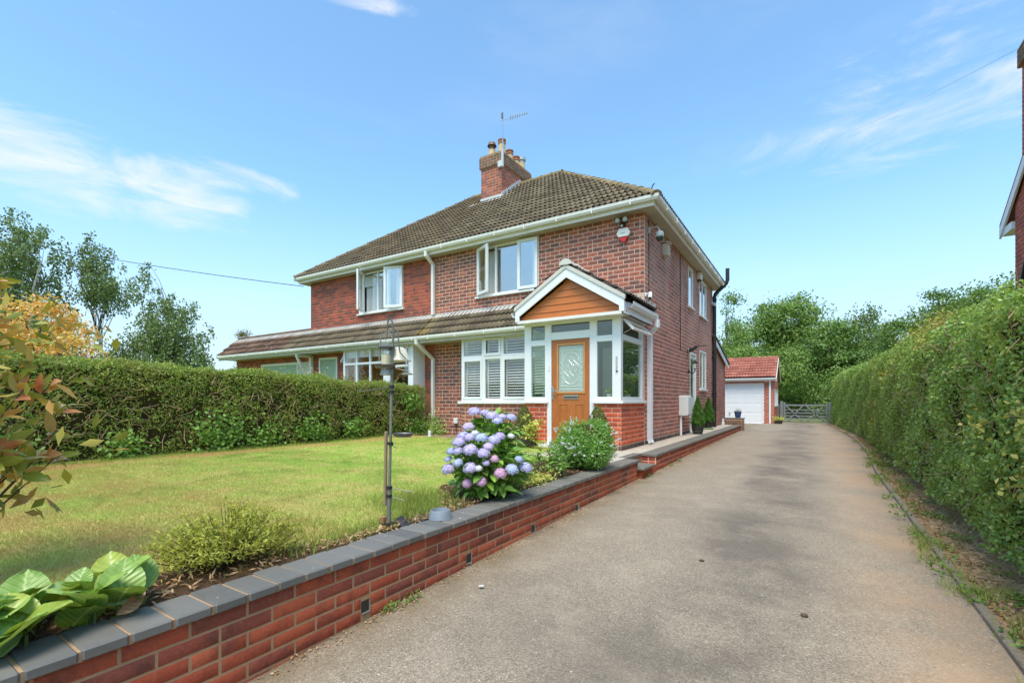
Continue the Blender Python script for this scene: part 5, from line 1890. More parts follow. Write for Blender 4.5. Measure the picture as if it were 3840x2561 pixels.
# ------------------------------------------------------------------ fixtures on the house
def exact(pts):
    return pts
ab = empty('alarm_box', (-.46, -.05, 4.58), 'cream hexagonal burglar alarm box with red base on the front wall', 'alarm')
hexa = [(-.62, 4.80), (-.55, 4.70), (-.37, 4.70), (-.30, 4.80), (-.36, 4.90), (-.55, 4.90)]
part('cover', MB().prism([(x, -.09, z) for x, z in [(-.62, 4.79), (-.575, 4.71), (-.345, 4.71), (-.30, 4.79), (-.365, 4.895), (-.555, 4.895)]], (0, .085, 0)), M['bellwhite'], ab)
part('strobe', MB().prism([(x, -.075, z) for x, z in [(-.567, 4.708), (-.50, 4.60), (-.42, 4.60), (-.353, 4.708)]], (0, .07, 0)), M['bellred'], ab)
part('badge', MB().box(-.53, -.42, -.093, -.0905, 4.775, 4.80), M['camera_grey'], ab)
fl_ = empty('floodlight', (-.48, -.06, 4.95), 'twin-headed black security floodlight above the alarm box', 'light')
part('mount', MB().cbox(-.53, -.43, -.06, -.006, 4.96, 5.06, .01).tube([(-.48, -.05, 5.0), (-.48, -.11, 4.95)], .045, 10), M['black'], fl_)
for sx in (-.57, -.39):
    part('lamp_head', MB().tube([(sx, -.05, 5.10), (sx, -.13, 5.07), (sx, -.17, 5.055)], [.03, .06, .065], 12), M['camera_dark'], fl_, True)
    part('lens', MB().tube([(sx, -.168, 5.058), (sx, -.174, 5.055)], .055, 12), M['camera_grey'], fl_)
part('sensor', MB().tube([(-.48, -.10, 4.96), (-.48, -.14, 4.93)], .022, 8), M['white'], fl_)

dc = empty('dome_camera', (.28, .25, 4.6), 'grey dome security camera on a swan-neck bracket under the eaves corner', 'camera')
part('bracket', MB().tube([(.005, .30, 4.86), (.10, .29, 4.92), (.22, .26, 4.90), (.27, .25, 4.80)], .016, 8).cbox(.004, .03, .26, .34, 4.80, 4.94, .006), M['camera_grey'], dc, True)
part('housing', MB().lathe([(.03, 4.80), (.075, 4.78), (.09, 4.72), (.092, 4.66), (.088, 4.655)], .27, .25, 16), M['camera_grey'], dc, True)
part('dome', MB().lathe([(.084, 4.66), (.08, 4.63), (.06, 4.585), (.03, 4.567), (.001, 4.563)], .27, .25, 16), M['camera_dark'], dc, True)
bb_ = empty('bird_box', (.07, 1.6, 4.6), 'pale wooden bird box high on the side wall', 'bird box')
part('body', MB().cbox(.006, .15, 1.46, 1.66, 4.60, 4.90, .004), M['birdwood'], bb_)
part('roof', MB().prism([(.0, 1.43, 4.93), (.20, 1.43, 4.895), (.20, 1.43, 4.915), (.0, 1.43, 4.95)], (0, .26, 0)), M['birdwood'], bb_)
part('perch', MB().tube([(.05, 1.46, 4.62), (.05, 1.39, 4.60)], .01, 5), M['timber'], bb_)
ax = empty('alarm_box', (.06, 5.9, 4.9), 'cream rectangular alarm box between the upstairs side windows', 'alarm')
part('cover', MB().cbox(.006, .13, 5.70, 5.98, 4.93, 5.17, .012), M['bellwhite'], ax)
part('base', MB().prism([(.01, 5.70, 4.93), (.12, 5.72, 4.93), (.07, 5.72, 4.885), (.01, 5.70, 4.885)], (0, .24, 0)), M['camera_dark'], ax)
cc = empty('security_camera', (.1, .12, 3.2), 'white bullet security camera beside the porch roof', 'camera')
part('bracket', MB().tube([(.004, .05, 3.36), (.06, .05, 3.38), (.10, .06, 3.36)], .014, 6).cbox(.004, .03, .01, .09, 3.31, 3.40, .006), M['white'], cc, True)
part('body', MB().tube([(.09, .14, 3.40), (.11, .05, 3.31), (.125, -.02, 3.25)], .042, 12), M['white'], cc, True)
part('lens', MB().tube([(.126, -.022, 3.249), (.128, -.03, 3.241)], .028, 12), M['black'], cc)
c2_ = empty('security_camera', (.12, 8.3, 4.5), 'small white security camera beside the black soil pipe', 'camera')
part('body', MB().tube([(.02, 8.28, 4.60), (.17, 8.2, 4.52)], .05, 10), M['white'], c2_, True)
part('bracket', MB().cbox(.003, .05, 8.22, 8.34, 4.58, 4.78, .01), M['camera_grey'], c2_)
ol = empty('wall_lantern', (.1, 4.5, 2.0), 'black coach lantern beside the side door', 'lantern')
part('backplate', MB().lathe([(.001, 0), (.06, .005), (.05, .03), (.02, .06)], 0, 0, 12).xf(Matrix.Translation((.0, 4.40, 1.86)) @ Matrix.Rotation(R(90), 4, 'Y')), M['iron'], ol, True)
part('arm', MB().tube([(.03, 4.40, 1.86), (.12, 4.40, 1.80), (.20, 4.40, 1.86), (.20, 4.40, 1.93)], .016, 7), M['iron'], ol, True)
part('cage', MB().lathe([(.02, 1.92), (.045, 1.94), (.05, 1.95)], .2, 4.40, 6).lathe([(.085, 2.10), (.09, 2.11), (.05, 2.17), (.02, 2.19), (.025, 2.21), (.001, 2.23)], .2, 4.40, 6), M['iron'], ol)
part('glass', MB().lathe([(.05, 1.95), (.08, 2.10)], .2, 4.40, 6), M['feedglass'], ol)
sl_ = empty('wall_light', (.1, 4.3, 2.5), 'black angled wall light above the side door', 'light')
part('head', MB().tube([(.004, 4.32, 2.50), (.05, 4.32, 2.50), (.16, 4.32, 2.53), (.28, 4.32, 2.59)], [.075, .07, .055, .03], 10), M['iron'], sl_, True)
part('hood', MB().cbox(.22, .55, 4.27, 4.37, 2.60, 2.615, .004), M['iron'], sl_)
part('lens', MB().tube([(.03, 4.32, 2.498), (.05, 4.32, 2.50)], .077, 12), M['camera_grey'], sl_)
mt = empty('meter_box', (.13, 3.4, .56), 'white utility meter box on the side wall', 'meter box')
part('cabinet', MB().cbox(.006, .25, 3.17, 3.66, .56, 1.13, .02), M['meter'], mt)
part('door', MB().cbox(.245, .262, 3.20, 3.63, .60, 1.10, .012), M['meter'], mt)
part('duct', MB().tube([(.05, 3.26, .56), (.05, 3.26, .01)], .035, 10), M['white'], mt, True)
jb = empty('junction_box', (-5.4, -.03, .36), 'small white outdoor socket box low on the front wall', 'box')
part('box', MB().cbox(-5.44, -5.30, -.07, -.006, .34, .50, .008), M['white'], jb)
part('cable', MB().tube([(-5.37, -.03, .34), (-5.37, -.012, .03)], .008, 5), M['cable'], jb)
th = empty('wall_thermometer', (-.08, -1.56, 1.6), 'slim white thermometer on the porch corner post', 'thermometer')
part('strip', MB().cbox(-.10, -.07, PY - .018, PY + .004, 1.62, 1.86, .004), M['camera_grey'], th)
part('bulb', MB().cbox(-.10, -.06, PY - .02, PY + .004, 1.555, 1.58, .004), M['black'], th)
bp = solo('doorbell', MB().cbox(-1.60, -1.57, PY - .012, PY + .004, 1.62, 1.74, .004), M['bellwhite'], (-1.58, PY, 1.62), 'small cream doorbell on the post left of the front door', 'doorbell')

# TV aerial on the chimney
ta = empty('tv_aerial', (-5.82, 3.1, 9.0), 'television aerial on a thin mast strapped to the chimney', 'aerial')
part('mast', MB().tube([(-5.80, 3.02, 9.05), (-5.80, 3.02, 10.85)], .018, 7), M['alum'], ta)
part('clamp', MB().cbox(-5.98, -5.77, 2.96, 3.06, 9.02, 9.24, .01).cbox(-5.83, -5.77, 2.97, 3.05, 9.24, 9.60, .006), M['leadpale'], ta)
bdir = Vector((.75, .55, .30)).normalized()
b0 = Vector((-5.80, 3.02, 10.62)) - bdir * .12
part('boom', MB().tube([b0, b0 + bdir * 1.05], .012, 6), M['alum'], ta)
sv = bdir.cross(Vector((0, 0, 1))).normalized()
for i in range(8):
    q = b0 + bdir * (.40 + i * .085)
    h_ = .16 - i * .011
    part('element', MB().tube([q - sv * h_, q + sv * h_], .010, 5), M['alum'], ta)
part('reflector', MB().cbox(-5.84, -5.76, 2.97, 3.0, 10.66, 10.86, .01), M['darkmetal'], ta)

# overhead lines
def wire(p, q, sag, r_, label):
    p, q = Vector(p), Vector(q)
    pts = [p.lerp(q, t) - Vector((0, 0, sag * 4 * t * (1 - t))) for t in np.linspace(0, 1, 25)]
    mid = p
    return solo('overhead_cable', MB().tube(pts, r_, 5, False), M['cable'], tuple(p), label, 'cable')
wire((-12.1, -.30, 5.05), (-34.0, -6.6, 9.9), .25, .012, 'thin black overhead cable running left from the eaves past the birches')
wire((8.896, 9.8, 11.804), (6.292, 62.643, 34.945), .3, .005, 'faint overhead cable crossing the sky at upper right')

# ------------------------------------------------------------------ things in the front garden
# bird feeding pole
fp = empty('bird_feeder_pole', (.335, -7.852, -.03), 'slender green bird feeding pole with hooks and trays behind the garden wall', 'bird feeder')
lean = Vector((.030, .018, 1.66))
fb = Vector((.335, -7.852, -.03))
P = lambda z: tuple(fb + lean * ((z + .03) / 1.66))
part('pole', MB().tube([P(-.03), P(.30)], .018, 10).tube([P(.30), P(1.43)], .0115, 10), M['polegreen'], fp, True)
Rv = Vector((math.cos(YAW), math.sin(YAW), 0))
def off(z, a, dz=0, b=0.0):
    v = Vector(P(z)) + Rv * a + Vector((-math.sin(YAW), math.cos(YAW), 0)) * b
    return (v.x, v.y, v.z + dz)
part('crook', MB().tube([P(1.40), off(1.52, 0.003), off(1.60, -.006), off(1.635, -.02), off(1.62, -.038), off(1.52, -.045), off(1.46, -.05)], .006, 6), M['darkmetal'], fp, True)
part('hook', MB().tube([P(1.36), off(1.46, .005), off(1.52, -.03), off(1.50, -.09), off(1.36, -.10), off(1.30, -.10)], .006, 6), M['dullmetal'], fp, True)
part('hook', MB().tube([P(1.36), off(1.55, .012), off(1.53, .04), off(1.42, .05), off(1.36, .06), off(1.30, .115)], .006, 6), M['darkmetal'], fp, True)
part('seed_tray', MB().lathe([(.001, 1.235), (.072, 1.238), (.085, 1.262), (.082, 1.262), (.070, 1.243), (.001, 1.241)], *off(1.2, -.055)[:2], 18), M['darkmetal'], fp, True)
part('water_dish', MB().lathe([(.001, .695), (.06, .697), (.082, .728), (.078, .728), (.056, .703), (.001, .701)], *off(.7, .10)[:2], 18).tube([P(.71), off(.71, .03)], .006, 5), M['darkmetal'], fp, True)
part('dish_seed', MB().lathe([(.001, .712), (.055, .708), (.066, .702)], *off(.7, .10)[:2], 16), M['seed'], fp, True)
for z, a in ((1.09, -.26), (1.05, -.03), (.30, .19), (.235, .12), (.645, .05), (1.245, .14)):
    part('side_peg', MB().tube([off(z, 0), off(z - .02, a * .5), off(z - .035, a)], .0035, 5), M['darkmetal'], fp)
    part('collar', MB().tube([P(z - .01), P(z + .012)], .024, 8), M['black'], fp)
part('support_stake', MB().cbox(-.011, .011, -.011, .011, 0, .58, .003).xf(Matrix.Translation(Vector(off(.16, -.032))) @ Matrix.Rotation(R(1.2), 4, 'Y')), M['stake'], fp)
sf_ = empty('seed_feeder', tuple(off(1.2, -.012)), 'clear cylinder bird seed feeder with grey lid hanging on the pole', 'bird feeder')
cx_, cy_ = off(1.3, -.045)[:2]
part('tube', MB().lathe([(.042, 1.225), (.042, 1.40)], cx_, cy_, 16), M['feedglass'], sf_, True)
part('lid', MB().lathe([(.001, 1.438), (.03, 1.430), (.068, 1.405), (.068, 1.397), (.045, 1.397), (.04, 1.38)], cx_, cy_, 18), M['darkmetal'], sf_, True)
part('base', MB().lathe([(.001, 1.235), (.03, 1.232), (.044, 1.222), (.046, 1.195), (.052, 1.190), (.052, 1.182), (.001, 1.182)], cx_, cy_, 18), M['dullmetal'], sf_, True)
part('seed', MB().lathe([(.039, 1.228), (.039, 1.34), (.001, 1.35)], cx_, cy_, 14), M['seed'], sf_, True)
hf = empty('feeder_dome', tuple(off(1.2, .02, 0, .12)), 'cream bell-shaped dome feeder hanging behind the pole', 'bird feeder')
cx2, cy2 = off(1.3, .022, 0, .10)[:2]
part('dome', MB().lathe([(.01, 1.415), (.045, 1.408), (.072, 1.38), (.084, 1.335), (.105, 1.305), (.105, 1.30), (.08, 1.315)], cx2, cy2, 22), M['plaster'], hf, True)
pf_ = empty('small_feeder', tuple(off(1.2, .10)), 'small clear nut feeder hanging right of the pole', 'bird feeder')
cx3, cy3 = off(1.25, .115)[:2]
part('tube', MB().lathe([(.022, 1.20), (.024, 1.25), (.012, 1.275)], cx3, cy3, 12), M['feedglass'], pf_, True)
part('cap', MB().lathe([(.012, 1.275), (.014, 1.29), (.006, 1.31)], cx3, cy3, 10), M['dullmetal'], pf_, True)
part('base', MB().lathe([(.026, 1.20), (.048, 1.192), (.048, 1.186), (.001, 1.186)], cx3, cy3, 14), M['dullmetal'], pf_, True)
tb = empty('timber_peg', (.30, -7.87, -.03), 'short square timber peg strapped beside the foot of the feeder pole', 'peg')
part('block', MB().cbox(.285, .325, -7.90, -7.86, -.05, .075, .004), M['timber'], tb)
part('strap', MB().cbox(.280, .372, -7.905, -7.830, .018, .030, .002), M['black'], tb)

# pet bowl on the coping
bw = MB().lathe([(.10, -.006), (.098, .0), (.088, .05), (.080, .066), (.073, .066), (.066, .030), (.055, .014), (.001, .012)], .50, -7.43, 26)
solo('pet_bowl', bw, M['bowl'], (.5, -7.43, -.005), 'round grey pet bowl sitting on the wall coping', 'bowl', smooth=True)
# black landscaping fabric rucked along the edge
fm = MB()
rr = random.Random(9)
nu, nv = 22, 6
pts = [[None] * (nv + 1) for _ in range(nu + 1)]
for i in range(nu + 1):
    for j in range(nv + 1):
        yv = -7.80 + .62 * i / nu
        f = j / nv
        x = .425 - .15 * f + .02 * math.sin(i * .9)
        z = -.005 + .055 * math.sin(f * math.pi) * (1 + .5 * math.sin(i * 1.3 + j)) * math.sin(math.pi * min(1, (i + .5) / 5)) + rr.uniform(-.006, .006)
        pts[i][j] = (x, yv, z)
for i in range(nu):
    for j in range(nv):
        fm.quad(pts[i][j], pts[i + 1][j], pts[i + 1][j + 1], pts[i][j + 1])
solo('weed_fabric', fm, M['fabric'], (.36, -7.5, -.02), 'crumpled black weed-control fabric along the back of the coping', 'fabric', smooth=True)

# stones and twigs dropped on the drive
rr = random.Random(31)
for i, (x, y) in enumerate([(1.05, -7.6), (2.35, -6.2), (3.1, -6.9)]):
    bm = bmesh.new()
    bmesh.ops.create_icosphere(bm, subdivisions=1, radius=1)
    for v in bm.verts:
        v.co = Vector((v.co.x * .028, v.co.y * .02, v.co.z * .012)) * rr.uniform(.7, 1.15)
    mbx = MB()
    mbx.addbm(bm)
    bm.free()
    mbx.v = [(a + x, b + y, c + zd(y) + .028) for a, b, c in mbx.v]
    solo('pebble', mbx, [M['verge'], M['bark'], M['bark']][i], (x, y, zd(y) + .02), ['pale pebble on the tarmac near the wall', 'dark clod of earth in the middle of the drive', 'small dark clod on the near drive'][i], 'pebble')
hc = MB()
hc.box(2.9, 3.35, 9.2, 9.6, zd(9.4) + .012, zd(9.4) + .024)
solo('drain_cover', hc, M['concrete_dk'], (3.1, 9.4, zd(9.4)), 'flat inspection cover set in the far drive', 'drain cover')
# ------------------------------------------------------------------ vegetation helpers
def unit(a):
    return a / np.maximum(1e-9, np.linalg.norm(a, axis=1, keepdims=True))

def leaf_mesh(name, P, N, L, W, mat, org=(0, 0, 0), spread=.8, droop=0.0, g=None, T=None):
    g = g or rng
    n = len(P)
    N = unit(N + spread * g.normal(size=(n, 3)))
    if T is None:
        T = g.normal(size=(n, 3))
    T = T - N * np.sum(T * N, axis=1, keepdims=True)
    T[:, 2] -= droop
    T = unit(T)
    Sd = unit(np.cross(N, T))
    L = (np.ones(n) * L * g.uniform(.7, 1.25, n))[:, None]
    W = (np.ones(n) * W * g.uniform(.75, 1.2, n))[:, None]
    V = np.empty((n, 4, 3), dtype=np.float32)
    V[:, 0] = P
    V[:, 1] = P + T * L * .45 + Sd * W * .5 + N * W * .18
    V[:, 2] = P + T * L
    V[:, 3] = P + T * L * .45 - Sd * W * .5 + N * W * .18
    b = np.arange(n, dtype=np.int32)[:, None] * 4
    F = np.concatenate([b + np.array([[0, 2, 1]]), b + np.array([[0, 3, 2]])], axis=1).reshape(-1, 3)
    return np_mesh(name, V.reshape(-1, 3), F, mat, False, org)

def foliage(name, parent, P, N, L, W, mat, **kw):
    o = addobj(name, leaf_mesh(name, P, N, L, W, M[mat], ORG[parent], **kw), parent)
    o['kind'] = 'stuff'
    return o

def lump(p, s, seed=0):
    """cheap smooth noise in [-1, 1] from sines; p (n,3)"""
    a = p * s
    return (np.sin(a[:, 0] * 1.7 + a[:, 1] * 2.3 + seed) + np.sin(a[:, 1] * 3.1 - a[:, 2] * 2.7 + seed * 2.1) + np.sin(a[:, 2] * 3.7 + a[:, 0] * 1.1 + a[:, 1] * 1.3 + seed * .7)) / 3

def inside_ell(n, ells, g, shell=.55):
    """points in a union of ellipsoids, biased outward"""
    vol = np.array([e[3] * e[4] * e[5] for e in ells])
    k = g.choice(len(ells), n, p=vol / vol.sum())
    d = unit(g.normal(size=(n, 3)))
    r = (shell + (1 - shell) * g.random(n))[:, None] ** .8
    E = np.array(ells)[k]
    return E[:, :3] + d * r * E[:, 3:], d

def tree(name, label, base, H, ells, nclump, per, cr, leaf, mat, bark='bark', tr=.18, seed=1, group=None, cat='tree', lw=.6, limbs=26, flat=.6, trunk_top=.8):
    g = np.random.default_rng(seed)
    bx, by, bz = base
    t = empty(name, base, label, cat, group)
    ells = [(bx + e[0], by + e[1], bz + e[2], e[3], e[4], e[5]) for e in ells]
    C, dirs = inside_ell(nclump, ells, g)
    mb = MB()
    top = Vector((bx + ells[0][0] * 0 + g.normal() * .15, by + g.normal() * .15, bz + H * trunk_top))
    pts = [Vector((bx, by, bz - .1))]
    for i in range(1, 7):
        f = i / 6
        pts.append(Vector((bx, by, bz)).lerp(top, f) + Vector((g.normal() * .06 * H / 8, g.normal() * .06 * H / 8, 0)))
    mb.tube(pts, [tr * 1.25] + [tr * (1 - .82 * i / 6) for i in range(1, 7)], 8)
    for i in range(min(limbs, nclump)):
        c = Vector(C[i])
        f = min(.95, max(.18, (c.z - bz) / H * .75))
        s = pts[0].lerp(pts[-1], f)
        m1 = s.lerp(c, .5) + Vector((0, 0, .06 * (c - s).length))
        r0 = tr * (.5 - .35 * f)
        mb.tube([s, m1, c], [r0, r0 * .6, r0 * .2], 5, False)
    part('trunk', mb, M[bark], t, True)
    rc = cr * g.uniform(.6, 1.35, nclump)
    K = np.repeat(np.arange(nclump), per)
    off_ = g.normal(size=(len(K), 3)) * np.array([1, 1, flat]) * .5
    P = C[K] + off_ * rc[K][:, None]
    N = unit(off_ + .5 * dirs[K] + np.array([0, 0, .5]))
    o = addobj('crown', leaf_mesh('crown', P, N, leaf, leaf * lw, M[mat], ORG[t], spread=.7, droop=.3, g=g), t)
    return t

def birch(name, label, base, H, ells, nst, seed, mat='leaf_birch', leaf=.12, group=None, tr=.11, nstem=1, slen=(.5, 1.5), per=26):
    g = np.random.default_rng(seed)
    bx, by, bz = base
    t = empty(name, base, label, 'tree', group)
    E = [(bx + e[0], by + e[1], bz + e[2], e[3], e[4], e[5]) for e in ells]
    S_, dirs = inside_ell(nst, E, g, .25)
    mb = MB()
    stems = []
    for k in range(nstem):
        sx = g.normal() * .5 * (nstem > 1)
        top = Vector((E[min(k, len(E) - 1)][0], E[min(k, len(E) - 1)][1], bz + H * g.uniform(.70, .78)))
        pts = [Vector((bx + sx * .3, by, bz - .1)).lerp(top, i / 6) + Vector((g.normal() * .10, g.normal() * .10, 0)) for i in range(7)]
        mb.tube(pts, [tr * (1.1 - .95 * i / 6) for i in range(7)], 7)
        stems.append(pts)
    lb_ = MB()
    for i in range(0, nst, 5):
        c = Vector(S_[i])
        pts = stems[i % nstem]
        f = min(.97, max(.15, (c.z - bz) / H - .08))
        s = pts[0].lerp(pts[-1], f)
        lb_.tube([s, s.lerp(c, .55) + Vector((0, 0, .25)), c], [.018, .012, .006], 4, False)
    part('trunk', mb, M['birchbark'], t, True)
    part('limbs', lb_, M['bark'], t, kind='stuff')
    K = np.repeat(np.arange(nst), per)
    L_ = g.uniform(slen[0], slen[1], nst)[K]
    f = g.random(len(K))
    sway = g.normal(size=(nst, 2))[K] * .22
    P = S_[K].copy()
    P[:, 2] -= f * L_ - .15
    P[:, 0] += sway[:, 0] * f + g.normal(size=len(K)) * .10
    P[:, 1] += sway[:, 1] * f + g.normal(size=len(K)) * .10
    P[:, 2] += g.normal(size=len(K)) * .07
    N = g.normal(size=(len(K), 3))
    addobj('crown', leaf_mesh('crown', P, N, leaf, leaf * .75, M[mat], ORG[t], spread=.6, droop=.9, g=g), t)
    return t

# ------------------------------------------------------------------ clipped hedge on the left
hl_ = empty('clipped_hedge', (-6.7, -6, .05), 'long clipped yew hedge along the far side of the lawn', 'hedge')
g = np.random.default_rng(101)
def hedge_shell(y0, y1, n, face, ztop, zbot, thick, sgn, g, rad=.18, bulge=.07):
    """random points on the near face and top of a hedge running along Y. sgn=+1: face looks to +X, -1: to -X"""
    y = g.uniform(y0, y1, n)
    F = np.array([face(v) for v in y])
    ZT = np.array([ztop(v) for v in y])
    ZB = np.array([zbot(v) for v in y])
    Hh = ZT - ZB - rad
    arc = rad * math.pi / 2
    per = Hh + arc + thick - rad
    s = g.random(n) * per
    d = np.where(s < Hh, 0, np.where(s < Hh + arc, rad * (1 - np.cos((s - Hh) / rad)), rad + s - Hh - arc))
    z = np.where(s < Hh, ZB + s, np.where(s < Hh + arc, ZT - rad + rad * np.sin(np.clip((s - Hh) / rad, 0, math.pi / 2)), ZT))
    nx_ = np.where(s < Hh, 1, np.where(s < Hh + arc, np.cos(np.clip((s - Hh) / rad, 0, 2)), 0))
    nz_ = np.where(s < Hh, .12, np.where(s < Hh + arc, np.sin(np.clip((s - Hh) / rad, 0, 2)), 1))
    P = np.stack([F - sgn * d, y, z], axis=1)
    N = np.stack([sgn * nx_, g.normal(size=n) * .1, nz_], axis=1)
    b = bulge * (lump(P, 1.6, 1.0) + .5 * lump(P, 4.3, 3.0))
    P = P + N * b[:, None]
    return P, N

faceL = lambda y: -6.27 + .05 * math.sin(y * 1.1)
topL = lambda y: float(np.interp(y, [-14, -8.3, -5.5, -3.2, -.4, 0], [1.70, 1.66, 1.61, 1.52, 1.42, 1.40]))
botL = lambda y: .02
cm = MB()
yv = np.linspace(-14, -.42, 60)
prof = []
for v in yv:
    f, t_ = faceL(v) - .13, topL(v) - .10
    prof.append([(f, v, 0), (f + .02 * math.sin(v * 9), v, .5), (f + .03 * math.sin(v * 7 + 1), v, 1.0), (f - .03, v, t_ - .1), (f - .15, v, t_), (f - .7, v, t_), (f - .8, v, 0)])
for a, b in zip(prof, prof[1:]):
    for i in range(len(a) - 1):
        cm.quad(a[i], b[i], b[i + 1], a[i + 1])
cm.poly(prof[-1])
part('inner_branches', cm, M['hedgecore'], hl_)  # solid core, coloured dark so gaps in the leaves look shaded
P, N = hedge_shell(-13.6, -.33, 90000, faceL, topL, botL, .95, 1, g)
P = P - N * (np.abs(g.normal(size=len(P))) * .055)[:, None]
hole = lump(P, 2.7, 5.0) + .6 * lump(P, 7.0, 2.0)
low = P[:, 2] < 1.15
keep = (g.random(len(P)) < np.where(low, np.where(hole > .36, .16, .72), .95))
P, N = P[keep], N[keep]
foliage('foliage', hl_, P, N, .055, .019, 'leaf_hedgeL', spread=.75, g=g)
# far end of the hedge, turned to the house
n = 3500
P2 = np.stack([g.uniform(-7.1, -6.25, n), np.full(n, -.36) + g.normal(size=n) * .05, g.uniform(0, 1.4, n)], axis=1)
foliage('end_foliage', hl_, P2, np.tile([0.3, 1, .2], (n, 1)), .06, .022, 'leaf_hedgeL', g=g)
tw = MB()
for i in range(700):
    y = g.uniform(-10.5, -.6)
    z = g.uniform(.3, 1.35)
    x = faceL(y) - .05
    d = Vector((g.uniform(.0, .6), g.normal(), g.normal() * .8)).normalized() * g.uniform(.10, .34)
    p0 = Vector((x - .04, y, z))
    pm_ = p0 + d * .5 + Vector((.03, g.normal() * .03, g.normal() * .03))
    tw.tube([p0, pm_, p0 + d + Vector((.02, 0, 0))], [.008, .007, .004], 4, False)
o = part('twigs', tw, M['twig'], hl_, kind='stuff')
# bright ivy and seedling growth at its foot
for cx, cz, rr_, nn in ((-8.9, .28, .42, 380), (-6.0, .38, .42, 420), (-4.0, .30, .38, 330), (-2.9, .34, .25, 200), (-1.0, .95, .26, 240), (-7.4, .22, .3, 150), (-5.1, .22, .35, 200), (-.75, .22, .35, 260)):
    Pp = np.stack([np.full(nn, -6.24) + g.random(nn) * .16, cx + g.normal(size=nn) * rr_ * .6, np.maximum(.03, cz + g.normal(size=nn) * rr_ * .45)], axis=1)
    foliage('ivy', hl_, Pp, np.tile([1, 0, .6], (nn, 1)), .075, .06, 'leaf_ivy', g=g)
# taller shoots standing off the top
sh_ = MB()
ps_ = []
for i in range(70):
    y = g.uniform(-5.0, -.6) if i < 45 else g.uniform(-10, -5)
    x = g.uniform(-7.0, -6.4)
    h_ = g.uniform(.06, .22) * (1.5 if i < 12 else 1)
    z = topL(y) - .02
    for k in range(9):
        ps_.append((x + g.normal() * .015, y + g.normal() * .015, z + h_ * k / 9))
foliage('shoots', hl_, np.array(ps_), np.tile([.5, 0, .6], (len(ps_), 1)), .05, .02, 'leaf_hedgeL', g=g)

# ------------------------------------------------------------------ tall hedge on the right
hr = empty('tall_hedge', (4.9, 3, -.3), 'tall dense mixed green hedge along the right side of the drive', 'hedge')
HFY = [-14, -5, 0, 4, 8, 11.5, 15, 18, 18.5, 18.8]
HFX = [4.38, 4.40, 4.44, 4.52, 4.55, 4.40, 4.22, 4.02, 4.12, 4.45]
faceR = lambda y: float(np.interp(y, HFY, HFX))
topR = lambda y: float(np.interp(y, [-14, -5, -1, 3, 7, 11, 14, 17, 18.2, 18.8], [1.90, 1.90, 2.01, 2.12, 2.20, 2.27, 2.30, 2.20, 2.0, 1.6]))
botR = lambda y: zd(y) + .05 + .10 * (1 if y < 3 else .2)
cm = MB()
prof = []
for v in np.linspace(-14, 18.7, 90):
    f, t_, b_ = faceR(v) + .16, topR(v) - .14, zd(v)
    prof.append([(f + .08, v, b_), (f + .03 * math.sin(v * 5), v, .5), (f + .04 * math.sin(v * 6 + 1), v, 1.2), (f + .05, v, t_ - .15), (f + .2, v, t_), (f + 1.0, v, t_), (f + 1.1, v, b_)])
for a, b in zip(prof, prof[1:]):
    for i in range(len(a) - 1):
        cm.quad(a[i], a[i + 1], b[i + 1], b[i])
part('inner_branches', cm, M['hedgecore'], hr)  # solid core in a painted shade colour behind the leaf shell
g = np.random.default_rng(202)
for (y0, y1, n, lf) in ((-8, -2.5, 52000, .040), (-2.5, 4, 44000, .044), (4, 11, 34000, .052), (11, 18.75, 30000, .06)):
    P, N = hedge_shell(y0, y1, n, faceR, topR, botR, 1.25, -1, g, rad=.30, bulge=.11)
    P = P - N * (np.abs(g.normal(size=n)) * .075)[:, None]
    hole = lump(P, 1.9, 8.0) + .7 * lump(P, 5.1, 4.0)
    keep = g.random(n) < np.where((hole > .72) & (P[:, 2] < 1.9) & (P[:, 1] < 6), .22, .95)
    P, N = P[keep], N[keep]
    foliage('foliage', hr, P, N, lf, lf * .68, 'leaf_hedgeR', spread=.85, g=g)
# end of the hedge beside the gate
n = 5000
P2 = np.stack([g.uniform(4.1, 5.4, n), 18.75 + g.normal(size=n) * .08, g.uniform(-.2, 1.9, n)], axis=1)
foliage('end_foliage', hr, P2, np.tile([0, 1, .2], (n, 1)), .06, .04, 'leaf_hedgeR', g=g)
# fresh lighter sprays and old dead stems showing on the near face
for i in range(34):
    y = g.uniform(-6.2, 5)
    z = g.uniform(.0, 1.9)
    nn = 60
    Pp = np.stack([faceR(y) - .09 + g.normal(size=nn) * .05, y + g.normal(size=nn) * .11, z + g.normal(size=nn) * .09], axis=1)
    foliage('light_spray', hr, Pp, np.tile([-1, 0, .6], (nn, 1)), .045, .032, 'leaf_light' if i % 5 else 'leaf_yellow', g=g)
tw = MB()
for i in range(330):
    y = g.uniform(-6.5, 1.5)
    z = g.uniform(-.1, 1.8)
    x = faceR(y) + .03
    d = Vector((g.uniform(-.5, .05), g.normal(), g.normal() * .7)).normalized() * g.uniform(.08, .30)
    p0 = Vector((x, y, z))
    tw.tube([p0, p0 + d * .5 + Vector((-.02, g.normal() * .02, g.normal() * .03)), p0 + d], [.005, .004, .002], 4, False)
part('twigs', tw, M['twig'], hr, kind='stuff')

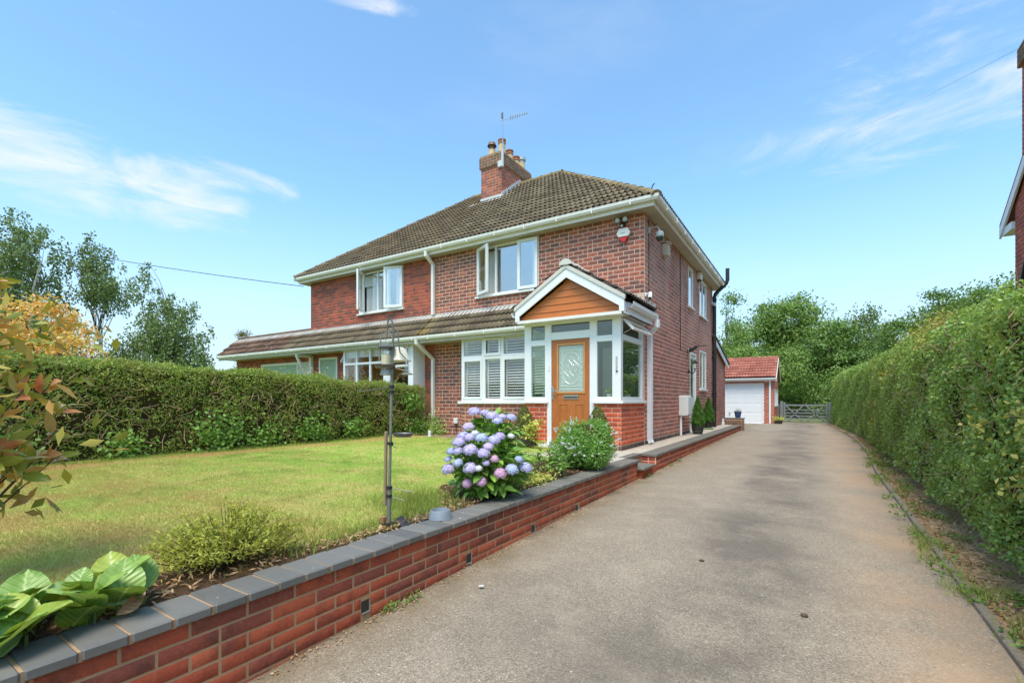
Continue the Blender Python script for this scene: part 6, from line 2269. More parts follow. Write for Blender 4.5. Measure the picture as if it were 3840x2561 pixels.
# ------------------------------------------------------------------ trees
birch('birch_tree', 'tall dense birch at the far left edge', (-33.0, -3.2, 0), 12.0, [(-1.2, -.4, 6.6, 3.0, 3.0, 5.0), (1.4, .3, 4.2, 2.4, 2.4, 2.8), (0.5, 0, 9.4, 1.6, 1.6, 2.0)], 620, 5, per=34, leaf=.15, tr=.16, nstem=2)
birch('birch_tree', 'slim airy birch with leaning top left of the house', (-31.4, .5, 0), 11.0, [(-1.3, -.9, 9.4, 1.1, 1.1, 1.5), (-.6, -.4, 7.6, 1.7, 1.6, 1.0), (.2, .1, 3.2, 1.5, 1.5, 1.6), (1.1, .6, 4.6, .9, .9, 1.0)], 300, 8, per=34, leaf=.14, nstem=1, slen=(.4, 1.2))
birch('birch_tree', 'bushy weeping birch nearest the left house', (-29.0, 1.9, 0), 9.6, [(-1.2, -.7, 8.1, .95, .95, 1.3), (.3, .2, 5.2, 2.1, 2.0, 2.1), (.2, .2, 2.6, 2.4, 2.3, 1.8), (1.3, .8, 3.2, 1.3, 1.3, 2.2)], 520, 9, per=34, leaf=.14, nstem=2, slen=(.4, 1.1))
tree('maple_tree', 'golden orange maple showing above the clipped hedge', (-14.6, -6.7, 0), 3.9, [(0, 0, 2.9, 1.1, 1.2, .85), (.7, .6, 2.1, 1.0, .8, .7), (-.8, -.6, 2.5, 1.0, 1.0, .9)], 70, 90, .42, .11, 'leaf_orange', tr=.07, seed=14)
tree('purple_shrub', 'dark purple-leaved shrub under the golden maple', (-12.9, -6.6, 0), 2.3, [(0, 0, 1.75, .75, .6, .45)], 30, 70, .34, .09, 'leaf_purple', tr=.04, seed=15, cat='shrub')
GRP = None
tree('sycamore_tree', 'broad sycamore with the highest crown behind the garage', (1.2, 37.0, -.2), 10.6, [(.2, 0, 8.0, 2.8, 2.8, 2.2), (-2.2, 0, 6.2, 2.8, 2.5, 2.3), (2.3, 0, 6.0, 2.6, 2.4, 2.2), (0, -1, 4.0, 3.6, 2.8, 2.0)], 170, 170, 1.0, .24, 'leaf_syc', tr=.26, seed=21)
tree('sycamore_tree', 'dense round-headed tree right of the garage above the gate', (4.6, 32.0, -.2), 7.6, [(-.2, 0, 5.0, 2.2, 2.2, 1.9), (1.7, 0, 3.6, 2.3, 2.2, 1.7), (-1.6, 0, 3.2, 1.8, 1.9, 1.5)], 130, 170, .85, .20, 'leaf_dark', tr=.22, seed=22)
tree('ash_tree', 'pale green slender tree rising behind the black soil pipe', (-2.3, 30.0, -.2), 10.2, [(.4, 0, 8.4, .9, .9, 1.5), (0, 0, 6.2, 1.5, 1.4, 1.5), (.2, 0, 4.2, 2.0, 1.8, 1.5)], 80, 110, .7, .17, 'leaf_syc', tr=.14, seed=23)
tree('bright_tree', 'light green leafy tree just behind the garage roof', (-.6, 25.5, -.2), 5.2, [(-.6, 0, 3.9, 1.5, 1.3, 1.1), (1.2, 0, 3.3, 1.5, 1.3, 1.0), (2.6, -.5, 3.2, 1.1, 1.1, 1.4)], 80, 130, .62, .16, 'leaf_light', tr=.12, seed=24)
tree('elder_bush', 'pale green bush leaning over the right end of the gate', (4.75, 21.4, -.2), 3.3, [(.1, 0, 2.2, .9, .9, .8), (-.2, 0, 1.2, .8, .8, .8), (.9, 0, 2.5, .9, .8, .6)], 50, 100, .42, .13, 'leaf_light', tr=.06, seed=25, cat='bush')
birch('birch_tree', 'thin silver birch against the sky above the right hedge', (6.8, 33.3, -.2), 8.6, [(-.3, 0, 7.2, 1.3, 1.1, 1.3), (.6, 0, 5.4, 1.7, 1.5, 1.6), (-.4, 0, 4.2, 1.0, 1.0, 1.4)], 210, 31, leaf=.17, tr=.11, slen=(.4, 1.2))
tree('garden_tree', 'dark green spreading tree rising over the middle of the tall hedge', (8.65, 21.5, -.2), 7.2, [(-1.2, 0, 4.5, 1.5, 1.4, 1.3), (.5, 0, 5.6, 1.8, 1.5, 1.2), (2.0, .4, 5.7, 1.4, 1.3, 1.2), (.2, 0, 3.6, 2.2, 1.6, 1.2)], 120, 130, .62, .15, 'leaf_dark', tr=.16, seed=32)
tree('hawthorn_tree', 'leafy tree with loose twiggy top beside the right-hand brick house', (8.0, 9.2, -.2), 5.4, [(-.3, 0, 3.9, 1.0, 1.0, 1.0), (.7, 0, 3.9, 1.0, 1.0, 1.2), (-1.1, .3, 3.4, .9, .9, .9)], 90, 110, .42, .10, 'leaf_syc', tr=.10, seed=33)
tree('yellow_shrub', 'yellow-green shrub topping the tall hedge', (6.0, 5.2, -.2), 3.2, [(0, 0, 2.85, .6, 1.3, .5), (.2, -1.8, 2.65, .5, 1.1, .5), (0, 1.8, 2.65, .6, 1.0, .45)], 80, 80, .34, .085, 'leaf_yellow', tr=.05, seed=34, cat='shrub')
tree('dark_tree', 'shaded tree filling the gap behind the gate', (2.6, 44.0, -.2), 7.0, [(0, 0, 3.6, 4.5, 2.5, 2.6), (4.5, 0, 2.6, 3.5, 2.5, 2.2), (-4.5, 0, 3.0, 3.5, 2.5, 2.4)], 130, 130, 1.3, .30, 'leaf_dark', tr=.22, seed=26)
for i, (x, y, w_) in enumerate(((1.2, 27.0, 2.2), (4.2, 26.0, 2.0), (6.6, 27.5, 2.0))):  # added dark shrubs, standing in for the deep shade behind the gate
    tree('thicket_shrub', ['dark shrub seen through the left of the gate', 'dark shrub seen through the middle of the gate', 'dark shrub behind the right end of the gate'][i], (x, y, -.2), 3.0, [(0, 0, 1.3, w_, 1.2, 1.2), (.4, 0, .6, w_, 1.2, .7)], 70, 90, .6, .16, 'leaf_dark', tr=.06, seed=80 + i, cat='shrub')
# distant belt of trees closing the view
g = np.random.default_rng(55)
n = 26000
a = g.uniform(-70, 70, n)
Pb = np.stack([a, 78 + g.normal(size=n) * 3 + 4 * np.sin(a * .2), np.abs(g.normal(size=n)) * 3.0 * (1 + .3 * np.sin(a * .35)) + g.random(n) * 3 - .3], axis=1)
me = leaf_mesh('far_wood', Pb, np.tile([0, -1, .5], (n, 1)), .55, .4, M['leaf_dark'], g=g)
o = addobj('far_wood', me)
o['kind'] = 'stuff'
o['label'] = 'distant belt of trees beyond the gate'
o['category'] = 'trees'

# ------------------------------------------------------------------ big-leaved plants: individual leaves
def leaf_shape(name, mat, prof, curl=.18, fold=.12, wave=0.0, seg=7, lobes=None, seed=0):
    """leaf blade from y=0 (base) to y=1 (tip); prof(t) half width"""
    rr = random.Random(seed)
    V, F = [], []
    nw = 3
    for i in range(seg + 1):
        t = i / seg
        w = prof(t)
        for j in range(-nw, nw + 1):
            s = j / nw
            x = w * s
            z = fold * abs(s) * w * 2 - curl * t * t + wave * math.sin(t * 9 + s * 3 + seed) * abs(s)
            V.append((x, t, z))
    k = 2 * nw + 1
    for i in range(seg):
        for j in range(k - 1):
            a = i * k + j
            F.append((a, a + 1, a + 1 + k, a + k))
    return np_mesh(name, np.array(V), np.array(F), M[mat], True)

def leaf_at(parent, me, p, tip, up_=(0, 0, 1), size=.1, roll=0.0, wid=1.0):
    """place a leaf so that its y axis points along tip"""
    y = Vector(tip).normalized()
    x = y.cross(Vector(up_))
    if x.length < 1e-4:
        x = Vector((1, 0, 0))
    x.normalize()
    z = x.cross(y)
    m3 = Matrix((x, y, z)).transposed() @ Matrix.Rotation(roll, 3, 'Y')
    return addobj('leaf', me, parent, p, m3.to_euler(), (size * wid, size, size))

ovate = lambda a, b: (lambda t: max(.004, a * math.sin(math.pi * min(1, t ** b)) ** .9) if 0 < t < 1 else .004)
rr = random.Random(77)

# bergenia clump at the near end of the bed
bg_ = empty('bergenia_plant', (.30, -9.78, -.02), 'clump of large glossy round green leaves at the bottom left corner', 'plant')
roundp = lambda t: max(.006, .42 * math.sin(math.pi * min(1, .04 + t * .96) ** .85) ** .55) if t < .995 else .02
bm1 = [leaf_shape('leaf', 'berg', roundp, .22, .10, .035, 8, seed=s) for s in range(4)]
spots = []
for i in range(64):
    y = rr.uniform(-10.35, -9.46)
    x = rr.uniform(.14, .47) if y > -9.9 else rr.uniform(.16, .54)
    spots.append((x, y))
for i, (x, y) in enumerate(spots):
    a = rr.uniform(0, 2 * math.pi)
    lift = rr.uniform(.6, 2.0)
    d = Vector((math.cos(a) + .45, math.sin(a) - .15, lift))
    p = (x, y, rr.uniform(-.02, .09))
    leaf_at(bg_, bm1[i % 4], p, d, (0, 0, 1), rr.uniform(.15, .24), rr.uniform(-.5, .5))
dd = leaf_shape('dead_leaf', 'bergdead', ovate(.22, .9), .1, .5, .02, 7, seed=9)
o = leaf_at(bg_, dd, (.50, -9.62, .02), (-.1, .5, .30), (1, 0, .4), .15, .3)
o.name = 'dead_leaf'
mbs = MB()
for (x, y) in spots:
    mbs.tube([(x, y, -.04), (x + .01, y, .05)], .007, 5, False)
part('stalks', mbs, M['stem'], bg_, kind='stuff')

# red-tipped photinia at the left edge
ph = empty('photinia_shrub', (-.80, -10.03, 0), 'orange and olive leaved photinia shrub at the left edge of the frame', 'shrub')
pm2 = [leaf_shape('leaf', 'phot', ovate(.235, .85), .14 + .06 * s, .08, .0, 8, seed=s) for s in range(4)]
br_ = MB()
cnt = 0
for i in range(50):
    a = rr.uniform(-1.0, 1.5)
    z1 = rr.uniform(.5, 1.72)
    rad = .60 * math.sin(min(1, (z1 - .1) / .75) * math.pi / 2) * (1 - .40 * max(0, (z1 - 1.1) / .55))
    c = Vector((-.80 + rad * math.cos(a) * rr.uniform(.55, 1.02), -10.03 + rad * math.sin(a) * rr.uniform(.55, 1.02), z1))
    s = Vector((-.80, -10.03, max(.15, z1 - .55)))
    mid = s.lerp(c, .55) + Vector((0, 0, -.04))
    br_.tube([s, mid, c], [.007, .005, .003], 5, False)
    d0 = (c - mid).normalized()
    k = 6 if cnt < 270 else 5
    for j in range(k):
        b_ = 2 * math.pi * j / k + rr.uniform(-.3, .3)
        side = d0.cross(Vector((0, 0, 1))).normalized()
        upv = side.cross(d0)
        t_ = d0 * rr.uniform(.35, .9) + side * math.cos(b_) + upv * (math.sin(b_) * .8 + .15)
        p = c - d0 * rr.uniform(0, .07)
        leaf_at(ph, pm2[rr.randrange(4)], p, t_, upv, rr.uniform(.095, .145), rr.uniform(-.6, .6))
        cnt += 1
br_.tube([(-.80, -10.03, -.05), (-.43, -9.97, .5), (-.80, -10.03, 1.0)], [.03, .025, .018], 7)
part('branches', br_, M['bark'], ph, True)
g = np.random.default_rng(606)
Pp = np.stack([-.80 + g.normal(size=900) * .26, -10.03 + g.normal(size=900) * .26, g.uniform(.35, 1.55, 900)], 1)
foliage('inner_foliage', ph, Pp, g.normal(size=(900, 3)) + np.array([.5, .2, .6]), .11, .045, 'leaf_phot', g=g)

# hydrangea
hy = empty('hydrangea', (.28, -6.45, 0), 'hydrangea bush with lilac, blue and pink mophead flowers behind the wall', 'shrub')
def mophead(name, mat, seed):
    g = np.random.default_rng(seed)
    n = 70
    d = unit(g.normal(size=(n, 3)))
    d[:, 2] = np.abs(d[:, 2]) * 1.2 - .35
    d = unit(d)
    V, F = [], []
    for i in range(n):
        nn = Vector(d[i])
        p = nn * g.uniform(.86, 1.02) * Vector((1, 1, 1)).length / math.sqrt(3)
        p = Vector((p.x, p.y, p.z * .72))
        t = nn.cross(Vector((g.normal(), g.normal(), g.normal()))).normalized()
        s = nn.cross(t)
        b = len(V)
        q = .23
        V.append(tuple(p + nn * -.02))
        for k in range(8):
            a = k * math.pi / 4
            r_ = q if k % 2 == 0 else q * .45
            V.append(tuple(p + (t * math.cos(a) + s * math.sin(a)) * r_ + nn * (.05 if k % 2 == 0 else 0)))
        for k in range(8):
            F.append((b, b + 1 + k, b + 1 + (k + 1) % 8))
    kk, rows = 12, 5
    b = len(V)
    for i in range(rows + 1):
        ph_ = -.35 + (math.pi / 2 + .35) * i / rows
        for k in range(kk):
            a = 2 * math.pi * k / kk
            w_ = .86 * (1 + .10 * math.sin(5 * a + i * 2.1))
            V.append((w_ * math.cos(ph_) * math.cos(a), w_ * math.cos(ph_) * math.sin(a), w_ * math.sin(ph_) * .72))
    for i in range(rows):
        for k in range(kk):
            p0, p1 = b + i * kk + k, b + i * kk + (k + 1) % kk
            F.append((p0, p1, p1 + kk))
            F.append((p0, p1 + kk, p0 + kk))
    return np_mesh(name, np.array(V), np.array(F), M[mat])
heads = [(0.15, -6.49, 0.86, 0.062, 'p'), (0.27, -6.47, 0.85, 0.047, 'p'), (0.36, -6.47, 0.82, 0.059, 'p'), (0.44, -6.4, 0.81, 0.044, 'w'), (0.49, -6.31, 0.8, 0.054, 'p'), (0.43, -6.47, 0.77, 0.05, 'w'), (0.18, -6.63, 0.71, 0.055, 'p'), (0.21, -6.76, 0.63, 0.051, 'w'), (0.31, -6.78, 0.62, 0.047, 'p'), (0.21, -6.82, 0.57, 0.06, 'p'), (0.34, -6.73, 0.66, 0.035, 'w'), (0.43, -6.75, 0.62, 0.054, 'b'), (0.54, -6.69, 0.6, 0.055, 'p'), (0.56, -6.62, 0.63, 0.047, 'w'), (0.62, -6.51, 0.63, 0.032, 'w'), (0.52, -6.76, 0.54, 0.045, 'p'), (0.13, -6.84, 0.48, 0.044, 'b'), (0.23, -6.86, 0.49, 0.044, 'w'), (0.37, -6.85, 0.51, 0.062, 'p'), (0.5, -6.81, 0.48, 0.055, 'p'), (0.09, -6.84, 0.4, 0.035, 'b'), (0.25, -6.89, 0.38, 0.045, 'b'), (0.59, -6.76, 0.43, 0.038, 'k'), (0.53, -6.81, 0.39, 0.031, 'w'), (0.09, -6.84, 0.3, 0.062, 'p'), (0.39, -6.88, 0.34, 0.057, 'p'), (0.47, -6.85, 0.34, 0.031, 'w'), (0.63, -6.72, 0.29, 0.053, 'k'), (0.7, -6.62, 0.32, 0.055, 'b'), (0.75, -6.45, 0.32, 0.061, 'p'), (0.73, -6.54, 0.41, 0.037, 'b'), (0.32, -6.83, 0.18, 0.045, 'k'), (0.47, -6.81, 0.21, 0.047, 'k'),
         (-.1, -6.3, .6, .05, 'p'), (.0, -6.1, .7, .05, 'p'), (.3, -6.0, .6, .05, 'b'), (.1, -6.2, .8, .045, 'p')]
fm_ = {'p': [mophead('flower_head', 'petal', s) for s in (1, 2)], 'b': [mophead('flower_head', 'petal_blue', 3)], 'k': [mophead('flower_head', 'petal_pink', 4)], 'w': [mophead('flower_head', 'petal_white', 5), mophead('flower_head', 'petal', 6)]}
hc_ = Vector((.28, -6.42, .30))
st_ = MB()
for i, (x, y, z, r_, k) in enumerate(heads):
    q = Vector((x, y, z))
    out = (q - hc_).normalized()
    ax_ = (out + Vector((0, 0, 1.6))).normalized()
    e = ax_.to_track_quat('Z', 'Y').to_euler()
    addobj('flower_head', fm_[k][i % len(fm_[k])], hy, q, e, (r_ * 1.2, r_ * 1.2, r_ * 1.2))
    root = Vector((.28 + (x - .28) * .25, -6.42 + (y + 6.42) * .25, .0))
    st_.tube([root, root.lerp(q, .6) + out * .02, q], [.007, .006, .004], 4, False)
part('stems', st_, M['stem'], hy, kind='stuff')
hm_ = [leaf_shape('leaf', 'hydleaf', ovate(.30, .78), .20, .16, .012, 7, seed=s) for s in range(3)]
cnt = 0
def ell_pts(n, c, r_, zmin):
    out = []
    while len(out) < n:
        d = Vector((rr.gauss(0, 1), rr.gauss(0, 1), rr.gauss(0, 1))).normalized()
        f = rr.uniform(.70, .97)
        p = Vector((c[0] + d.x * r_[0] * f, c[1] + d.y * r_[1] * f, c[2] + d.z * r_[2] * f))
        if p.z > zmin and (d.y < .35 or rr.random() < .35):
            out.append((p, d))
    return out
for (c, r_, n, zm) in (((.28, -6.42, .30), (.46, .46, .40), 205, .03), ((.24, -6.25, .60), (.32, .32, .26), 88, .5)):
    for (p, d) in ell_pts(n, c, r_, zm):
        a = rr.uniform(-.7, .7)
        t_ = Vector((d.x * math.cos(a) - d.y * math.sin(a), d.x * math.sin(a) + d.y * math.cos(a), d.z * .5 + rr.uniform(-.25, .35)))
        leaf_at(hy, hm_[cnt % 3], p - t_.normalized() * .05, t_, Vector((0, 0, 1)) + d * .6, rr.uniform(.10, .165), rr.uniform(-.35, .35))
        cnt += 1
# shaded inner foliage
g = np.random.default_rng(303)
Pi, di = inside_ell(1500, [(.28, -6.40, .28, .36, .36, .34), (.24, -6.22, .56, .24, .24, .22)], g, .3)
foliage('inner_foliage', hy, Pi, di + np.array([0, 0, .5]), .09, .055, 'leaf_hyd', g=g)

# white-flowered hebe
hb = empty('hebe_shrub', (.36, -4.05, 0), 'rounded green shrub with white flower spikes near the step', 'shrub')
Pe, de = inside_ell(15000, [(.34, -4.05, .30, .44, .47, .32), (.20, -4.15, .50, .24, .26, .22), (.46, -3.9, .48, .26, .28, .24), (.30, -3.75, .46, .28, .26, .24), (.58, -4.2, .24, .22, .24, .22), (.10, -4.3, .26, .24, .22, .22), (.36, -4.35, .38, .22, .20, .22)], g, .55)
ok = Pe[:, 2] > .01
foliage('foliage', hb, Pe[ok], de[ok] + np.array([0, 0, .4]), .050, .014, 'leaf_hebe', spread=.5, g=g, T=de[ok] + .5 * g.normal(size=(ok.sum(), 3)))
hbc = MB()
bmx = bmesh.new()
bmesh.ops.create_icosphere(bmx, subdivisions=2, radius=1)
for v in bmx.verts:
    v.co = Vector((.33 + v.co.x * .34, -4.02 + v.co.y * .36, .34 + v.co.z * .30))
hbc.addbm(bmx)
bmx.free()
part('inner_branches', hbc, M['hedgecore'], hb)  # solid ball, dark to paint the shade inside the shrub
def spike(seed):
    gg = np.random.default_rng(seed)
    n = 46
    t = gg.random(n)
    a = gg.random(n) * 6.283
    r_ = .16 * (1 - t * .75)
    P = np.stack([np.cos(a) * r_, np.sin(a) * r_, t], axis=1)
    return leaf_mesh('flower_spike', P, P * np.array([1, 1, .2]) + np.array([0, 0, .1]), .2, .16, M['petal_white'], g=gg, spread=.3)
spm = [spike(s) for s in range(3)]
for i in range(95):
    d = Vector((rr.gauss(0, 1), rr.gauss(0, 1), rr.gauss(0, 1) + .05)).normalized()
    if d.y > .5 and d.x < .3:
        d.y = -d.y
    c = Vector((.33 + d.x * .47, -4.04 + d.y * .50, .36 + d.z * .37))
    if c.z < .05:
        continue
    e = (d + Vector((rr.gauss(0, .3), rr.gauss(0, .3), .2))).to_track_quat('Z', 'Y').to_euler()
    s = rr.uniform(.045, .07)
    addobj('flower_spike', spm[i % 3], hb, c, e, (s * 1.0, s * 1.0, s))

# lower perennials between them
pe = empty('perennial_plant', (.22, -5.25, 0), 'leafy pale green perennials between the hydrangea and the white-flowered shrub', 'plant')
pmm = [leaf_shape('leaf', 'perleaf', ovate(.17, .8), .25, .2, .02, 6, seed=s) for s in range(3)]
stm = MB()
for i in range(46):
    x, y = rr.uniform(-.15, .42), rr.uniform(-5.75, -4.65)
    h_ = rr.uniform(.10, .36)
    tp = Vector((x + rr.uniform(-.08, .08), y + rr.uniform(-.08, .08), h_))
    stm.tube([(x, y, -.02), tp], [.005, .003], 4, False)
    for j in range(6):
        a = rr.uniform(0, 6.283)
        leaf_at(pe, pmm[(i + j) % 3], tp - Vector((0, 0, rr.uniform(0, h_ * .6))), (math.cos(a), math.sin(a), rr.uniform(.0, .9)), (0, 0, 1), rr.uniform(.08, .15), rr.uniform(-.4, .4))
part('stems', stm, M['stem'], pe, kind='stuff')
va = empty('variegated_plant', (.33, -5.55, 0), 'low yellow and orange tinted plant beside the hydrangea foot', 'plant')
n = 420
Pv = np.stack([.36 + g.normal(size=n) * .06, -5.55 + g.normal(size=n) * .22, np.abs(g.normal(size=n)) * .06], axis=1)
foliage('leaves', va, Pv, np.tile([.3, -.3, 1], (n, 1)), .05, .02, 'leaf_spot', g=g)

# yellow-green climber beside the left pot
ac = empty('potted_shrub', (-1.72, -2.1, 0), 'spindly yellow-green shrub in front of the left-hand planter', 'shrub')
acm = MB()
Pa = []
for i in range(16):
    x, y, z = -1.70 + rr.gauss(0, .13), -2.15 + rr.gauss(0, .1), rr.uniform(.10, .68)
    acm.tube([(-1.72, -2.1, 0), (x * .5 - .86, y * .5 - 1.05, z * .6), (x, y, z)], [.006, .005, .003], 4, False)
    for j in range(15):
        Pa.append((x + rr.gauss(0, .045), y + rr.gauss(0, .045), z + rr.gauss(0, .03)))
part('stems', acm, M['bark'], ac, kind='stuff')
foliage('leaves', ac, np.array(Pa), np.tile([.2, -.4, 1.0], (len(Pa), 1)), .085, .05, 'leaf_spot', g=g)

# golden spreading conifer near the camera
cf = empty('dwarf_conifer', (.16, -8.97, -.02), 'low spreading gold-tipped conifer at the lawn edge behind the coping', 'shrub')
Pc = []
Nc = []
cbm = MB()
for i in range(170):
    a = rr.uniform(0, 6.283)
    r0 = math.sqrt(rr.random())
    x, y = .14 + .30 * r0 * math.cos(a) * 1.0, -8.95 + .46 * r0 * math.sin(a)
    zt_ = .31 * (1 - .75 * r0 ** 2) + rr.uniform(-.03, .06)
    tip = Vector((x, y, zt_))
    root = Vector((.14 + (x - .14) * .2, -8.95 + (y + 8.95) * .2, -.02))
    cbm.tube([root, root.lerp(tip, .55) + Vector((0, 0, -.01)), tip], [.004, .003, .0015], 3, False)
    for j in range(34):
        f = rr.uniform(.45, 1.05)
        q = root.lerp(tip, f)
        Pc.append((q.x + rr.gauss(0, .018), q.y + rr.gauss(0, .018), q.z + rr.gauss(0, .012)))
        Nc.append((x - .14, y + 8.95, .5))
Pc, Nc = np.array(Pc), np.array(Nc)
foliage('foliage', cf, Pc, Nc, .032, .010, 'leaf_conifer', spread=.7, g=g)
part('branches', cbm, M['bark'], cf, kind='stuff')

# topiary cones in planters each side of the door
def topiary(x, y, label):
    t = empty('topiary_planter', (x, y, 0), label, 'planter')
    part('pot', MB().lathe([(.001, .01), (.135, .01), (.14, .03), (.175, .30), (.195, .31), (.195, .355), (.175, .36), (.165, .33), (.001, .32)], x, y, 20), M['greypot'], t, True)
    n = 5200
    zz = g.random(n) ** 1.25
    aa = g.random(n) * 6.283
    prof_ = np.interp(zz, [0, .08, .5, .85, 1], [.18, .25, .19, .085, .015])
    rr2 = prof_ * (1 - .16 * g.random(n))
    Pt = np.stack([x + rr2 * np.cos(aa), y + rr2 * np.sin(aa), .34 + zz * .54], axis=1)
    Nt = np.stack([np.cos(aa), np.sin(aa), np.full(n, .35)], axis=1)
    foliage('clipped_foliage', t, Pt, Nt, .028, .018, 'leaf_cone', spread=.6, g=g)
    part('core', MB().lathe([(.15, .33), (.20, .38), (.14, .62), (.05, .80), (.001, .86)], x, y, 14), M['hedgecore'], t)
topiary(-2.02, -1.85, 'clipped cone of box in a slate planter left of the front door')
topiary(-.36, -1.85, 'clipped cone topiary half hidden behind the white-flowered shrub')

# dwarf spruces by the side door
def spruce(x, y, h, pot, label):
    t = empty('potted_conifer', (x, y, 0), label, 'planter')
    if pot == 'barrel':
        part('pot', MB().lathe([(.001, .005), (.125, .005), (.165, .16), (.175, .25), (.165, .26), (.155, .24), (.001, .235)], x, y, 18), M['barrel'], t, True)
        part('hoop', MB().lathe([(.146, .07), (.150, .07), (.156, .10), (.152, .10)], x, y, 18), M['greypot'], t, True)
    else:
        part('pot', MB().lathe([(.001, .06), (.10, .06), (.135, .25), (.125, .26), (.001, .245)], x, y, 18), M['barrel'], t, True)
        part('saucer', MB().cbox(x - .15, x + .14, y - .12, y + .12, .0, .06, .01), M['trough'], t)
    n = 5200
    zz = g.random(n) ** 1.3
    aa = g.random(n) * 6.283
    prof_ = np.interp(zz, [0, .12, .5, .85, 1], [.13, .185, .13, .05, .01])
    r2 = prof_ * (.70 + .42 * g.random(n)) * (1 + .14 * np.sin(aa * 5 + zz * 21))
    Pt = np.stack([x + r2 * np.cos(aa), y + r2 * np.sin(aa), .24 + zz * (h - .24)], axis=1)
    Nt = np.stack([np.cos(aa), np.sin(aa), np.full(n, .3)], axis=1)
    foliage('foliage', t, Pt, Nt, .045, .014, 'leaf_dwarf', spread=.6, g=g, T=Nt + np.array([0, 0, 1.0]) + .4 * g.normal(size=(n, 3)))
    part('core', MB().lathe([(.10, .23), (.13, .32), (.09, .6), (.02, h - .1)], x, y, 12), M['hedgecore'], t)
spruce(.32, 4.19, 1.07, 'barrel', 'dwarf conifer in a black barrel planter beside the meter box')
spruce(.16, 6.85, 1.07, 'saucer', 'dwarf conifer in a small black pot nearer the soil pipe')
bpz = .29
bpot = empty('blue_pot', (.62, 10.73, bpz), 'glazed blue flower pot standing on the stub of wall', 'planter')
part('pot', MB().lathe([(.001, bpz), (.085, bpz), (.10, bpz + .02), (.135, bpz + .22), (.15, bpz + .25), (.14, bpz + .26), (.125, bpz + .22), (.001, bpz + .21)], .62, 10.73, 20), M['bluepot'], bpot, True)
n = 160
Pq = np.stack([.62 + g.normal(size=n) * .06, 10.73 + g.normal(size=n) * .06, bpz + .24 + np.abs(g.normal(size=n)) * .06], axis=1)
foliage('flowers', bpot, Pq[:60], np.tile([0, 0, 1.], (60, 1)), .045, .04, 'petal_white', g=g)
foliage('leaves', bpot, Pq[60:], np.tile([0, 0, 1.], (100, 1)), .05, .02, 'leaf_per', g=g)
gp = empty('garage_pot', (1.75, 17.0, -.2), 'low black pot of pale leaves at the corner of the garage', 'planter')
part('pot', MB().lathe([(.001, -.19), (.16, -.19), (.20, -.02), (.18, -.02), (.001, -.04)], 1.75, 16.95, 16), M['barrel'], gp, True)
n = 260
Pq = np.stack([1.75 + g.normal(size=n) * .11, 16.95 + g.normal(size=n) * .1, .0 + np.abs(g.normal(size=n)) * .08], axis=1)
foliage('leaves', gp, Pq, np.tile([0, -.3, 1.], (n, 1)), .09, .04, 'leaf_spot', g=g)
ng = MB().lathe([(.001, .0), (.055, .0), (.06, .10), (.035, .16), (.045, .22), (.001, .26)], .10, 10.45, 12)
solo('white_ornament', ng, M['white'], (.10, 10.45, 0), 'small white ornament on the path in front of the stub wall', 'ornament', smooth=True)
wo2 = MB().lathe([(.03, .0), (.05, .02), (.035, .07), (.05, .12), (.045, .16), (.001, .17)], -5.62, -.85, 10)
solo('white_ornament', wo2, M['white'], (-5.62, -.85, 0), 'tiny white ornament by the foot of the hedge and downpipe', 'ornament', smooth=True)
# plants inside the porch window
for i, (x, y) in enumerate(((-.30, -1.36), (-.14, -1.20), (-.14, -.75))):
    ip = empty('window_plant', (x, y, .98), ['leafy plant in a white pot behind the porch front glass', 'white pot plant in the porch corner', 'feathery plant in a white pot behind the porch side glass'][i], 'pot plant')
    part('pot', MB().lathe([(.001, .98), (.05, .98), (.065, 1.12), (.055, 1.12), (.001, 1.10)], x, y, 14), M['white'], ip, True)
    n = 70
    Pq = np.stack([x + g.normal(size=n) * .05, y + g.normal(size=n) * .05, 1.14 + np.abs(g.normal(size=n)) * .06], axis=1)
    foliage('leaves', ip, Pq, np.tile([0, 0, 1.], (n, 1)), .06, .03, 'leaf_ivy', g=g)

# ------------------------------------------------------------------ lawn grass
g = np.random.default_rng(404)
def blades(P, h, w, name, mat, label=None, parent=None, bend=.5):
    n = len(P)
    a = g.random(n) * 6.283
    hh = h * g.uniform(.5, 1.3, n)
    lean_ = g.normal(size=(n, 2)) * (bend * hh)[:, None]
    sx = np.cos(a) * w * .5
    sy = np.sin(a) * w * .5
    V = np.empty((n, 3, 3), dtype=np.float32)
    V[:, 0] = P + np.stack([sx, sy, np.zeros(n)], 1)
    V[:, 1] = P - np.stack([sx, sy, np.zeros(n)], 1)
    V[:, 2] = P + np.stack([lean_[:, 0], lean_[:, 1], hh], 1)
    F = np.arange(n * 3, dtype=np.int32).reshape(-1, 3)
    org = ORG[parent] if parent else (0, 0, 0)
    o = addobj(name, np_mesh(name, V.reshape(-1, 3), F, M[mat], False, org), parent)
    o['kind'] = 'stuff'
    if label:
        o['label'] = label
        o['category'] = 'grass'
    return o
def scatter(n, y0, y1):
    x = g.uniform(-6.25, .42, n)
    y = g.uniform(y0, y1, n)
    bw_ = np.interp(y, BED_Y, BED_W)
    k = x < (.435 - bw_ + .03)
    x, y = x[k], y[k]
    z = -.022 + .010 * (.43 - x) + .012 * np.sin(x * 1.3 + 1) * np.sin(y * .9)
    return np.stack([x, y, z], 1)
Pg = np.concatenate([scatter(150000, -10.6, -8.0), scatter(120000, -8.0, -5.0), scatter(80000, -5.0, -1.15)])
vis_ = (Pg[:, 0] - .5) * -.26 - 9.9 < Pg[:, 1] + .6
blades(Pg, .022, .0045, 'grass', 'blade', 'short patchy lawn grass')
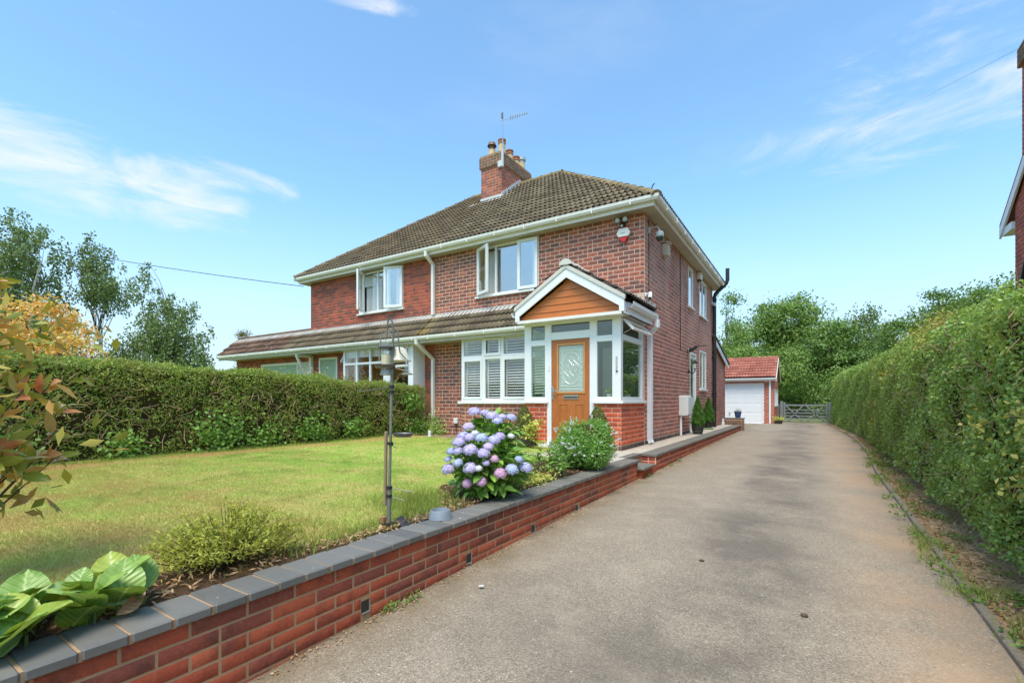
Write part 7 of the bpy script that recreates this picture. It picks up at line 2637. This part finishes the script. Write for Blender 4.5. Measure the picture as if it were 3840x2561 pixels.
# long grass along the bed edge and hedge foot
Pl = []
for (cx, cy, rx, ry, n) in ((-.18, -6.95, .22, .22, 2600), (.28, -8.2, .12, .35, 900), (.25, -7.55, .10, .5, 1100), (-.25, -8.6, .15, .3, 700), (-6.1, -5.0, .12, 4.0, 6000), (.0, -7.3, .3, .2, 900)):
    x = cx + g.normal(size=n) * rx
    y = cy + g.normal(size=n) * ry
    Pl.append(np.stack([x, y, -.022 + .010 * (.43 - x)], 1))
Pl = np.concatenate(Pl)
Pl = Pl[(Pl[:, 0] < .42)]
blades(Pl, .065, .006, 'long_grass', 'grass_tuft', 'longer grass tufts along the bed and hedge foot', bend=.4)
# grass and weeds on the verge and at the foot of the walls
Pw = []
for i in range(46):
    y = g.uniform(-7.5, 6) if i < 40 else g.uniform(6, 15)
    x = kx(y) + g.choice([-.06, .06, .15, .22]) + g.normal() * .03
    n = 90
    Pw.append(np.stack([x + g.normal(size=n) * .05, y + g.normal(size=n) * .09, np.full(n, zd(y) + .02)], 1))
blades(np.concatenate(Pw), .07, .006, 'verge_grass', 'grass_tuft', 'tufts of weeds and grass along the kerb', bend=.6)
Pw, Nw = [], []
for i in range(60):
    y = g.uniform(-7.5, 4)
    x = kx(y) + g.uniform(-.10, .30)
    n = 26
    Pw.append(np.stack([x + g.normal(size=n) * .045, y + g.normal(size=n) * .07, zd(y) + .03 + np.abs(g.normal(size=n)) * .02], 1))
Pw = np.concatenate(Pw)
o = addobj('weeds', leaf_mesh('weeds', Pw, np.tile([0, 0, 1.], (len(Pw), 1)), .04, .026, M['leaf_weed'], g=g))
o['kind'] = 'stuff'; o['label'] = 'low green weeds growing along the kerb'; o['category'] = 'weeds'
n = 5200
y = g.uniform(-8.5, 9, n)
x = np.interp(y, KX_Y, KX_X) + .05 + np.abs(g.normal(size=n)) * .25
Pw = np.stack([x, y, np.interp(y, DY, DZ) + .028 + .02 * (x - 4)], 1)
o = addobj('leaf_litter', leaf_mesh('leaf_litter', Pw, np.tile([0, 0, 1.], (n, 1)), .035, .022, M['leaf_litter'], g=g, spread=.4))
o['kind'] = 'stuff'; o['label'] = 'dry leaf litter under the tall hedge'; o['category'] = 'leaves'
n = 2600
y = g.uniform(-10.4, -3.4, n)
bw_ = np.interp(y, BED_Y, BED_W)
x = .42 - g.random(n) * bw_ * .9
Pw = np.stack([x, y, -.022 + .010 * (.43 - x) + .024], 1)
o = addobj('bark_mulch', leaf_mesh('bark_mulch', Pw, np.tile([0, 0, 1.], (n, 1)), .05, .012, M['leaf_litter'], g=g, spread=.5))
o['kind'] = 'stuff'; o['label'] = 'bark chips and dry bits on the flower bed soil'; o['category'] = 'mulch'
# debris along the foot of the garden wall
n = 1700
y = g.uniform(-9.6, 9, n)
x = np.where(y < -2.6, .685, .735) + np.abs(g.normal(size=n)) * .06
Pw = np.stack([x, y, np.interp(y, DY, DZ) + .012], 1)
o = addobj('wall_debris', leaf_mesh('wall_debris', Pw, np.tile([0, 0, 1.], (n, 1)), .022, .012, M['leaf_litter'], g=g, spread=.5))
o['kind'] = 'stuff'; o['label'] = 'moss and grit gathered along the foot of the low walls'; o['category'] = 'debris'
for i, (x, y, n) in enumerate(((.72, -8.02, 60), (.70, -8.2, 50), (.78, -.9, 60), (.77, -.2, 50), (.75, -2.3, 50))):
    Pw = np.stack([x + np.abs(g.normal(size=n)) * .03, y + g.normal(size=n) * .05, zd(y) + .01 + np.abs(g.normal(size=n)) * .03], 1)
    t = empty('wall_weed', (x, y, zd(y)), ['yellowish weed at the wall foot below the second drain hole', 'small weed at the wall foot near the camera', 'weed tuft on the tarmac by the path wall end', 'weed tuft beside the step drain', 'green weed growing from the step gap'][i], 'weed')
    foliage('leaves', t, Pw, np.tile([.4, 0, 1.], (n, 1)), .03, .014, 'leaf_weed', g=g)
n = 1500
y = g.uniform(-9.9, 8, n)
x = g.uniform(.75, 4.0, n)
Pw = np.stack([x, y, np.interp(y, DY, DZ) + .02 * np.sin((x - .6) / 3.5 * math.pi) + .003], 1)
o = addobj('loose_grit', leaf_mesh('loose_grit', Pw, np.tile([0, 0, 1.], (n, 1)), .011, .009, M['grit'], g=g, spread=.25))
o['kind'] = 'stuff'; o['label'] = 'loose grit and specks scattered over the tarmac'; o['category'] = 'grit'
# plant growing up the wall by the downpipe
n = 900
Pw = np.stack([-6.0 + g.normal(size=n) * .16, -.25 + g.normal(size=n) * .1, np.abs(g.normal(size=n)) * .24], 1)
t = empty('climber', (-6.0, -.2, 0), 'green leafy growth round the foot of the downpipe by the hedge end', 'plant')
foliage('leaves', t, Pw, np.tile([.3, -1, .5], (n, 1)), .06, .045, 'leaf_hedgeR', g=g)
# stonecrop tuft on the far left roof corner
n = 500
Pw = np.stack([-16.9 + g.normal(size=n) * .25, .1 + g.normal(size=n) * .08, 3.66 + np.abs(g.normal(size=n)) * .13], 1)
t = empty('roof_moss', (-16.9, .1, 3.6), 'brown tuft of moss on the corner of the long lean-to roof', 'moss')
foliage('tuft', t, Pw, np.tile([0, 0, 1.], (n, 1)), .08, .03, 'leaf_cone', g=g)
# climbers and shrubs in the neighbour's garden showing over the hedge
n = 700
Pw = np.stack([-10.8 + g.normal(size=n) * .35, -1.6 + g.normal(size=n) * .25, 1.35 + np.abs(g.normal(size=n)) * .28], 1)
t = empty('neighbour_shrub', (-10.8, -1.6, 0), 'yellow-green shrub in front of the green door beyond the hedge', 'shrub')
foliage('leaves', t, Pw, np.tile([0, -.4, 1.], (n, 1)), .08, .035, 'leaf_light', g=g)
part('stem', MB().tube([(-10.8, -1.6, 0), (-10.8, -1.6, 1.4)], .02, 5), M['bark'], t)
n = 300
Pw = np.stack([-9.8 + g.normal(size=n) * .2, -1.3 + g.normal(size=n) * .2, 1.45 + np.abs(g.normal(size=n)) * .2], 1)
t = empty('neighbour_shrub', (-9.8, -1.3, 0), 'russet-leaved shrub under the corner of the neighbour bay', 'shrub')
foliage('leaves', t, Pw, np.tile([0, -.4, 1.], (n, 1)), .07, .03, 'leaf_orange', g=g)
part('stem', MB().tube([(-9.8, -1.3, 0), (-9.8, -1.3, 1.4)], .02, 5), M['bark'], t)
